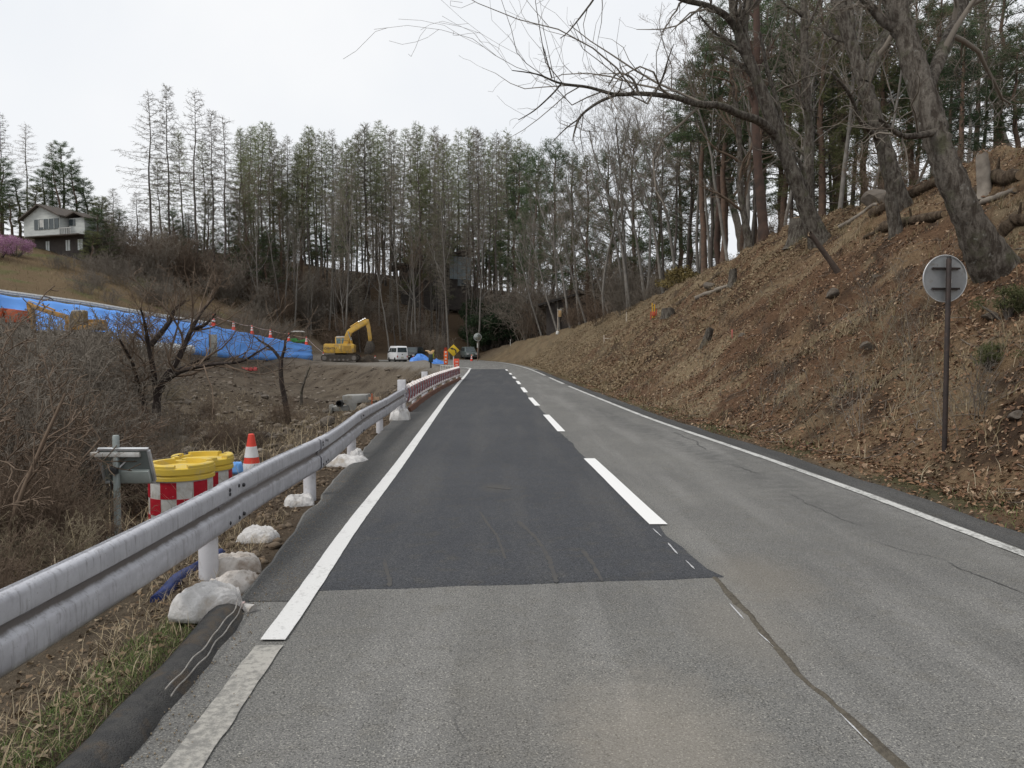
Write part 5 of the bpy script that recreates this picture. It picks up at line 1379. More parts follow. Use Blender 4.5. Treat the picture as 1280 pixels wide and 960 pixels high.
def pine(key, seed, h=20.0, start=.45, nb=46, reach=3.2, dens=46, mb=None, bark=None, droop=0.0, cone_=False, size=1.0):
    rg = random.Random(seed); rn = np.random.default_rng(seed)
    T0, T1 = Tubes(), Tubes(); pts = []; x = y = 0; n = 12
    for i in range(n + 1):
        pts.append((x, y, h * i / n)); x += rg.gauss(0, .13 if not cone_ else .03); y += rg.gauss(0, .13 if not cone_ else .03)
    T0.add(pts, [max(.03, .26 * (1 - i / n) ** .7 + .02) * (1.3 if i == 0 else 1) for i in range(n + 1)], 8)
    C, D = [], []
    for k in range(nb):
        t = start + (1 - start) * (k + rg.random()) / nb
        f = t * n; i = min(n - 1, int(f)); f -= i; a, b = pts[i], pts[i + 1]
        p = tuple(a[q] + (b[q] - a[q]) * f for q in range(3)); az = k * 2.4 + rg.random()
        s = (t - start) / (1 - start)
        L = reach * ((1 - s) if cone_ else math.sqrt(max(0.05, 1 - (s * 1.15 - .25) ** 2)) * (1 - .35 * s)) * rg.uniform(.6, 1.15) + .3
        el = (.1 + .5 * s if not cone_ else -.25 + .5 * s) + rg.gauss(0, .15) - droop
        d = (math.cos(az) * math.cos(el), math.sin(az) * math.cos(el), math.sin(el)); bp = [p]; q = p
        for j in range(4):
            d = nrm3((d[0] + rg.gauss(0, .15), d[1] + rg.gauss(0, .15), d[2] + rg.gauss(0, .12) + .05))
            q = (q[0] + d[0] * L / 4, q[1] + d[1] * L / 4, q[2] + d[2] * L / 4); bp.append(q)
        T1.add(bp, [.05, .04, .03, .02, .01], 4)
        nsub = int(3 + L * 2.2)
        for j in range(nsub):
            u = rg.uniform(.35, 1) * 4; i2 = min(3, int(u)); u -= i2
            w = tuple(bp[i2][z] + (bp[i2 + 1][z] - bp[i2][z]) * u for z in range(3))
            dd = tilt(d, rg.uniform(.3, 1.0), rg); l2 = rg.uniform(.3, .8); e2_ = (w[0] + dd[0] * l2, w[1] + dd[1] * l2, w[2] + dd[2] * l2 + .1)
            T1.add([w, e2_], [.012, .006], 3)
            m_ = int(dens * rg.uniform(.5, 1.3))
            for _ in range(m_):
                g = rg.uniform(.3, 1.15)
                C.append((w[0] + (e2_[0] - w[0]) * g + rg.gauss(0, .17), w[1] + (e2_[1] - w[1]) * g + rg.gauss(0, .17), w[2] + (e2_[2] - w[2]) * g + rg.gauss(0, .10)))
    C = np.array(C); dd = rand_dirs(rn, len(C)); dd[:, 2] = dd[:, 2] * .6 + .15; dd /= np.linalg.norm(dd, axis=1, keepdims=True)
    v, f = quads(C, dd, perp(rn, dd), rn.uniform(.14, .30, len(C)) * size, rn.uniform(.02, .04, len(C)) * size, .1)
    proto(key, [('trunk', tubes_mesh('trunk', T0), bark or m_bark_p), ('branches', tubes_mesh('branches', T1), m_bark_l), ('crown', np_mesh('crown', v, f), mb or m_nd_p)])
def bare(key, seed, h=16.0, lean=(0, 0), r=.2, tw=None, kidsn=(9, 7, 6, 4), bark=None, start=.35):
    rg = random.Random(seed); T0, T1 = Tubes(), Tubes()
    o = dict(seg=[9, 6, 5, 4, 2], wig=[.06, .12, .16, .2, .25], up=[.02, .07, .06, .04, 0], sides=[8, 5, 4, 3, 3], kids=list(kidsn), start=[start, .2, .15, .1], ang=[.7, .75, .8, .8],
             ratio=[.42, .5, .5, .5], rr=[.5, .55, .5, .5], tip=.3, rmin=.006)
    grow([T0, T0, T1], (0, 0, 0), nrm3((lean[0], lean[1], 1)), h, r, 0, rg, o)
    proto(key, [('trunk', tubes_mesh('trunk', T0), bark or m_bark_d), ('crown', tubes_mesh('crown', T1), tw or m_twig)])
def bush(key, seed, h=2.0, stems=34, spread=.5, tw=None, kidsn=(6, 4, 3), seg=(5, 4, 3, 2), rmin=.003, r=.011):
    rg = random.Random(seed); T = Tubes()
    o = dict(seg=list(seg), wig=[.16, .22, .28, .3], up=[.04, .03, .0, 0], sides=[4, 3, 3, 3], kids=list(kidsn), start=[.2, .15, .1], ang=[.6, .8, .9], ratio=[.5, .5, .5], rr=[.6, .6, .6], tip=.35, rmin=rmin)
    for k in range(stems):
        a = rg.random() * 6.28; q = math.sqrt(rg.random()) * spread * .7; l = rg.uniform(.05, .65)
        grow([T], (q * math.cos(a), q * math.sin(a), -.08), nrm3((l * math.cos(a) + rg.gauss(0, .15), l * math.sin(a) + rg.gauss(0, .15), 1)), h * rg.uniform(.5, 1.05), r * rg.uniform(.6, 1.3), 0, rg, o)
    proto(key, [('stems', tubes_mesh('stems', T), tw or m_twig)])
def leafy(key, seed, r=2.0, h=2.6, n=6000, mb=None, ls=.22):
    rg = np.random.default_rng(seed); c = []
    T = Tubes(); g = random.Random(seed)
    cl = [(g.gauss(0, r * .4), g.gauss(0, r * .4), g.uniform(.25, .9) * h, g.uniform(.25, .5) * r) for _ in range(16)]
    for q in cl: T.add([(q[0] * .15, q[1] * .15, -.1), (q[0] * .6, q[1] * .6, q[2] * .5), (q[0], q[1], q[2])], [.05, .035, .01], 4)
    for q in cl:
        m_ = n // len(cl); d = rand_dirs(rg, m_) * (rg.random((m_, 1)) ** .4) * q[3]; d[:, 2] *= .75
        c.append(d + np.array(q[:3]))
    c = np.concatenate(c); c = c[c[:, 2] > .02]; dd = rand_dirs(rg, len(c))
    v, f = quads(c, dd, perp(rg, dd), rg.uniform(.5, 1.1, len(c)) * ls, rg.uniform(.25, .5, len(c)) * ls, .15)
    proto(key, [('stems', tubes_mesh('stems', T), m_bark_l), ('crown', np_mesh('crown', v, f), mb)])
larch('larch_a', 1, buds=1, mb=m_nd_g, nb=90, start=.30, reach=4.4); larch('larch_b', 2, buds=6, mb=m_nd_l, nb=105, reach=3.2); larch('larch_c', 3, buds=6, mb=m_nd_l, start=.42, nb=95, reach=2.7)
larch('larch_d', 4, buds=4, mb=m_nd_g, start=.35, nb=95, reach=3.3); larch('larch_e', 5, buds=4, mb=m_nd_g, start=.5, nb=75, reach=2.4)
pine('pine_a', 11, 20, .40, 50, 3.5, 42, size=1.3); pine('pine_b', 12, 18, .28, 66, 3.1, 36, size=1.3); pine('pine_c', 13, 21, .5, 40, 3.8, 44, bark=m_bark_r, size=1.3); pine('pine_d', 14, 17, .22, 66, 3.0, 34, mb=m_nd_o, size=1.25)
pine('pine_e', 16, 20, .56, 40, 3.3, 40, size=1.3)
pine('cedar', 15, 15, .08, 120, 3.0, 16, mb=m_nd_d, droop=.15, cone_=True, size=1.25)
bare('bare_a', 21, 16, (.05, .0), .17); bare('bare_b', 22, 15, (-.25, .05), .16); bare('bare_c', 23, 14, (-.45, .1), .15, kidsn=(9, 7, 6, 4)); bare('bare_d', 24, 17, (.0, -.05), .14, tw=m_twig_r, start=.45)
bush('bush_a', 31, 2.0, 34, .5); bush('bush_b', 32, 1.7, 40, .6, tw=m_twig_r); bush('bush_c', 33, 1.4, 40, .55, tw=m_twig_o); bush('bush_d', 39, 2.0, 9, .5, tw=m_twig_r, kidsn=(7, 5, 3), r=.022, rmin=.005)
bush('under_a', 34, 5.0, 26, 1.2, tw=m_twig_r, rmin=.012, r=.04, kidsn=(6, 4, 3)); bush('under_b', 35, 5.5, 20, 1.3, tw=m_twig, rmin=.012, r=.04, kidsn=(6, 4, 3))
bush('twiggy_a', 37, 1.8, 5, .4, kidsn=(5, 3, 2)); bush('twiggy_b', 38, 1.6, 6, .5, tw=m_twig_o, kidsn=(4, 3, 2))
bush('far_scrub', 36, 2.4, 22, 1.0, tw=m_twig, rmin=.006, r=.02, kidsn=(6, 4, 3))
leafy('evergreen', 41, 2.2, 4.0, 7000, m_nd_d, .3); leafy('green_shrub', 42, .7, .9, 2500, m_nd_o, .09)
leafy('blossom', 43, 2.4, 3.0, 5000, island_mat('pink_blossom', [(.42, .20, .36), (.55, .36, .46), (.36, .14, .32), (.26, .2, .19)], rand=.1), .2)
leafy('ochre_shrub', 44, 1.6, 1.6, 2500, island_mat('ochre_leaves', [(.17, .125, .045), (.2, .16, .065), (.13, .105, .05)]), .22)
def inst(key, name, x, y, h, base_h, rz, label, cat, group, w=None, z=None, lean=None, sink=.15):
    s = h / base_h; w = w or s
    zz = H1(x, y) - sink * (1 if base_h > 6 else .3) if z is None else z
    e = empty(name, (x, y, zz), rz, label, cat, group); e.scale = (w, w, s)
    if lean: e.rotation_euler = (lean[0], lean[1], rz)
    for nme, me, m in PROTO[key]: link(nme, me, m, e)
    return e
BH = dict(larch_a=25, larch_b=25, larch_c=25, larch_d=25, larch_e=25, pine_a=20, pine_b=18, pine_c=21, pine_d=17, pine_e=20, cedar=15, bare_a=16, bare_b=15, bare_c=14, bare_d=17)
TXT = dict(
    larch=('larch_tree', 'tall straight larch with thin olive crown on the site', 'tree', 'larches behind the construction site'),
    larch_g=('larch_tree', 'tall grey bare-crowned larch on the hill behind the site', 'tree', 'bare larches behind the construction site'),
    larch_l=('larch_tree', 'tall airy larch standing apart right of the hill house', 'tree', 'larches beside the hill house'),
    pine=('pine_tree', 'dark green pine on the hill among larches', 'tree', 'pines among the larches'),
    rpine=('pine_tree', 'dark green pine on the ridge behind the leaf covered bank', 'tree', 'pines on the right ridge'),
    rolive=('pine_tree', 'olive green conifer on the ridge behind the leaf covered bank', 'tree', 'olive conifers on the right ridge'),
    rlarch=('larch_tree', 'thin straight larch on the ridge behind the leaf covered bank', 'tree', 'larches on the right ridge'),
    rbare=('bare_tree', 'leafless grey tree on the ridge behind the leaf covered bank', 'tree', 'leafless trees on the right ridge'),
    lean=('leaning_tree', 'leafless grey trunk leaning left over the low shed', 'tree', 'leaning trees by the shed'),
    hpine=('pine_tree', 'dark pine standing behind the white hill house', 'tree', 'pines behind the hill house'),
    cbare=('bare_tree', 'leafless tree standing low among the larches behind the site', 'tree', 'leafless trees among the larches'))
_b = [' behind the far end of the blue tarpaulin', ' behind the yellow excavator', ' behind the white van', ' around the dark forest cabin', ' beyond the round traffic mirror']
_r = [' on the rise behind the low dark shed', ' on the ridge behind the leaning bare trunks', ' on the ridge behind the reddish pine trunk', ' on the ridge behind the forked leaning tree', ' on the ridge behind the second grey trunk', ' on the ridge behind the thick mossy trunk']
WB = {False: [400, 475, 528, 600], True: [760, 880, 965, 1060, 1150]}
WHERE = dict(larch=_b, larch_g=_b, pine=_b, rpine=_r, rolive=_r, rlarch=_r, rbare=_r)
def tree(kind, key, px, top, d, rz=None, wf=1.0, lean=None):
    if 563 < px < 585 and d < 138 and kind in ('larch', 'larch_g', 'cbare', 'pine'): px = px - 14 if px < 574 else px + 13
    rg = random.Random(int(px * 7 + d * 13))
    x = (px - 640) * d / 1000; zg = H1(x, d); zt = P(px, top, d)[2]; h = max(4.0, zt - zg)
    if kind == 'rpine' and px > 865 and key == 'pine_b': key = 'pine_e'; h = max(4.0, zt - zg)
    nm, lb, ct, gp = TXT[kind]
    if kind in WHERE: lb = lb[:lb.index(' on the ' if ' on the ' in lb else ' behind ' if ' behind ' in lb else ' growing ')] + WHERE[kind][int(np.searchsorted(WB[kind[0] == 'r'], px))]
    return inst(key, nm, x, d, h, BH[key], rg.random() * 6.28 if rz is None else rz, lb, ct, gp, w=wf * (.6 + .4 * h / BH[key]), lean=lean)
RG = random.Random(77)
# airy larches right of the house
for px, top, d, k in ((192, 116, 112, 'larch_a'), (216, 107, 116, 'larch_d'), (248, 114, 113, 'larch_a'), (270, 138, 118, 'larch_d'), (284, 146, 114, 'larch_a'), (204, 200, 124, 'larch_b'), (232, 165, 125, 'larch_b'), (258, 175, 126, 'larch_c'), (300, 160, 121, 'larch_b'), (176, 240, 128, 'larch_d')):
    tree('larch_l', k, px, top, d, wf=1.15 if k == 'larch_a' else 1)
# the tall row behind the site
prof_x = [300, 330, 360, 400, 430, 470, 500, 530, 570, 610, 640, 670]; prof_y = [165, 152, 160, 155, 168, 148, 165, 150, 155, 160, 165, 182]
px = 308.0; k = 0
while px < 668:
    d = RG.uniform(121, 150); top = float(np.interp(px, prof_x, prof_y)) + abs(RG.gauss(0, 13))
    ky = RG.choice(['larch_b', 'larch_b', 'larch_c', 'larch_c', 'larch_d', 'larch_e'])
    tree('larch' if ky in ('larch_b', 'larch_c') else 'larch_g', ky, px, top, d)
    px += RG.uniform(3.4, 7.2); k += 1
for _ in range(26):
    px = RG.uniform(300, 660); ky = RG.choice(['larch_e', 'larch_d', 'larch_c'])
    tree('larch' if ky == 'larch_c' else 'larch_g', ky, px, RG.uniform(175, 235), RG.uniform(150, 172))
for px, top, d, ky in ((238, 268, 116, 'cedar'), (312, 250, 118, 'pine_d'), (352, 240, 122, 'pine_d'), (335, 290, 117, 'pine_b'), (560, 290, 150, 'pine_d'), (528, 215, 128, 'pine_d'), (378, 200, 130, 'pine_d'), (300, 300, 116, 'pine_b'), (645, 200, 128, 'pine_b'), (672, 195, 120, 'pine_b')):
    tree('pine', ky, px, top, d)
for _ in range(46):
    tree('cbare', RG.choice(['bare_d', 'bare_a', 'larch_e']), RG.uniform(290, 600), RG.uniform(225, 350), RG.uniform(112, 126), wf=.8)
for k in range(54):
    px = 290 + 372 * (k + RG.random()) / 54
    if 438 < px < 500 and k % 3: continue
    ky = RG.choice(['pine_d', 'pine_b', 'pine_b']); tree('pine', ky, px, RG.uniform(262, 318), RG.uniform(148, 172), wf=1.15)
# behind the hill house
for px, top, d, ky, kd in ((8, 200, 118, 'pine_b', 'hpine'), (-14, 190, 112, 'pine_b', 'hpine'), (100, 205, 122, 'pine_b', 'hpine'), (85, 180, 126, 'pine_c', 'hpine'), (124, 255, 118, 'pine_d', 'hpine'), (20, 250, 112, 'pine_d', 'hpine'), (108, 270, 112, 'pine_b', 'hpine'),
                          (40, 155, 125, 'larch_a', 'larch_l'), (70, 178, 130, 'larch_d', 'larch_l'), (8, 140, 135, 'larch_e', 'larch_l'), (145, 235, 130, 'larch_d', 'larch_l')):
    tree(kd, ky, px, top, d)
for px, top, d in ((140, 262, 112), (155, 275, 114), (120, 285, 108), (165, 290, 118)):
    tree('cbare', 'bare_a', px, top, d, wf=.9)
# centre right: pines and leaning leafless trees
for px, top, d, ky, kd in ((690, 184, 112, 'pine_b', 'rpine'), (712, 198, 104, 'pine_b', 'rpine'), (668, 215, 118, 'pine_a', 'rpine'), (735, 205, 98, 'pine_d', 'rolive'), (760, 195, 95, 'pine_b', 'rpine'), (790, 170, 92, 'pine_d', 'rolive'), (820, 175, 88, 'pine_b', 'rpine'), (848, 160, 86, 'pine_d', 'rolive')):
    tree(kd, ky, px, top, d)
for px, top, d, ky in ((695, 230, 92, 'bare_b'), (730, 215, 90, 'bare_b'), (765, 190, 84, 'bare_b'), (790, 165, 80, 'bare_b'), (745, 240, 86, 'bare_c'), (715, 265, 88, 'bare_c'), (770, 150, 78, 'bare_b'), (812, 140, 76, 'bare_b'), (680, 275, 98, 'bare_c'), (830, 130, 72, 'bare_b'), (660, 290, 104, 'bare_c')):
    tree('lean', ky, px + 18, top, d, rz=RG.uniform(-.35, .35))
for px, top, d, ky, kd in ((755, 150, 82, 'bare_d', 'rbare'), (785, 140, 78, 'bare_a', 'rbare'), (805, 128, 80, 'bare_d', 'rbare'), (843, 95, 75, 'larch_a', 'rlarch'), (858, 108, 72, 'larch_e', 'rlarch'), (828, 120, 84, 'larch_e', 'rlarch'), (875, 80, 66, 'bare_d', 'rbare'), (700, 240, 100, 'bare_a', 'rbare'), (680, 255, 108, 'bare_d', 'rbare'), (655, 265, 112, 'bare_a', 'rbare'), (725, 230, 96, 'bare_a', 'rbare')):
    tree(kd, ky, px, top, d)
# the ridge on the right
for px, top, d, ky, kd in ((880, 60, 62, 'pine_b', 'rpine'), (905, 30, 60, 'pine_a', 'rpine'), (925, 90, 66, 'pine_b', 'rpine'), (950, 10, 56, 'pine_a', 'rpine'), (975, -20, 58, 'pine_b', 'rpine'), (1000, 40, 62, 'pine_d', 'rolive'), (1025, -30, 54, 'pine_d', 'rolive'),
                          (1045, 20, 58, 'pine_b', 'rpine'), (1075, -40, 56, 'pine_a', 'rpine'), (1095, 30, 52, 'pine_d', 'rolive'), (1140, -20, 52, 'pine_b', 'rpine'), (1165, 20, 50, 'pine_a', 'rpine'), (1262, 60, 48, 'pine_a', 'rpine'), (1240, 70, 54, 'pine_b', 'rpine'), (1285, 40, 50, 'pine_b', 'rpine'), (898, 150, 70, 'pine_b', 'rpine'), (860, 190, 78, 'pine_b', 'rpine'), (940, 190, 72, 'pine_b', 'rpine'), (1000, 210, 74, 'pine_b', 'rpine'), (1040, 160, 70, 'pine_d', 'rolive'),
                          (885, 20, 64, 'larch_e', 'rlarch'), (935, -10, 60, 'larch_e', 'rlarch'), (985, -30, 58, 'larch_a', 'rlarch'), (1060, -50, 54, 'larch_e', 'rlarch'), (1072, 0, 60, 'larch_e', 'rlarch'), (1110, -30, 58, 'larch_e', 'rlarch'), (1030, 10, 64, 'larch_e', 'rlarch'), (965, 30, 68, 'larch_e', 'rlarch'), (1215, -20, 50, 'larch_e', 'rlarch'),
                          (910, 70, 56, 'bare_d', 'rbare'), (930, 40, 54, 'bare_a', 'rbare'), (980, 50, 52, 'bare_d', 'rbare'), (1040, -10, 50, 'bare_a', 'rbare'), (1085, 30, 48, 'bare_d', 'rbare'), (1270, 10, 40, 'bare_d', 'rbare'), (1200, 40, 46, 'bare_a', 'rbare'), (1130, 60, 50, 'bare_d', 'rbare'), (890, 170, 68, 'bare_a', 'rbare'), (870, 140, 72, 'bare_a', 'rbare'), (1015, 60, 56, 'bare_a', 'rbare')):
    tree(kd, ky, px, top, d)
for px, top, d in ((1192, 30, 44), (1178, 70, 48)):
    x = (px - 640) * d / 1000; inst('cedar', 'cedar_tree', x, d, P(px, top, d)[2] - H1(x, d), 15, 1.0, 'dense dark cedar with drooping boughs behind the mossy trunk', 'tree', 'dark cedars on the ridge')
for k in range(9):
    px = 875 + 410 * (k + RG.random()) / 9; d = RG.uniform(50, 84); ky = RG.choice(['pine_a', 'pine_b', 'pine_a', 'pine_d', 'pine_c'])
    tree('rolive' if ky == 'pine_d' else 'rpine', ky, px, RG.uniform(-60, 60) + max(0, 930 - px) * .8, d)
for px, top, d, ky in ((2, 215, 122, 'pine_a'), (30, 225, 120, 'pine_b'), (60, 215, 124, 'pine_a'), (78, 205, 119, 'pine_b'), (112, 225, 124, 'pine_b'), (132, 248, 121, 'pine_d'), (50, 235, 117, 'pine_d'), (92, 262, 114, 'pine_b'), (-8, 235, 116, 'pine_a')):
    tree('hpine', ky, px, top, d)
# undergrowth: leafless thickets along the forest foot
for _ in range(48):
    px = RG.uniform(285, 690); d = RG.uniform(111, 134)
    x = (px - 640) * d / 1000
    if -24 < x < -2 and d < 114 or 552 < px < 596: continue
    inst(RG.choice(['under_a', 'under_b']), 'leafless_bush', x, d, RG.uniform(3.0, 6.5), 5.2, RG.random() * 6.28, 'tall leafless bush at the foot of the larch wood', 'bush', 'leafless bushes under the larches')
for k in range(46):
    px = 605 + 270 * (k + RG.random()) / 46; d = RG.uniform(102, 126) if px < 760 else RG.uniform(84, 108); x = (px - 640) * d / 1000
    if x - float(toe(min(d, 108))) < 6.0: continue
    inst(RG.choice(['under_a', 'under_b']), 'leafless_bush', x, d, RG.uniform(4.5, 9.0), 5.2, RG.random() * 6.28, 'tall leafless bush in the wood behind the low shed', 'bush', 'tall bushes behind the shed')
for _ in range(36):
    px = RG.uniform(650, 900); d = RG.uniform(70, 108); x = (px - 640) * d / 1000
    if x - float(toe(d)) < 7: continue
    inst(RG.choice(['under_a', 'under_b']), 'leafless_bush', x, d, RG.uniform(2.0, 4.5), 5.2, RG.random() * 6.28, 'leafless bush behind the crest of the bank', 'bush', 'leafless bushes behind the bank crest')
for _ in range(22):
    px = RG.uniform(890, 1280); d = RG.uniform(34, 62); x = (px - 640) * d / 1000
    if x - float(toe(d)) < 11.2: continue
    inst(RG.choice(['far_scrub', 'under_a']), 'leafless_bush', x, d, RG.uniform(1.2, 2.6), 2.4 if False else 4.0, RG.random() * 6.28, 'low leafless bush on the right ridge among trunks', 'bush', 'low bushes on the right ridge')
for px, d, h in ((608, 119, 5.5), (630, 117, 6.5), (650, 119, 5.0), (620, 123, 8), (642, 124, 7.5), (600, 126, 6)):
    x = (px - 640) * d / 1000; inst('evergreen', 'evergreen_bush', x, d, h, 4.0, RG.random() * 6, 'dark evergreen bush at the end of the road curve', 'bush', 'evergreen bushes at the curve')
for px, d, h in ((4, 92, 2.6), (24, 95, 2.2), (-12, 90, 2.6)):
    x = (px - 640) * d / 1000; inst('blossom', 'blossom_bush', x, d, h, 3.0, RG.random() * 6, 'pink blossoming bush in front of the white hill house', 'bush', 'pink bushes before the house')
for px, d in ((90, 96), (110, 99), (70, 94), (135, 100), (160, 98), (180, 96)):
    x = (px - 640) * d / 1000; inst('far_scrub', 'leafless_bush', x, d, 1.8, 2.4, RG.random() * 6, 'low leafless scrub on the brown meadow below the house', 'bush', 'scrub on the meadow')
for _ in range(30):
    px = RG.uniform(115, 330); d = RG.uniform(104, 132); x = (px - 640) * d / 1000
    inst(RG.choice(['under_a', 'under_b']), 'leafless_bush', x, d, RG.uniform(2.5, 6.5), 5.2, RG.random() * 6.28, 'leafless bush on the hill between the house and the larch wood', 'bush', 'leafless bushes near the house')
for px, top, d, ky in ((124, 262, 103, 'pine_b'), (118, 290, 101, 'pine_d'), (138, 280, 104, 'pine_d'), (150, 262, 122, 'pine_b'), (222, 262, 122, 'pine_b'), (262, 245, 124, 'pine_d'), (290, 255, 121, 'pine_b')):
    x = (px - 640) * d / 1000; inst(ky, 'pine_tree', x, d, P(px, top, d)[2] - H1(x, d), BH[ky], px * 1.0, 'small dark pine standing near the right end of the hill house' if px < 140 else 'small dark pine under the airy larches beside the house', 'tree', 'small pines near the hill house', w=.62)
for _ in range(60):
    px = RG.uniform(100, 400); d = RG.uniform(84, 112); x = (px - 640) * d / 1000
    if H1(x, d) < 3.2 + (0 if px < 300 else -1.0): continue
    inst('far_scrub', 'leafless_bush', x, d, RG.uniform(1.5, 3.2), 2.4, RG.random() * 6, 'grey leafless scrub above the upper road', 'bush', 'scrub above the upper road')
x, y, z = on_ground(845, 348); inst('ochre_shrub', 'ochre_bush', (850 - 640) * .066, 66, 1.8, 1.6, 0, 'ochre leaved low bush on the bank crest', 'bush', None)

# ------------------------------------------------------------------ the big trees on the bank
def bark_hero(name, c1, c2, moss, lichen):
    m, nt, b = base_mat(name); v = posvec(nt)
    mp = _n(nt, 'ShaderNodeMapping'); mp.inputs['Scale'].default_value = (1, 1, .35); nt.links.new(v, mp.inputs['Vector'])
    f1 = noise(nt, mp.outputs['Vector'], 9, 6, .7); f2 = noise(nt, v, 2.2, 4, .6); f3 = noise(nt, v, 7, 5, .7)
    c = mixc(nt, ramp(nt, f1, .42, .58), c1, c2); c = mixc(nt, ramp(nt, f2, .56, .74), c, moss); c = mixc(nt, ramp(nt, f3, .6, .72), c, lichen)
    nt.links.new(c, b.inputs['Base Color']); b.inputs['Roughness'].default_value = .95; b.inputs['Specular IOR Level'].default_value = .1
    bp = _n(nt, 'ShaderNodeBump', Strength=1.0); bp.inputs['Distance'].default_value = .14
    nt.links.new(f1, bp.inputs['Height']); nt.links.new(bp.outputs['Normal'], b.inputs['Normal']); return m
m_hero = bark_hero('mossy_bark', (.07, .058, .048), (.18, .16, .137), (.105, .105, .068), (.28, .275, .25))
m_hero2 = bark_hero('brown_grey_bark', (.06, .05, .042), (.15, .135, .115), (.09, .09, .055), (.22, .22, .19))
HO = dict(seg=[10, 8, 7, 6, 4], wig=[.05, .12, .19, .27, .34], up=[.02, .05, .04, .03, 0], sides=[14, 8, 5, 3, 3], kids=[0, 8, 7, 6], start=[.3, .15, .12, .1], ang=[.7, .7, .75, .8], ratio=[.5, .46, .46, .46], rr=[.5, .5, .5, .5], tip=.25, rmin=.005)
def spl(pts, n):
    """smooth polyline through pts"""
    a = np.array(pts, float); t = np.linspace(0, len(a) - 1, n); out = []
    for q in t:
        i = min(len(a) - 2, int(q)); f = q - i
        p0, p1, p2, p3 = a[max(i - 1, 0)], a[i], a[i + 1], a[min(i + 2, len(a) - 1)]
        out.append(.5 * ((2 * p1) + (-p0 + p2) * f + (2 * p0 - 5 * p1 + 4 * p2 - p3) * f * f + (-p0 + 3 * p1 - 3 * p2 + p3) * f ** 3))
    return np.array(out)
def hero(name, label, d, stems, m, seed, tw, group=None):
    """stems: list of (pixel polyline [(px,py,dd)], radius px list, sub-branch count, start, level)"""
    rg = random.Random(seed); T0, T1 = Tubes(), Tubes()
    b0 = stems[0][0][0]; base = np.array(P(b0[0], b0[1], d + b0[2]))
    e = empty(name, tuple(base), 0, label, 'tree', group)
    for (pl, rp, nk, t0, lev) in stems:
        w = np.array([P(p[0], p[1], d + p[2]) for p in pl]) - base
        n = max(10, len(pl) * (9 if lev == 0 else 5)); pts = spl(w, n)
        dist = d + np.interp(np.linspace(0, 1, n), np.linspace(0, 1, len(pl)), [p[2] for p in pl])
        rad = np.interp(np.linspace(0, 1, n), np.linspace(0, 1, len(rp)), rp) * dist / 1000
        if lev < 2: rad = rad * (1 + .06 * np.array([rg.gauss(0, 1) for _ in range(n)]))
        P_ = [tuple(p) for p in pts]; D_ = [nrm3(tuple(pts[min(i + 1, n - 1)] - pts[max(i - 1, 0)])) for i in range(n)]
        T0.add(P_, list(rad), 26 if lev == 0 else 8)
        L = float(np.linalg.norm(np.diff(pts, axis=0), axis=1).sum())
        kids([T0, T0, T1], P_, list(rad), D_, L * (.42 if lev == 0 else (1.35 if d < 30 else .85)), lev, rg, HO, nk, t0)
    tv, tf = T0.arrays(); tm = np_mesh('trunk', tv, tf, True)
    nv = np.empty(len(tv) * 3, np.float32); tm.vertices.foreach_get('normal', nv); nv = nv.reshape(-1, 3)
    g = fbm(tv[:, 0] * 4 + tv[:, 2] * .5, tv[:, 1] * 4 - tv[:, 2] * .5, seed, 3) * .09 + fbm(tv[:, 0] * 14 + tv[:, 2], tv[:, 1] * 14 - tv[:, 2], seed + 3, 3) * .06
    n0 = max(10, len(stems[0][0]) * 9); wt = np.zeros(len(tv))
    if stems[0][4] == 0: wt[:n0 * 26] = np.repeat(np.interp(np.linspace(0, 1, n0), np.linspace(0, 1, len(stems[0][1])), stems[0][1]) * d / 1000 / .3, 26)
    tm.vertices.foreach_set('co', (tv + nv * (g * np.minimum(1, wt))[:, None]).astype(np.float32).ravel())
    link('trunk', tm, m, e); link('crown', tubes_mesh('crown', T1), tw, e)
    return e
hx, hy, hz_ = on_ground(1238, 345)
hero('bank_tree', 'thick mossy grey trunk leaning left, rooted on the bank behind the round sign', hy, [
    ([(1268, 375, .3), (1236, 322, 0), (1206, 262, -.1), (1178, 195, 0), (1158, 130, .2), (1134, 50, .4), (1112, -20, .6), (1090, -120, .8), (1060, -260, 1.2)], [40, 24, 18.5, 16.5, 16, 14.5, 12, 9, 5], 9, .62, 0),
    ([(1160, 110, .3), (1180, 60, 1.0), (1205, 0, 2.0), (1240, -90, 3.0)], [9, 8, 6.5, 5], 6, .2, 1),
    ([(1172, 165, .1), (1130, 170, -1.0), (1100, 150, -1.8)], [5, 3.5, 2], 6, .2, 2)], m_hero, 3, m_twig)
hx, hy, hz_ = on_ground(1125, 262)
hero('bank_tree', 'second grey trunk curving left behind the thick mossy trunk', hy, [
    ([(1140, 285, 0), (1122, 245, 0), (1106, 190, 0), (1088, 130, 0), (1066, 60, .3), (1048, 0, .5), (1030, -80, 1), (1000, -200, 1.5)], [17, 11.5, 9.5, 9, 8.6, 8, 6, 3.5], 9, .55, 0),
    ([(1100, 175, 0), (1075, 150, -.8), (1062, 118, -1.4), (1040, 92, -2.0)], [4, 3, 2.2, 1.2], 7, .2, 2),
    ([(1080, 105, 0), (1110, 40, 1), (1150, -20, 2)], [8, 6, 4], 6, .2, 1)], m_hero2, 5, m_twig)
hx, hy, hz_ = on_ground(1018, 306)
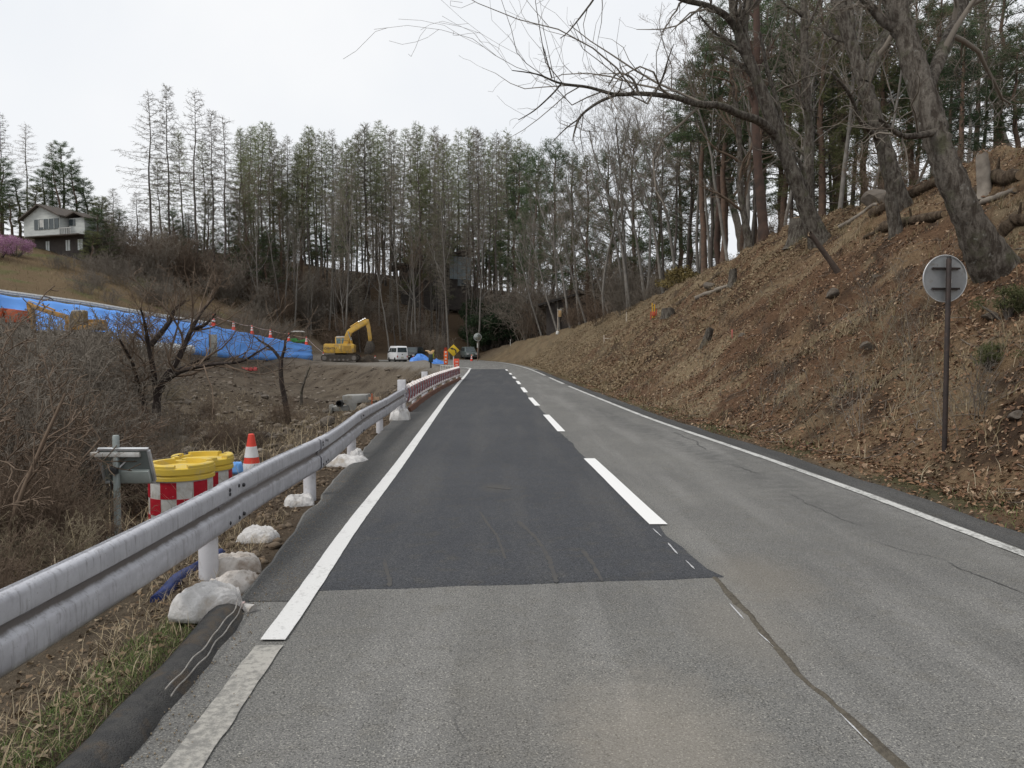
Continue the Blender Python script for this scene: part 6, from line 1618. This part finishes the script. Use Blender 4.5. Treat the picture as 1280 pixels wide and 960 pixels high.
hero('bank_tree', 'forked leaning tree with a long bare limb reaching left over the road', hy, [
    ([(1034, 322, 0), (1018, 285, 0), (1000, 240, 0), (982, 195, 0), (962, 140, 0), (942, 90, 0), (926, 50, 0), (918, 20, .1), (908, -40, .3), (890, -140, .6)], [20, 12, 9.2, 8.4, 7.6, 7, 6.3, 4.6, 3.5, 2.2], 9, .5, 0),
    ([(972, 172, 0), (950, 152, -.6), (925, 143, -1.2), (900, 132, -1.8), (872, 130, -2.4), (840, 121, -3.0), (800, 117, -3.6), (770, 118, -4.0), (735, 109, -4.5), (700, 104, -4.9), (672, 93, -5.2), (640, 88, -5.5)], [6.2, 5.4, 5, 4.6, 4.2, 3.4, 2.8, 2.3, 1.9, 1.5, 1.0, .5], 14, .3, 2),
    ([(772, 118, -4.0), (748, 128, -4.4), (726, 145, -4.8), (718, 165, -5), (716, 176, -5.2)], [2.0, 1.8, 1.5, 1.1, .6], 5, .3, 2),
    ([(726, 147, -4.8), (708, 160, -5), (690, 178, -5.2)], [1.0, .8, .4], 4, .3, 3),
    ([(702, 104, -4.9), (690, 118, -5), (668, 138, -5.2), (648, 150, -5.4)], [1.2, 1.0, .8, .4], 4, .3, 3),
    ([(690, 98, -5), (685, 80, -5.1), (678, 55, -5.3)], [1.0, .8, .4], 4, .3, 3),
    ([(798, 116, -3.6), (790, 98, -3.6), (772, 92, -3.6), (760, 108, -3.6)], [1.7, 1.5, 1.2, .6], 3, .3, 3),
    ([(818, 117, -3.4), (828, 98, -3.4), (835, 75, -3.5), (842, 55, -3.6)], [1.6, 1.3, .9, .4], 5, .3, 3),
    ([(920, 35, 0), (905, 18, -.3), (880, 6, -.8), (850, -2, -1.3), (800, -30, -2.2)], [5, 4.2, 3.6, 3.2, 2], 7, .3, 2),
    ([(934, 70, 0), (930, 30, .3), (938, -10, .6), (945, -70, 1)], [6, 5, 4.4, 3], 6, .3, 1),
    ([(985, 200, 0), (972, 130, .3), (960, 90, .5), (950, 40, .9)], [4, 3.2, 2.6, 1.6], 8, .3, 2),
    ([(1010, 262, 0), (1003, 210, .4), (985, 190, .6), (970, 185, .8)], [4, 3, 2.2, 1.2], 6, .3, 2),
    ([(800, -30, -2.2), (760, -25, -2.8), (738, 5, -3.2), (712, 38, -3.6), (700, 48, -3.8)], [2, 1.6, 1.2, .8, .4], 5, .3, 3)], m_hero2, 9, m_twig)
hx, hy, hz_ = on_ground(1012, 296)
hero('bank_tree', 'upright grey green trunk close behind the forked leaning tree', hy + 2.5, [
    ([(1012, 300, 0), (1010, 240, 0), (1011, 160, 0), (1006, 80, 0), (1005, 0, 0), (1002, -120, 0)], [7.5, 5.6, 5, 4.6, 4.2, 2.6], 12, .3, 0)], m_hero2, 12, m_twig)
hx, hy, hz_ = on_ground(952, 303)
hero('red_pine_trunk', 'upright reddish brown pine trunk on the bank crest', hy + 1.5, [
    ([(956, 312, 0), (952, 260, 0), (947, 200, 0), (944, 130, 0), (946, 60, 0), (944, -60, 0)], [7.4, 5.6, 5, 4.4, 4, 2.6], 10, .55, 0)], m_bark_r, 14, m_bark_p)
for px_, pb, pts_, lab in ((928, 312, [(928, 314, 0), (922, 280, 0), (912, 240, 0), (908, 190, 0), (900, 110, 0)], 'thin grey trunk bending left, on the crest beside the pine trunk'),
                           (936, 310, [(938, 312, .5), (932, 280, .5), (926, 240, .5), (924, 170, .5), (915, 90, .5)], 'thin grey trunk growing close to the reddish pine trunk'),
                           (896, 318, [(893, 322, 0), (897, 290, 0), (894, 240, 0), (884, 170, 0), (876, 110, 0)], 'slender upright grey trunk on the crest above the log pile'),
                           (1256, 180, [(1262, 200, 0), (1252, 165, 0), (1244, 120, 0), (1232, 60, 0), (1226, 0, 0), (1222, -60, 0)], 'slim dark trunk high on the ridge right of the cedar'),
                           (1052, 258, [(1056, 262, 1), (1048, 225, 1), (1040, 170, 1), (1036, 100, 1), (1030, 20, 1)], 'slim trunk on the skyline between the two big grey trunks')):
    hx, hy, hz_ = on_ground(px_, pb)
    hero('slender_tree', lab, hy, [(pts_, [6, 4.5, 4, 3.5, 2.5], 12, .35, 1)], m_hero2, int(px_), m_twig_r)
# ------------------------------------------------------------------ leafless trees beyond the guardrail
m_dark = bark_hero('dark_wet_bark', (.045, .035, .032), (.07, .058, .052), (.055, .048, .04), (.10, .09, .08))
hero('plum_tree', 'dark spreading leafless tree with low limbs behind the drums', 22.0, [
    ([(196, 538, 0), (196, 505, 0), (202, 480, 0), (222, 450, 0), (238, 415, .3), (252, 390, .6), (268, 372, 1)], [5.5, 5, 4.4, 3.6, 2.8, 1.7, .7], 12, .3, 1),
    ([(196, 500, 0), (192, 465, -.2), (186, 435, -.4), (182, 410, -.6), (176, 385, -1)], [3.6, 3.3, 2.8, 2.1, .9], 11, .3, 1),
    ([(184, 540, .3), (180, 505, .2), (172, 480, 0), (166, 455, -.3), (150, 425, -.8)], [4.2, 3.2, 2.6, 2.0, .9], 11, .3, 1),
    ([(206, 478, 0), (225, 465, -.5), (260, 456, -1), (300, 452, -1.4), (322, 440, -1.6), (336, 432, -1.8)], [3.0, 2.7, 2.2, 1.7, 1.1, .6], 20, .2, 2),
    ([(200, 490, 0), (212, 470, .5), (240, 455, 1), (262, 448, 1.3)], [3.2, 2.8, 2.2, 1.2], 7, .25, 2),
    ([(188, 432, -.4), (210, 405, -.2), (218, 388, 0), (232, 376, 0)], [3.4, 3, 2.2, 1], 8, .25, 2),
    ([(240, 412, .3), (256, 406, .3), (270, 392, .3)], [2.6, 2, 1], 6, .25, 2)], m_dark, 21, m_twig_r)
hx, hy, hz_ = on_ground(357, 530)
hero('sapling', 'thin dark leafless sapling on the gully slope', hy, [
    ([(361, 532, 0), (357, 505, 0), (352, 478, 0), (351, 458, 0), (352, 446, 0)], [4.2, 3.4, 3, 2.8, 2.4], 0, .5, 2),
    ([(351, 450, 0), (340, 436, 0), (325, 426, 0), (318, 420, 0)], [2.2, 1.8, 1.2, .6], 7, .2, 2),
    ([(352, 448, 0), (356, 434, 0), (357, 424, 0), (364, 416, 0)], [2.2, 1.7, 1.1, .6], 6, .2, 2)], m_dark, 23, m_twig_r)
hx, hy, hz_ = on_ground(377, 508)
hero('sapling', 'smaller faint leafless sapling right of the dark sapling', hy, [([(377, 510, 0), (377, 490, 0), (382, 472, 0), (388, 458, 0)], [2, 1.7, 1.3, .6], 8, .3, 2)], m_hero2, 25, m_twig)
# thicket behind the near guardrail
rg = random.Random(5)
for k in range(64):
    d = rg.uniform(5.0, 15); px = rg.uniform(-60, 150) if d < 9 else rg.uniform(-40, 175)
    x = (px - 640) * d / 1000
    if x > -3.9: continue
    if d < 10 and px + 950 / d > 108: continue
    top = 415 + max(0, px) * .6 + rg.uniform(0, 90)
    if px > 95: top += 40
    zt = P(px, top, d)[2]; zg = H1(x, d); h = min(3.0, max(.7, zt - zg))
    ky = rg.choice(['bush_a', 'bush_b', 'bush_b', 'bush_c', 'bush_d', 'bush_d'])
    inst(ky, 'leafless_bush', x, d, h, 1.9, rg.random() * 6.28, 'tangled brown leafless bush behind the near guardrail', 'bush', 'thicket behind the guardrail', w=max(.8, h / 1.9))
for k in range(40):
    d = rg.uniform(4.6, 8.6); px = rg.uniform(-60, 92); x = (px - 640) * d / 1000
    if x > -3.3: continue
    inst(rg.choice(['bush_c', 'bush_b']), 'low_thicket', x, d, rg.uniform(.45, .95), 1.6, rg.random() * 6.28, 'low dry brush clump close behind the near guardrail', 'bush', 'low brush behind the guardrail', w=rg.uniform(.35, .5))
for px, tp_y in ((78, 392), (98, 396), (118, 392), (136, 402), (60, 398)):
    d = 36; x = (px - 640) * d / 1000
    inst('far_scrub', 'leafless_bush', x, d, P(px, tp_y, d)[2] - H1(x, d), 2.4, px * 1.0, 'grey leafless bush screening the small ochre excavator', 'bush', 'bushes before the ochre excavator')
for k in range(13):
    px = rg.uniform(-30, 118); d = rg.uniform(20, 34); x = (px - 640) * d / 1000; h = P(px, rg.uniform(396, 440), d)[2] - H1(x, d)
    inst('far_scrub', 'leafless_bush', x, d, max(1, h), 2.4, rg.random() * 6.28, 'grey brown leafless bush between the thicket and the blue tarpaulin', 'bush', 'bushes before the tarpaulin')
for k in range(26):
    px = rg.uniform(60, 470); d = rg.uniform(16, 52); x = (px - 640) * d / 1000
    if x > float(left_edge(d)) - 2.0: continue
    inst(rg.choice(['bush_c', 'bush_b', 'bush_a']), 'gully_weed', x, d, rg.uniform(.5, 1.3), 1.6, rg.random() * 6.28, 'dry straggling weed clump on the gully floor', 'weeds', 'weeds in the gully')
for px_, py_, h in ((1262, 398, .55), (1240, 465, .4)):
    hx, hy, hz_ = on_ground(px_, py_); inst('green_shrub', 'green_shrub', hx, hy, h, .9, 1.0 * px_, 'small green leafy shrub on the bank right of the round sign', 'shrub', 'green shrubs near the round sign')
for k, (px_, py_) in enumerate(((880, 452), (1010, 385), (955, 420), (1100, 440), (1040, 480), (1265, 440), (1215, 520), (905, 385), (860, 415), (760, 440), (1130, 360), (985, 470), (1070, 400)) + tuple((rg.uniform(700, 1270), rg.uniform(380, 560)) for _ in range(30))):
    if on_ground(px_, py_)[0] - float(toe(on_ground(px_, py_)[1])) < .8: continue
    hx, hy, hz_ = on_ground(px_, py_); inst(('twiggy_a', 'twiggy_b')[k % 2], 'bank_twigs', hx, hy, rg.uniform(.5, 1.4), 1.8, px_ * 1.0, 'sparse leafless twig clump growing on the leaf covered bank', 'bush', 'twig clumps on the bank')
# ------------------------------------------------------------------ logs, stumps and rocks on the bank
m_log = bark_hero('fallen_log_bark', (.06, .044, .032), (.125, .095, .068), (.085, .08, .042), (.2, .17, .13))
m_birch = mat('pale_dead_wood', (.26, .23, .195), (.15, .13, .11), 4, .9, bump=.5)
m_cut = mat('cut_wood', (.26, .19, .12), (.16, .115, .075), 8, .9)
m_rock = mat('grey_rock', (.135, .115, .095), (.085, .072, .06), 2.5, .9, bump=.8, bscale=9, dirt=(.09, .07, .05), dscale=2, dlo=.5, dhi=.65)
def log(a, b, r, label, m=m_log, name='fallen_log'):
    A, B = on_ground(*a), on_ground(*b)
    if abs(A[1] - B[1]) > 4: B = (P(b[0], b[1], A[1] + math.copysign(2.0, B[1] - A[1])))
    if len(B) == 3: pass
    A = Vector(A) + Vector((0, 0, r * .55)); B = Vector(B); B.z = max(B.z, H1(B.x, B.y)) + r * .5
    e = empty(name, tuple(A), 0, label, 'log'); rg = random.Random(int(a[0]))
    pts = []; n = 9; d = B - A
    for k in range(n): 
        t = k / (n - 1); q = A.lerp(B, t); q.z = max(q.z, H1(q.x, q.y) + r * .45)
        pts.append(q - A + Vector((rg.gauss(0, r * .15), rg.gauss(0, r * .15), 0)))
    MB().tube(pts, [r * (1 + rg.gauss(0, .13)) * (1 - .25 * k / n) for k in range(n)], 12).build('stem', m, e, smooth=60)
    for q, s_ in ((pts[0], -1), (pts[-1], 1)):
        dd = (pts[1] - pts[0]).normalized() if s_ < 0 else (pts[-1] - pts[-2]).normalized()
        MB().tube([q + dd * s_ * .003, q + dd * s_ * .02], r * (.8 if s_ < 0 else .6), 12).build('cut_end', m_cut, e)
    k = pts[n // 2]; MB().tube([k, k + Vector((rg.gauss(0, .2), -.1, r * 2.2))], [r * .3, r * .12], 6).build('branch_stub', m, e, smooth=60)
    return e
log((1090, 272), (1178, 258), .17, 'fallen brown log lying on the bank left of the mossy trunk')
log((1105, 290), (1180, 272), .15, 'lower fallen log crossing under the mossy trunk foot')
log((1218, 248), (1275, 228), .20, 'thick fallen log on the bank right of the mossy trunk')
log((1228, 256), (1268, 243), .08, 'pale thin fallen log beneath the thick right-hand log', m_birch)
log((1258, 296), (1290, 278), .14, 'splintered log end on the bank below the thick right-hand log')
log((1050, 288), (1098, 258), .09, 'pale bleached pole leaning on the bank between the big trunks', m_birch)
log((1080, 300), (1105, 290), .08, 'short dark log half buried on the upper bank')
log((846, 384), (905, 362), .14, 'long dark log edging the rubble heap on the crest')
log((870, 376), (915, 358), .10, 'second log stacked above the long dark crest log', m_birch)
def stump(px, py, r, h, label, lean=(0, 0), m=None):
    x, y, z = on_ground(px, py); e = empty('tree_stump', (x, y, z - .1 - r * .7), 0, label, 'stump'); rg = random.Random(int(px)); n = 14
    rings = []
    for k, (t, f) in enumerate(((0, 1.5), (.15, 1.15), (.5, 1.0), (.85, .95), (1, .9))):
        rings.append([(r * f * (1 + .13 * math.sin(j * 1.9 + k) * (1.5 - t)) * math.cos(2 * math.pi * j / n) + lean[0] * t * h, r * f * math.sin(2 * math.pi * j / n) + lean[1] * t * h, t * h + (rg.gauss(0, .04) * h if t == 1 else 0)) for j in range(n)])
    MB().loft(rings).build('stump_body', m or m_hero2, e, smooth=50)
    MB().lathe([(r * .72, h * .93), (r * .7, h * 1.02), (.001, h * 1.03)], 12, (lean[0] * h, lean[1] * h, 0)).build('cut_top', m_cut, e)
stump(1000, 300, .45, 1.3, 'broad weathered stump at the foot of the forked leaning tree')
stump(1050, 338, .085, 1.2, 'leaning broken brown snag on the bank below the forked tree', (-.75, .0), mat('dark_red_snag', (.06, .045, .037), (.09, .068, .055), 6, .9, bump=.5))
stump(1122, 292, .16, 1.3, 'short upright snag between the logs left of the mossy trunk', (-.18, 0))
stump(1232, 240, .15, 1.1, 'pale barkless stump beside the thick right-hand log', (-.1, 0), m_birch)
stump(835, 397, .35, .8, 'grey cut stump near the yellow marker poles', (0, 0))
stump(915, 357, .18, .9, 'thin mossy snag beside the crest logs', (.05, 0))
stump(650, 412, .3, .6, 'small mossy stump on the far bank crest')
stump(880, 432, .14, .7, 'small dark split stump low on the bank', (.3, 0))
def rock_mesh(seed, sub=3):
    bm = bmesh.new(); bmesh.ops.create_icosphere(bm, subdivisions=sub, radius=1); rg = random.Random(seed)
    pl = [(Vector((rg.gauss(0, 1), rg.gauss(0, 1), rg.gauss(0, 1))).normalized(), rg.uniform(.55, .85)) for _ in range(9)]
    for v in bm.verts:
        for n_, d_ in pl:
            k = v.co.dot(n_)
            if k > d_: v.co -= n_ * (k - d_)
        v.co *= 1 + rg.gauss(0, .02)
    me = bpy.data.meshes.new('rock'); bm.to_mesh(me); bm.free(); me.materials.append(m_rock); me.set_sharp_from_angle(angle=.5); return me
ROCKS = [rock_mesh(s_) for s_ in range(5)]
def rock(px, py, s_, label, group=None, k=0, m=None, pos=None):
    x, y, z = pos or on_ground(px, py); o = link('rock', ROCKS[k % 5]); o.location = (x, y, z + s_ * .12); o.scale = (s_ * 1.2, s_, s_ * .7); o.rotation_euler = (.2 * k, .3, k * 1.7)
    return tag(o, label, 'rock', group)
rock(1040, 375, .2, 'grey angular rock with pale face in the middle of the bank', None, 1)
rock(1230, 168, .9, 'large dark boulder on the skyline right of the mossy trunk', None, 2)
rock(1098, 252, .55, 'dark slab of uprooted earth and rock between the trunks', None, 3)
rock(888, 360, .35, 'white topped boulder on the rubble heap beside the crest logs', None, 4)
for k in range(9):
    r_ = random.Random(900 + k); px, py = r_.uniform(660, 1279), r_.uniform(330, 640)
    x, y, z = on_ground(px, py)
    if x - float(toe(y)) < .5 or y > 60 or P(px, py, y)[2] > 6.5: continue
    rock(px, py, r_.uniform(.04, .13) * (1 + y / 40), 'small stone half buried in leaves on the bank', 'stones on the bank', k, pos=(x, y, z))
for k in range(60):
    r_ = random.Random(300 + k); y = r_.uniform(14, 60); px = r_.uniform(120, 500); x = (px - 640) * y / 1000
    if x > float(left_edge(y)) - 1.5: continue
    rock(0, 0, r_.uniform(.06, .16) * (1 + y / 60), 'pale stone lying on the gully floor', 'stones in the gully', k, pos=(x, y, H1(x, y)))
rock(150, 512, .3, 'larger pale stone under the plum tree', None, 2, pos=((150 - 640) * .024, 24, H1((150 - 640) * .024, 24)))

# ------------------------------------------------------------------ leaf litter, dry stalks, grass
rn = np.random.default_rng(17)
def slope_points(n, y0, y1, u0, u1, power=2.0):
    y = y0 + (y1 - y0) * rn.random(n) ** power; u = u0 + (u1 - u0) * rn.random(n)
    x = toe(y) + u; return x, y
def normals(x, y):
    e_ = .05; zx = (H(x + e_, y) - H(x - e_, y)) / (2 * e_); zy = (H(x, y + e_) - H(x, y - e_)) / (2 * e_)
    n = np.stack([-zx, -zy, np.ones_like(zx)], 1); return n / np.linalg.norm(n, axis=1, keepdims=True)
def litter(name, x, y, size, m, lift=.012, tiltk=.45, asp=.62, kind='stuff', label=None, cat=None):
    z = H(x, y); n = normals(x, y) + rn.normal(size=(len(x), 3)) * tiltk; n /= np.linalg.norm(n, axis=1, keepdims=True)
    d = perp(rn, n); w = np.cross(n, d); s_ = size * rn.uniform(.55, 1.3, len(x))
    v, f = quads(np.stack([x, y, z + lift + s_ * .12], 1), d, w, s_, s_ * asp * rn.uniform(.6, 1.1, len(x)), .14)
    return tag(link(name, np_mesh(name, v, f), m), label, cat, None, kind)
m_leaf = island_mat('dry_leaves', [(.06, .034, .021), (.16, .088, .05), (.25, .155, .09), (.10, .054, .032), (.38, .28, .19), (.135, .075, .043), (.065, .038, .026), (.20, .112, .062)])
x, y = slope_points(150000, 3.0, 42, .35, 11.5, 1.5)
nn_ = fbm(x * .8, y * .8, 201); keep = nn_ + rn.normal(size=len(x)) * .10 > -.15
x = x[keep]; y = y[keep]
litter('leaf_litter', x, y, rn.choice([.04, .055, .07, .095], len(x), p=[.25, .35, .28, .12]), m_leaf, label='brown dry leaves covering the right hand bank', cat='leaves')
x, y = slope_points(36000, 30, 85, .4, 11, 1.3)
litter('leaf_litter', x, y, .12, island_mat('far_dry_leaves', [(.12, .085, .05), (.2, .15, .09), (.27, .21, .13), (.14, .095, .055)]), label='pale dry leaves covering the far part of the bank', cat='leaves')
y = 2.2 + 20 * rn.random(5600) ** 1.8; x = left_edge(y) - .12 - .9 * rn.random(5600) ** .8
kx_ = (x < -1.85) | (y > 5.3)
litter('verge_leaves', x[kx_], y[kx_], rn.choice([.02, .03, .045], int(kx_.sum())), island_mat('pale_verge_leaves', [(.11, .07, .045), (.2, .145, .09), (.15, .10, .06), (.30, .24, .165), (.07, .048, .032)]), label='small dry leaves on the verge under the guardrail', cat='leaves')
y = 5 + 50 * rn.random(16000) ** 1.2; x = -3.2 - (1 + y * .55) * rn.random(16000)
litter('gully_litter', x, y, .09, island_mat('gully_leaves', [(.10, .075, .05), (.17, .13, .09), (.24, .19, .13), (.08, .06, .045)]), label='dry leaves and debris on the gully floor', cat='leaves')
def blades(name, x, y, hmin, hmax, m, wid=.006, lay=.6, base=None, label=None, cat=None):
    n = len(x); z = H(x, y) if base is None else base
    a = rn.random(n) * 6.283; l = rn.uniform(.2, 1, n) * lay; h = rn.uniform(hmin, hmax, n)
    d = np.stack([np.cos(a) * l, np.sin(a) * l, np.sqrt(np.maximum(.05, 1 - l * l))], 1); w = np.stack([-np.sin(a), np.cos(a), np.zeros(n)], 1) * wid / 2
    b0 = np.stack([x, y, z - .01], 1); b1 = b0 + d * h[:, None] * .55; b2 = b0 + d * h[:, None] + np.stack([np.cos(a) * h * .2, np.sin(a) * h * .2, -h * .12], 1)
    v = np.stack([b0 - w, b0 + w, b1 + w * .8, b1 - w * .8, b2 + w * .15, b2 - w * .15], 1).reshape(-1, 3)
    k = np.arange(n)[:, None] * 6
    f = np.concatenate([k + np.array([0, 1, 2, 3]), k + np.array([3, 2, 4, 5])])
    return tag(link(name, np_mesh(name, v, f), m), label, cat, None, 'stuff')
m_dry = island_mat('dry_stalks', [(.30, .24, .15), (.38, .31, .2), (.2, .15, .09), (.45, .39, .28)])
m_grass = island_mat('green_grass', [(.06, .10, .025), (.085, .135, .035), (.12, .155, .05), (.2, .19, .09)])
x, y = slope_points(26000, 3, 60, .4, 11, 1.4); kp_ = (fbm(x * .9 + 9, y * .9, 53) > .05) | (rn.random(len(x)) < .25); x = x[kp_]; y = y[kp_]; blades('dry_stalks', x, y, .08, .38, m_dry, .007, .95, label='dry pale stalks and sticks among the bank leaves', cat='stalks')
x, y = slope_points(5000, 4, 45, .0, .9, 1.5); kp_ = fbm(x * 1.2, y * .7, 211) > .04
blades('verge_grass', x[kp_], y[kp_], .03, .12, m_grass, .006, .85, label='short green grass along the foot of the bank', cat='grass')
y = rn.uniform(1.6, 5.0, 9000); x = -1.80 - .42 * rn.random(9000); kp_ = fbm(x * 2.4 + 3, y * 1.5, 221) + .25 * (1 - np.abs(x + 1.93) / .28) > .12
blades('verge_grass', x[kp_], y[kp_], .02, .075, m_grass, .0035, .95, label='green grass patch between the asphalt kerb and the guardrail', cat='grass')
y = rn.uniform(1.6, 8.0, 2500); x = left_edge(y) - .2 - .6 * rn.random(2500); blades('dry_stalks', x[x < -1.8], y[x < -1.8], .04, .16, m_dry, .004, .97, label='dry straw lying on the verge by the guardrail', cat='stalks')
y = 5 + 50 * rn.random(9000) ** 1.3; x = -3.0 - (1.5 + y * .5) * rn.random(9000); blades('dry_stalks', x, y, .15, .7, m_dry, .008, .95, label='dry grass stalks scattered over the gully', cat='stalks')
T = Tubes(); rg2 = random.Random(8)
for k in range(1500):
    yy = 3.2 + 50 * rg2.random() ** 1.5; xx = float(toe(yy)) + .4 + 10.8 * rg2.random(); L_ = rg2.uniform(.15, .8); a = rg2.random() * 6.28
    q = (xx, yy, 0); pts = []
    for t in (0, .5, 1): pts.append((xx + L_ * math.cos(a) * t, yy + L_ * math.sin(a) * t))
    T.add([(p[0], p[1], 0.0) for p in pts], [r0 * rg2.uniform(.6, 1.6) for r0 in (.0055, .0045, .0025)], 4)
tv, tf = T.arrays(); tv[:, 2] += H(tv[:, 0], tv[:, 1]) + .025
tag(link('fallen_twigs', np_mesh('fallen_twigs', tv, tf, True), mat('twig_litter', (.10, .08, .065), (.2, .17, .14), 3, .9)), 'fallen twigs and thin sticks strewn over the bank', 'twigs', None, 'stuff')
# rubble on the gully banks
y = 16 + 72 * rn.random(2600); x = -3.6 - (1 + y * .34) * rn.random(2600); kp_ = (x < left_edge(y) - 1.5) & (H(x, y) < -.35); x = x[kp_]; y = y[kp_]
bm = bmesh.new(); bmesh.ops.create_icosphere(bm, subdivisions=1, radius=1); iv = np.array([v.co[:] for v in bm.verts]); fi = np.array([[v.index for v in f.verts] for f in bm.faces]); bm.free()
s_ = rn.uniform(.04, .16, len(x)) * rn.uniform(.5, 1.3, len(x)); z = H(x, y)
V = (iv[None] * (1 + .3 * rn.normal(size=(len(x), len(iv), 1))) * s_[:, None, None] * np.array([1.2, 1, .6]) + np.stack([x, y, z + s_ * .15], 1)[:, None]).reshape(-1, 3)
F = (fi[None] + (np.arange(len(x)) * len(iv))[:, None, None]).reshape(-1, 3)
tag(link('gully_rubble', np_mesh('gully_rubble', V, F), island_mat('rubble_soil', [(.07, .055, .042), (.13, .105, .08), (.22, .19, .155), (.09, .07, .055)])), 'lumps of soil and broken stone over the gully banks', 'rubble', None, 'stuff')
gx_, gy_ = [], []
for k in range(420):
    cx_, cy_ = slope_points(1, 4, 58, .5, 10.8, 1.3); m_ = int(rn.integers(14, 45)); sp_ = rn.uniform(.06, .2)
    gx_.append(cx_ + rn.normal(size=m_) * sp_); gy_.append(cy_ + rn.normal(size=m_) * sp_)
gx_ = np.concatenate(gx_); gy_ = np.concatenate(gy_)
blades('dry_tufts', gx_, gy_, .12, .42, island_mat('tuft_straw', [(.20, .155, .09), (.28, .225, .14), (.14, .105, .065), (.16, .15, .07)]), .009, .9, label='tufts of dry straw coloured grass on the bank', cat='grass')
x, y = slope_points(5200, 3.5, 40, -.08, .55, 1.5)
litter('verge_leaves', x, y, rn.choice([.03, .045, .06], len(x)), m_leaf, label='scattered brown leaves along the right road edge', cat='leaves')
y = rn.uniform(58, 106, 7000); x = rn.uniform(-78, -36, 7000); zz_ = H(x, y); kp_ = zz_ > 5.0
blades('meadow_grass', x[kp_], y[kp_], .2, .55, island_mat('meadow_straw', [(.2, .15, .085), (.26, .2, .12), (.15, .125, .06), (.13, .13, .05)]), .03, .9, label='dry brown grass on the meadow below the house', cat='grass')
# soil clods along the verge under the rail
y = 5.2 + 16 * rn.random(420) ** 1.4; x = left_edge(y) - .1 - .5 * rn.random(420)
cm = ROCKS[0]; 
V, F = [], []
bm = bmesh.new(); bmesh.ops.create_icosphere(bm, subdivisions=1, radius=1); iv = np.array([v.co[:] for v in bm.verts]); fi = np.array([[v.index for v in f.verts] for f in bm.faces]); bm.free()
s_ = rn.uniform(.012, .05, len(x)) * rn.uniform(.5, 1.2, len(x)); z = H(x, y)
V = (iv[None] * (1 + .25 * rn.normal(size=(len(x), len(iv), 1))) * s_[:, None, None] * np.array([1, 1, .7]) + np.stack([x, y, z + s_ * .2], 1)[:, None]).reshape(-1, 3)
F = (fi[None] + (np.arange(len(x)) * len(iv))[:, None, None]).reshape(-1, 3)
tag(link('soil_clods', np_mesh('soil_clods', V, F, True), mat('brown_clods', (.11, .08, .055), (.16, .125, .09), 8, .95)), 'brown soil clods along the verge under the guardrail', 'soil', None, 'stuff')
# grit scattered on the road edge
y = 2.6 + 8 * rn.random(700) ** 1.3; x = left_edge(y) + .02 + np.abs(rn.normal(size=700)) * .13
s_ = rn.uniform(.0015, .0055, len(x)); 
V = (iv[None] * s_[:, None, None] + np.stack([x, y, .004 + s_ * .5], 1)[:, None]).reshape(-1, 3); F = (fi[None] + (np.arange(len(x)) * len(iv))[:, None, None]).reshape(-1, 3)
tag(link('road_grit', np_mesh('road_grit', V, F, True), mat('tan_grit', (.28, .23, .17), (.18, .15, .11), 8, .95)), 'loose grit and crumbs along the left road edge', 'grit', None, 'stuff')
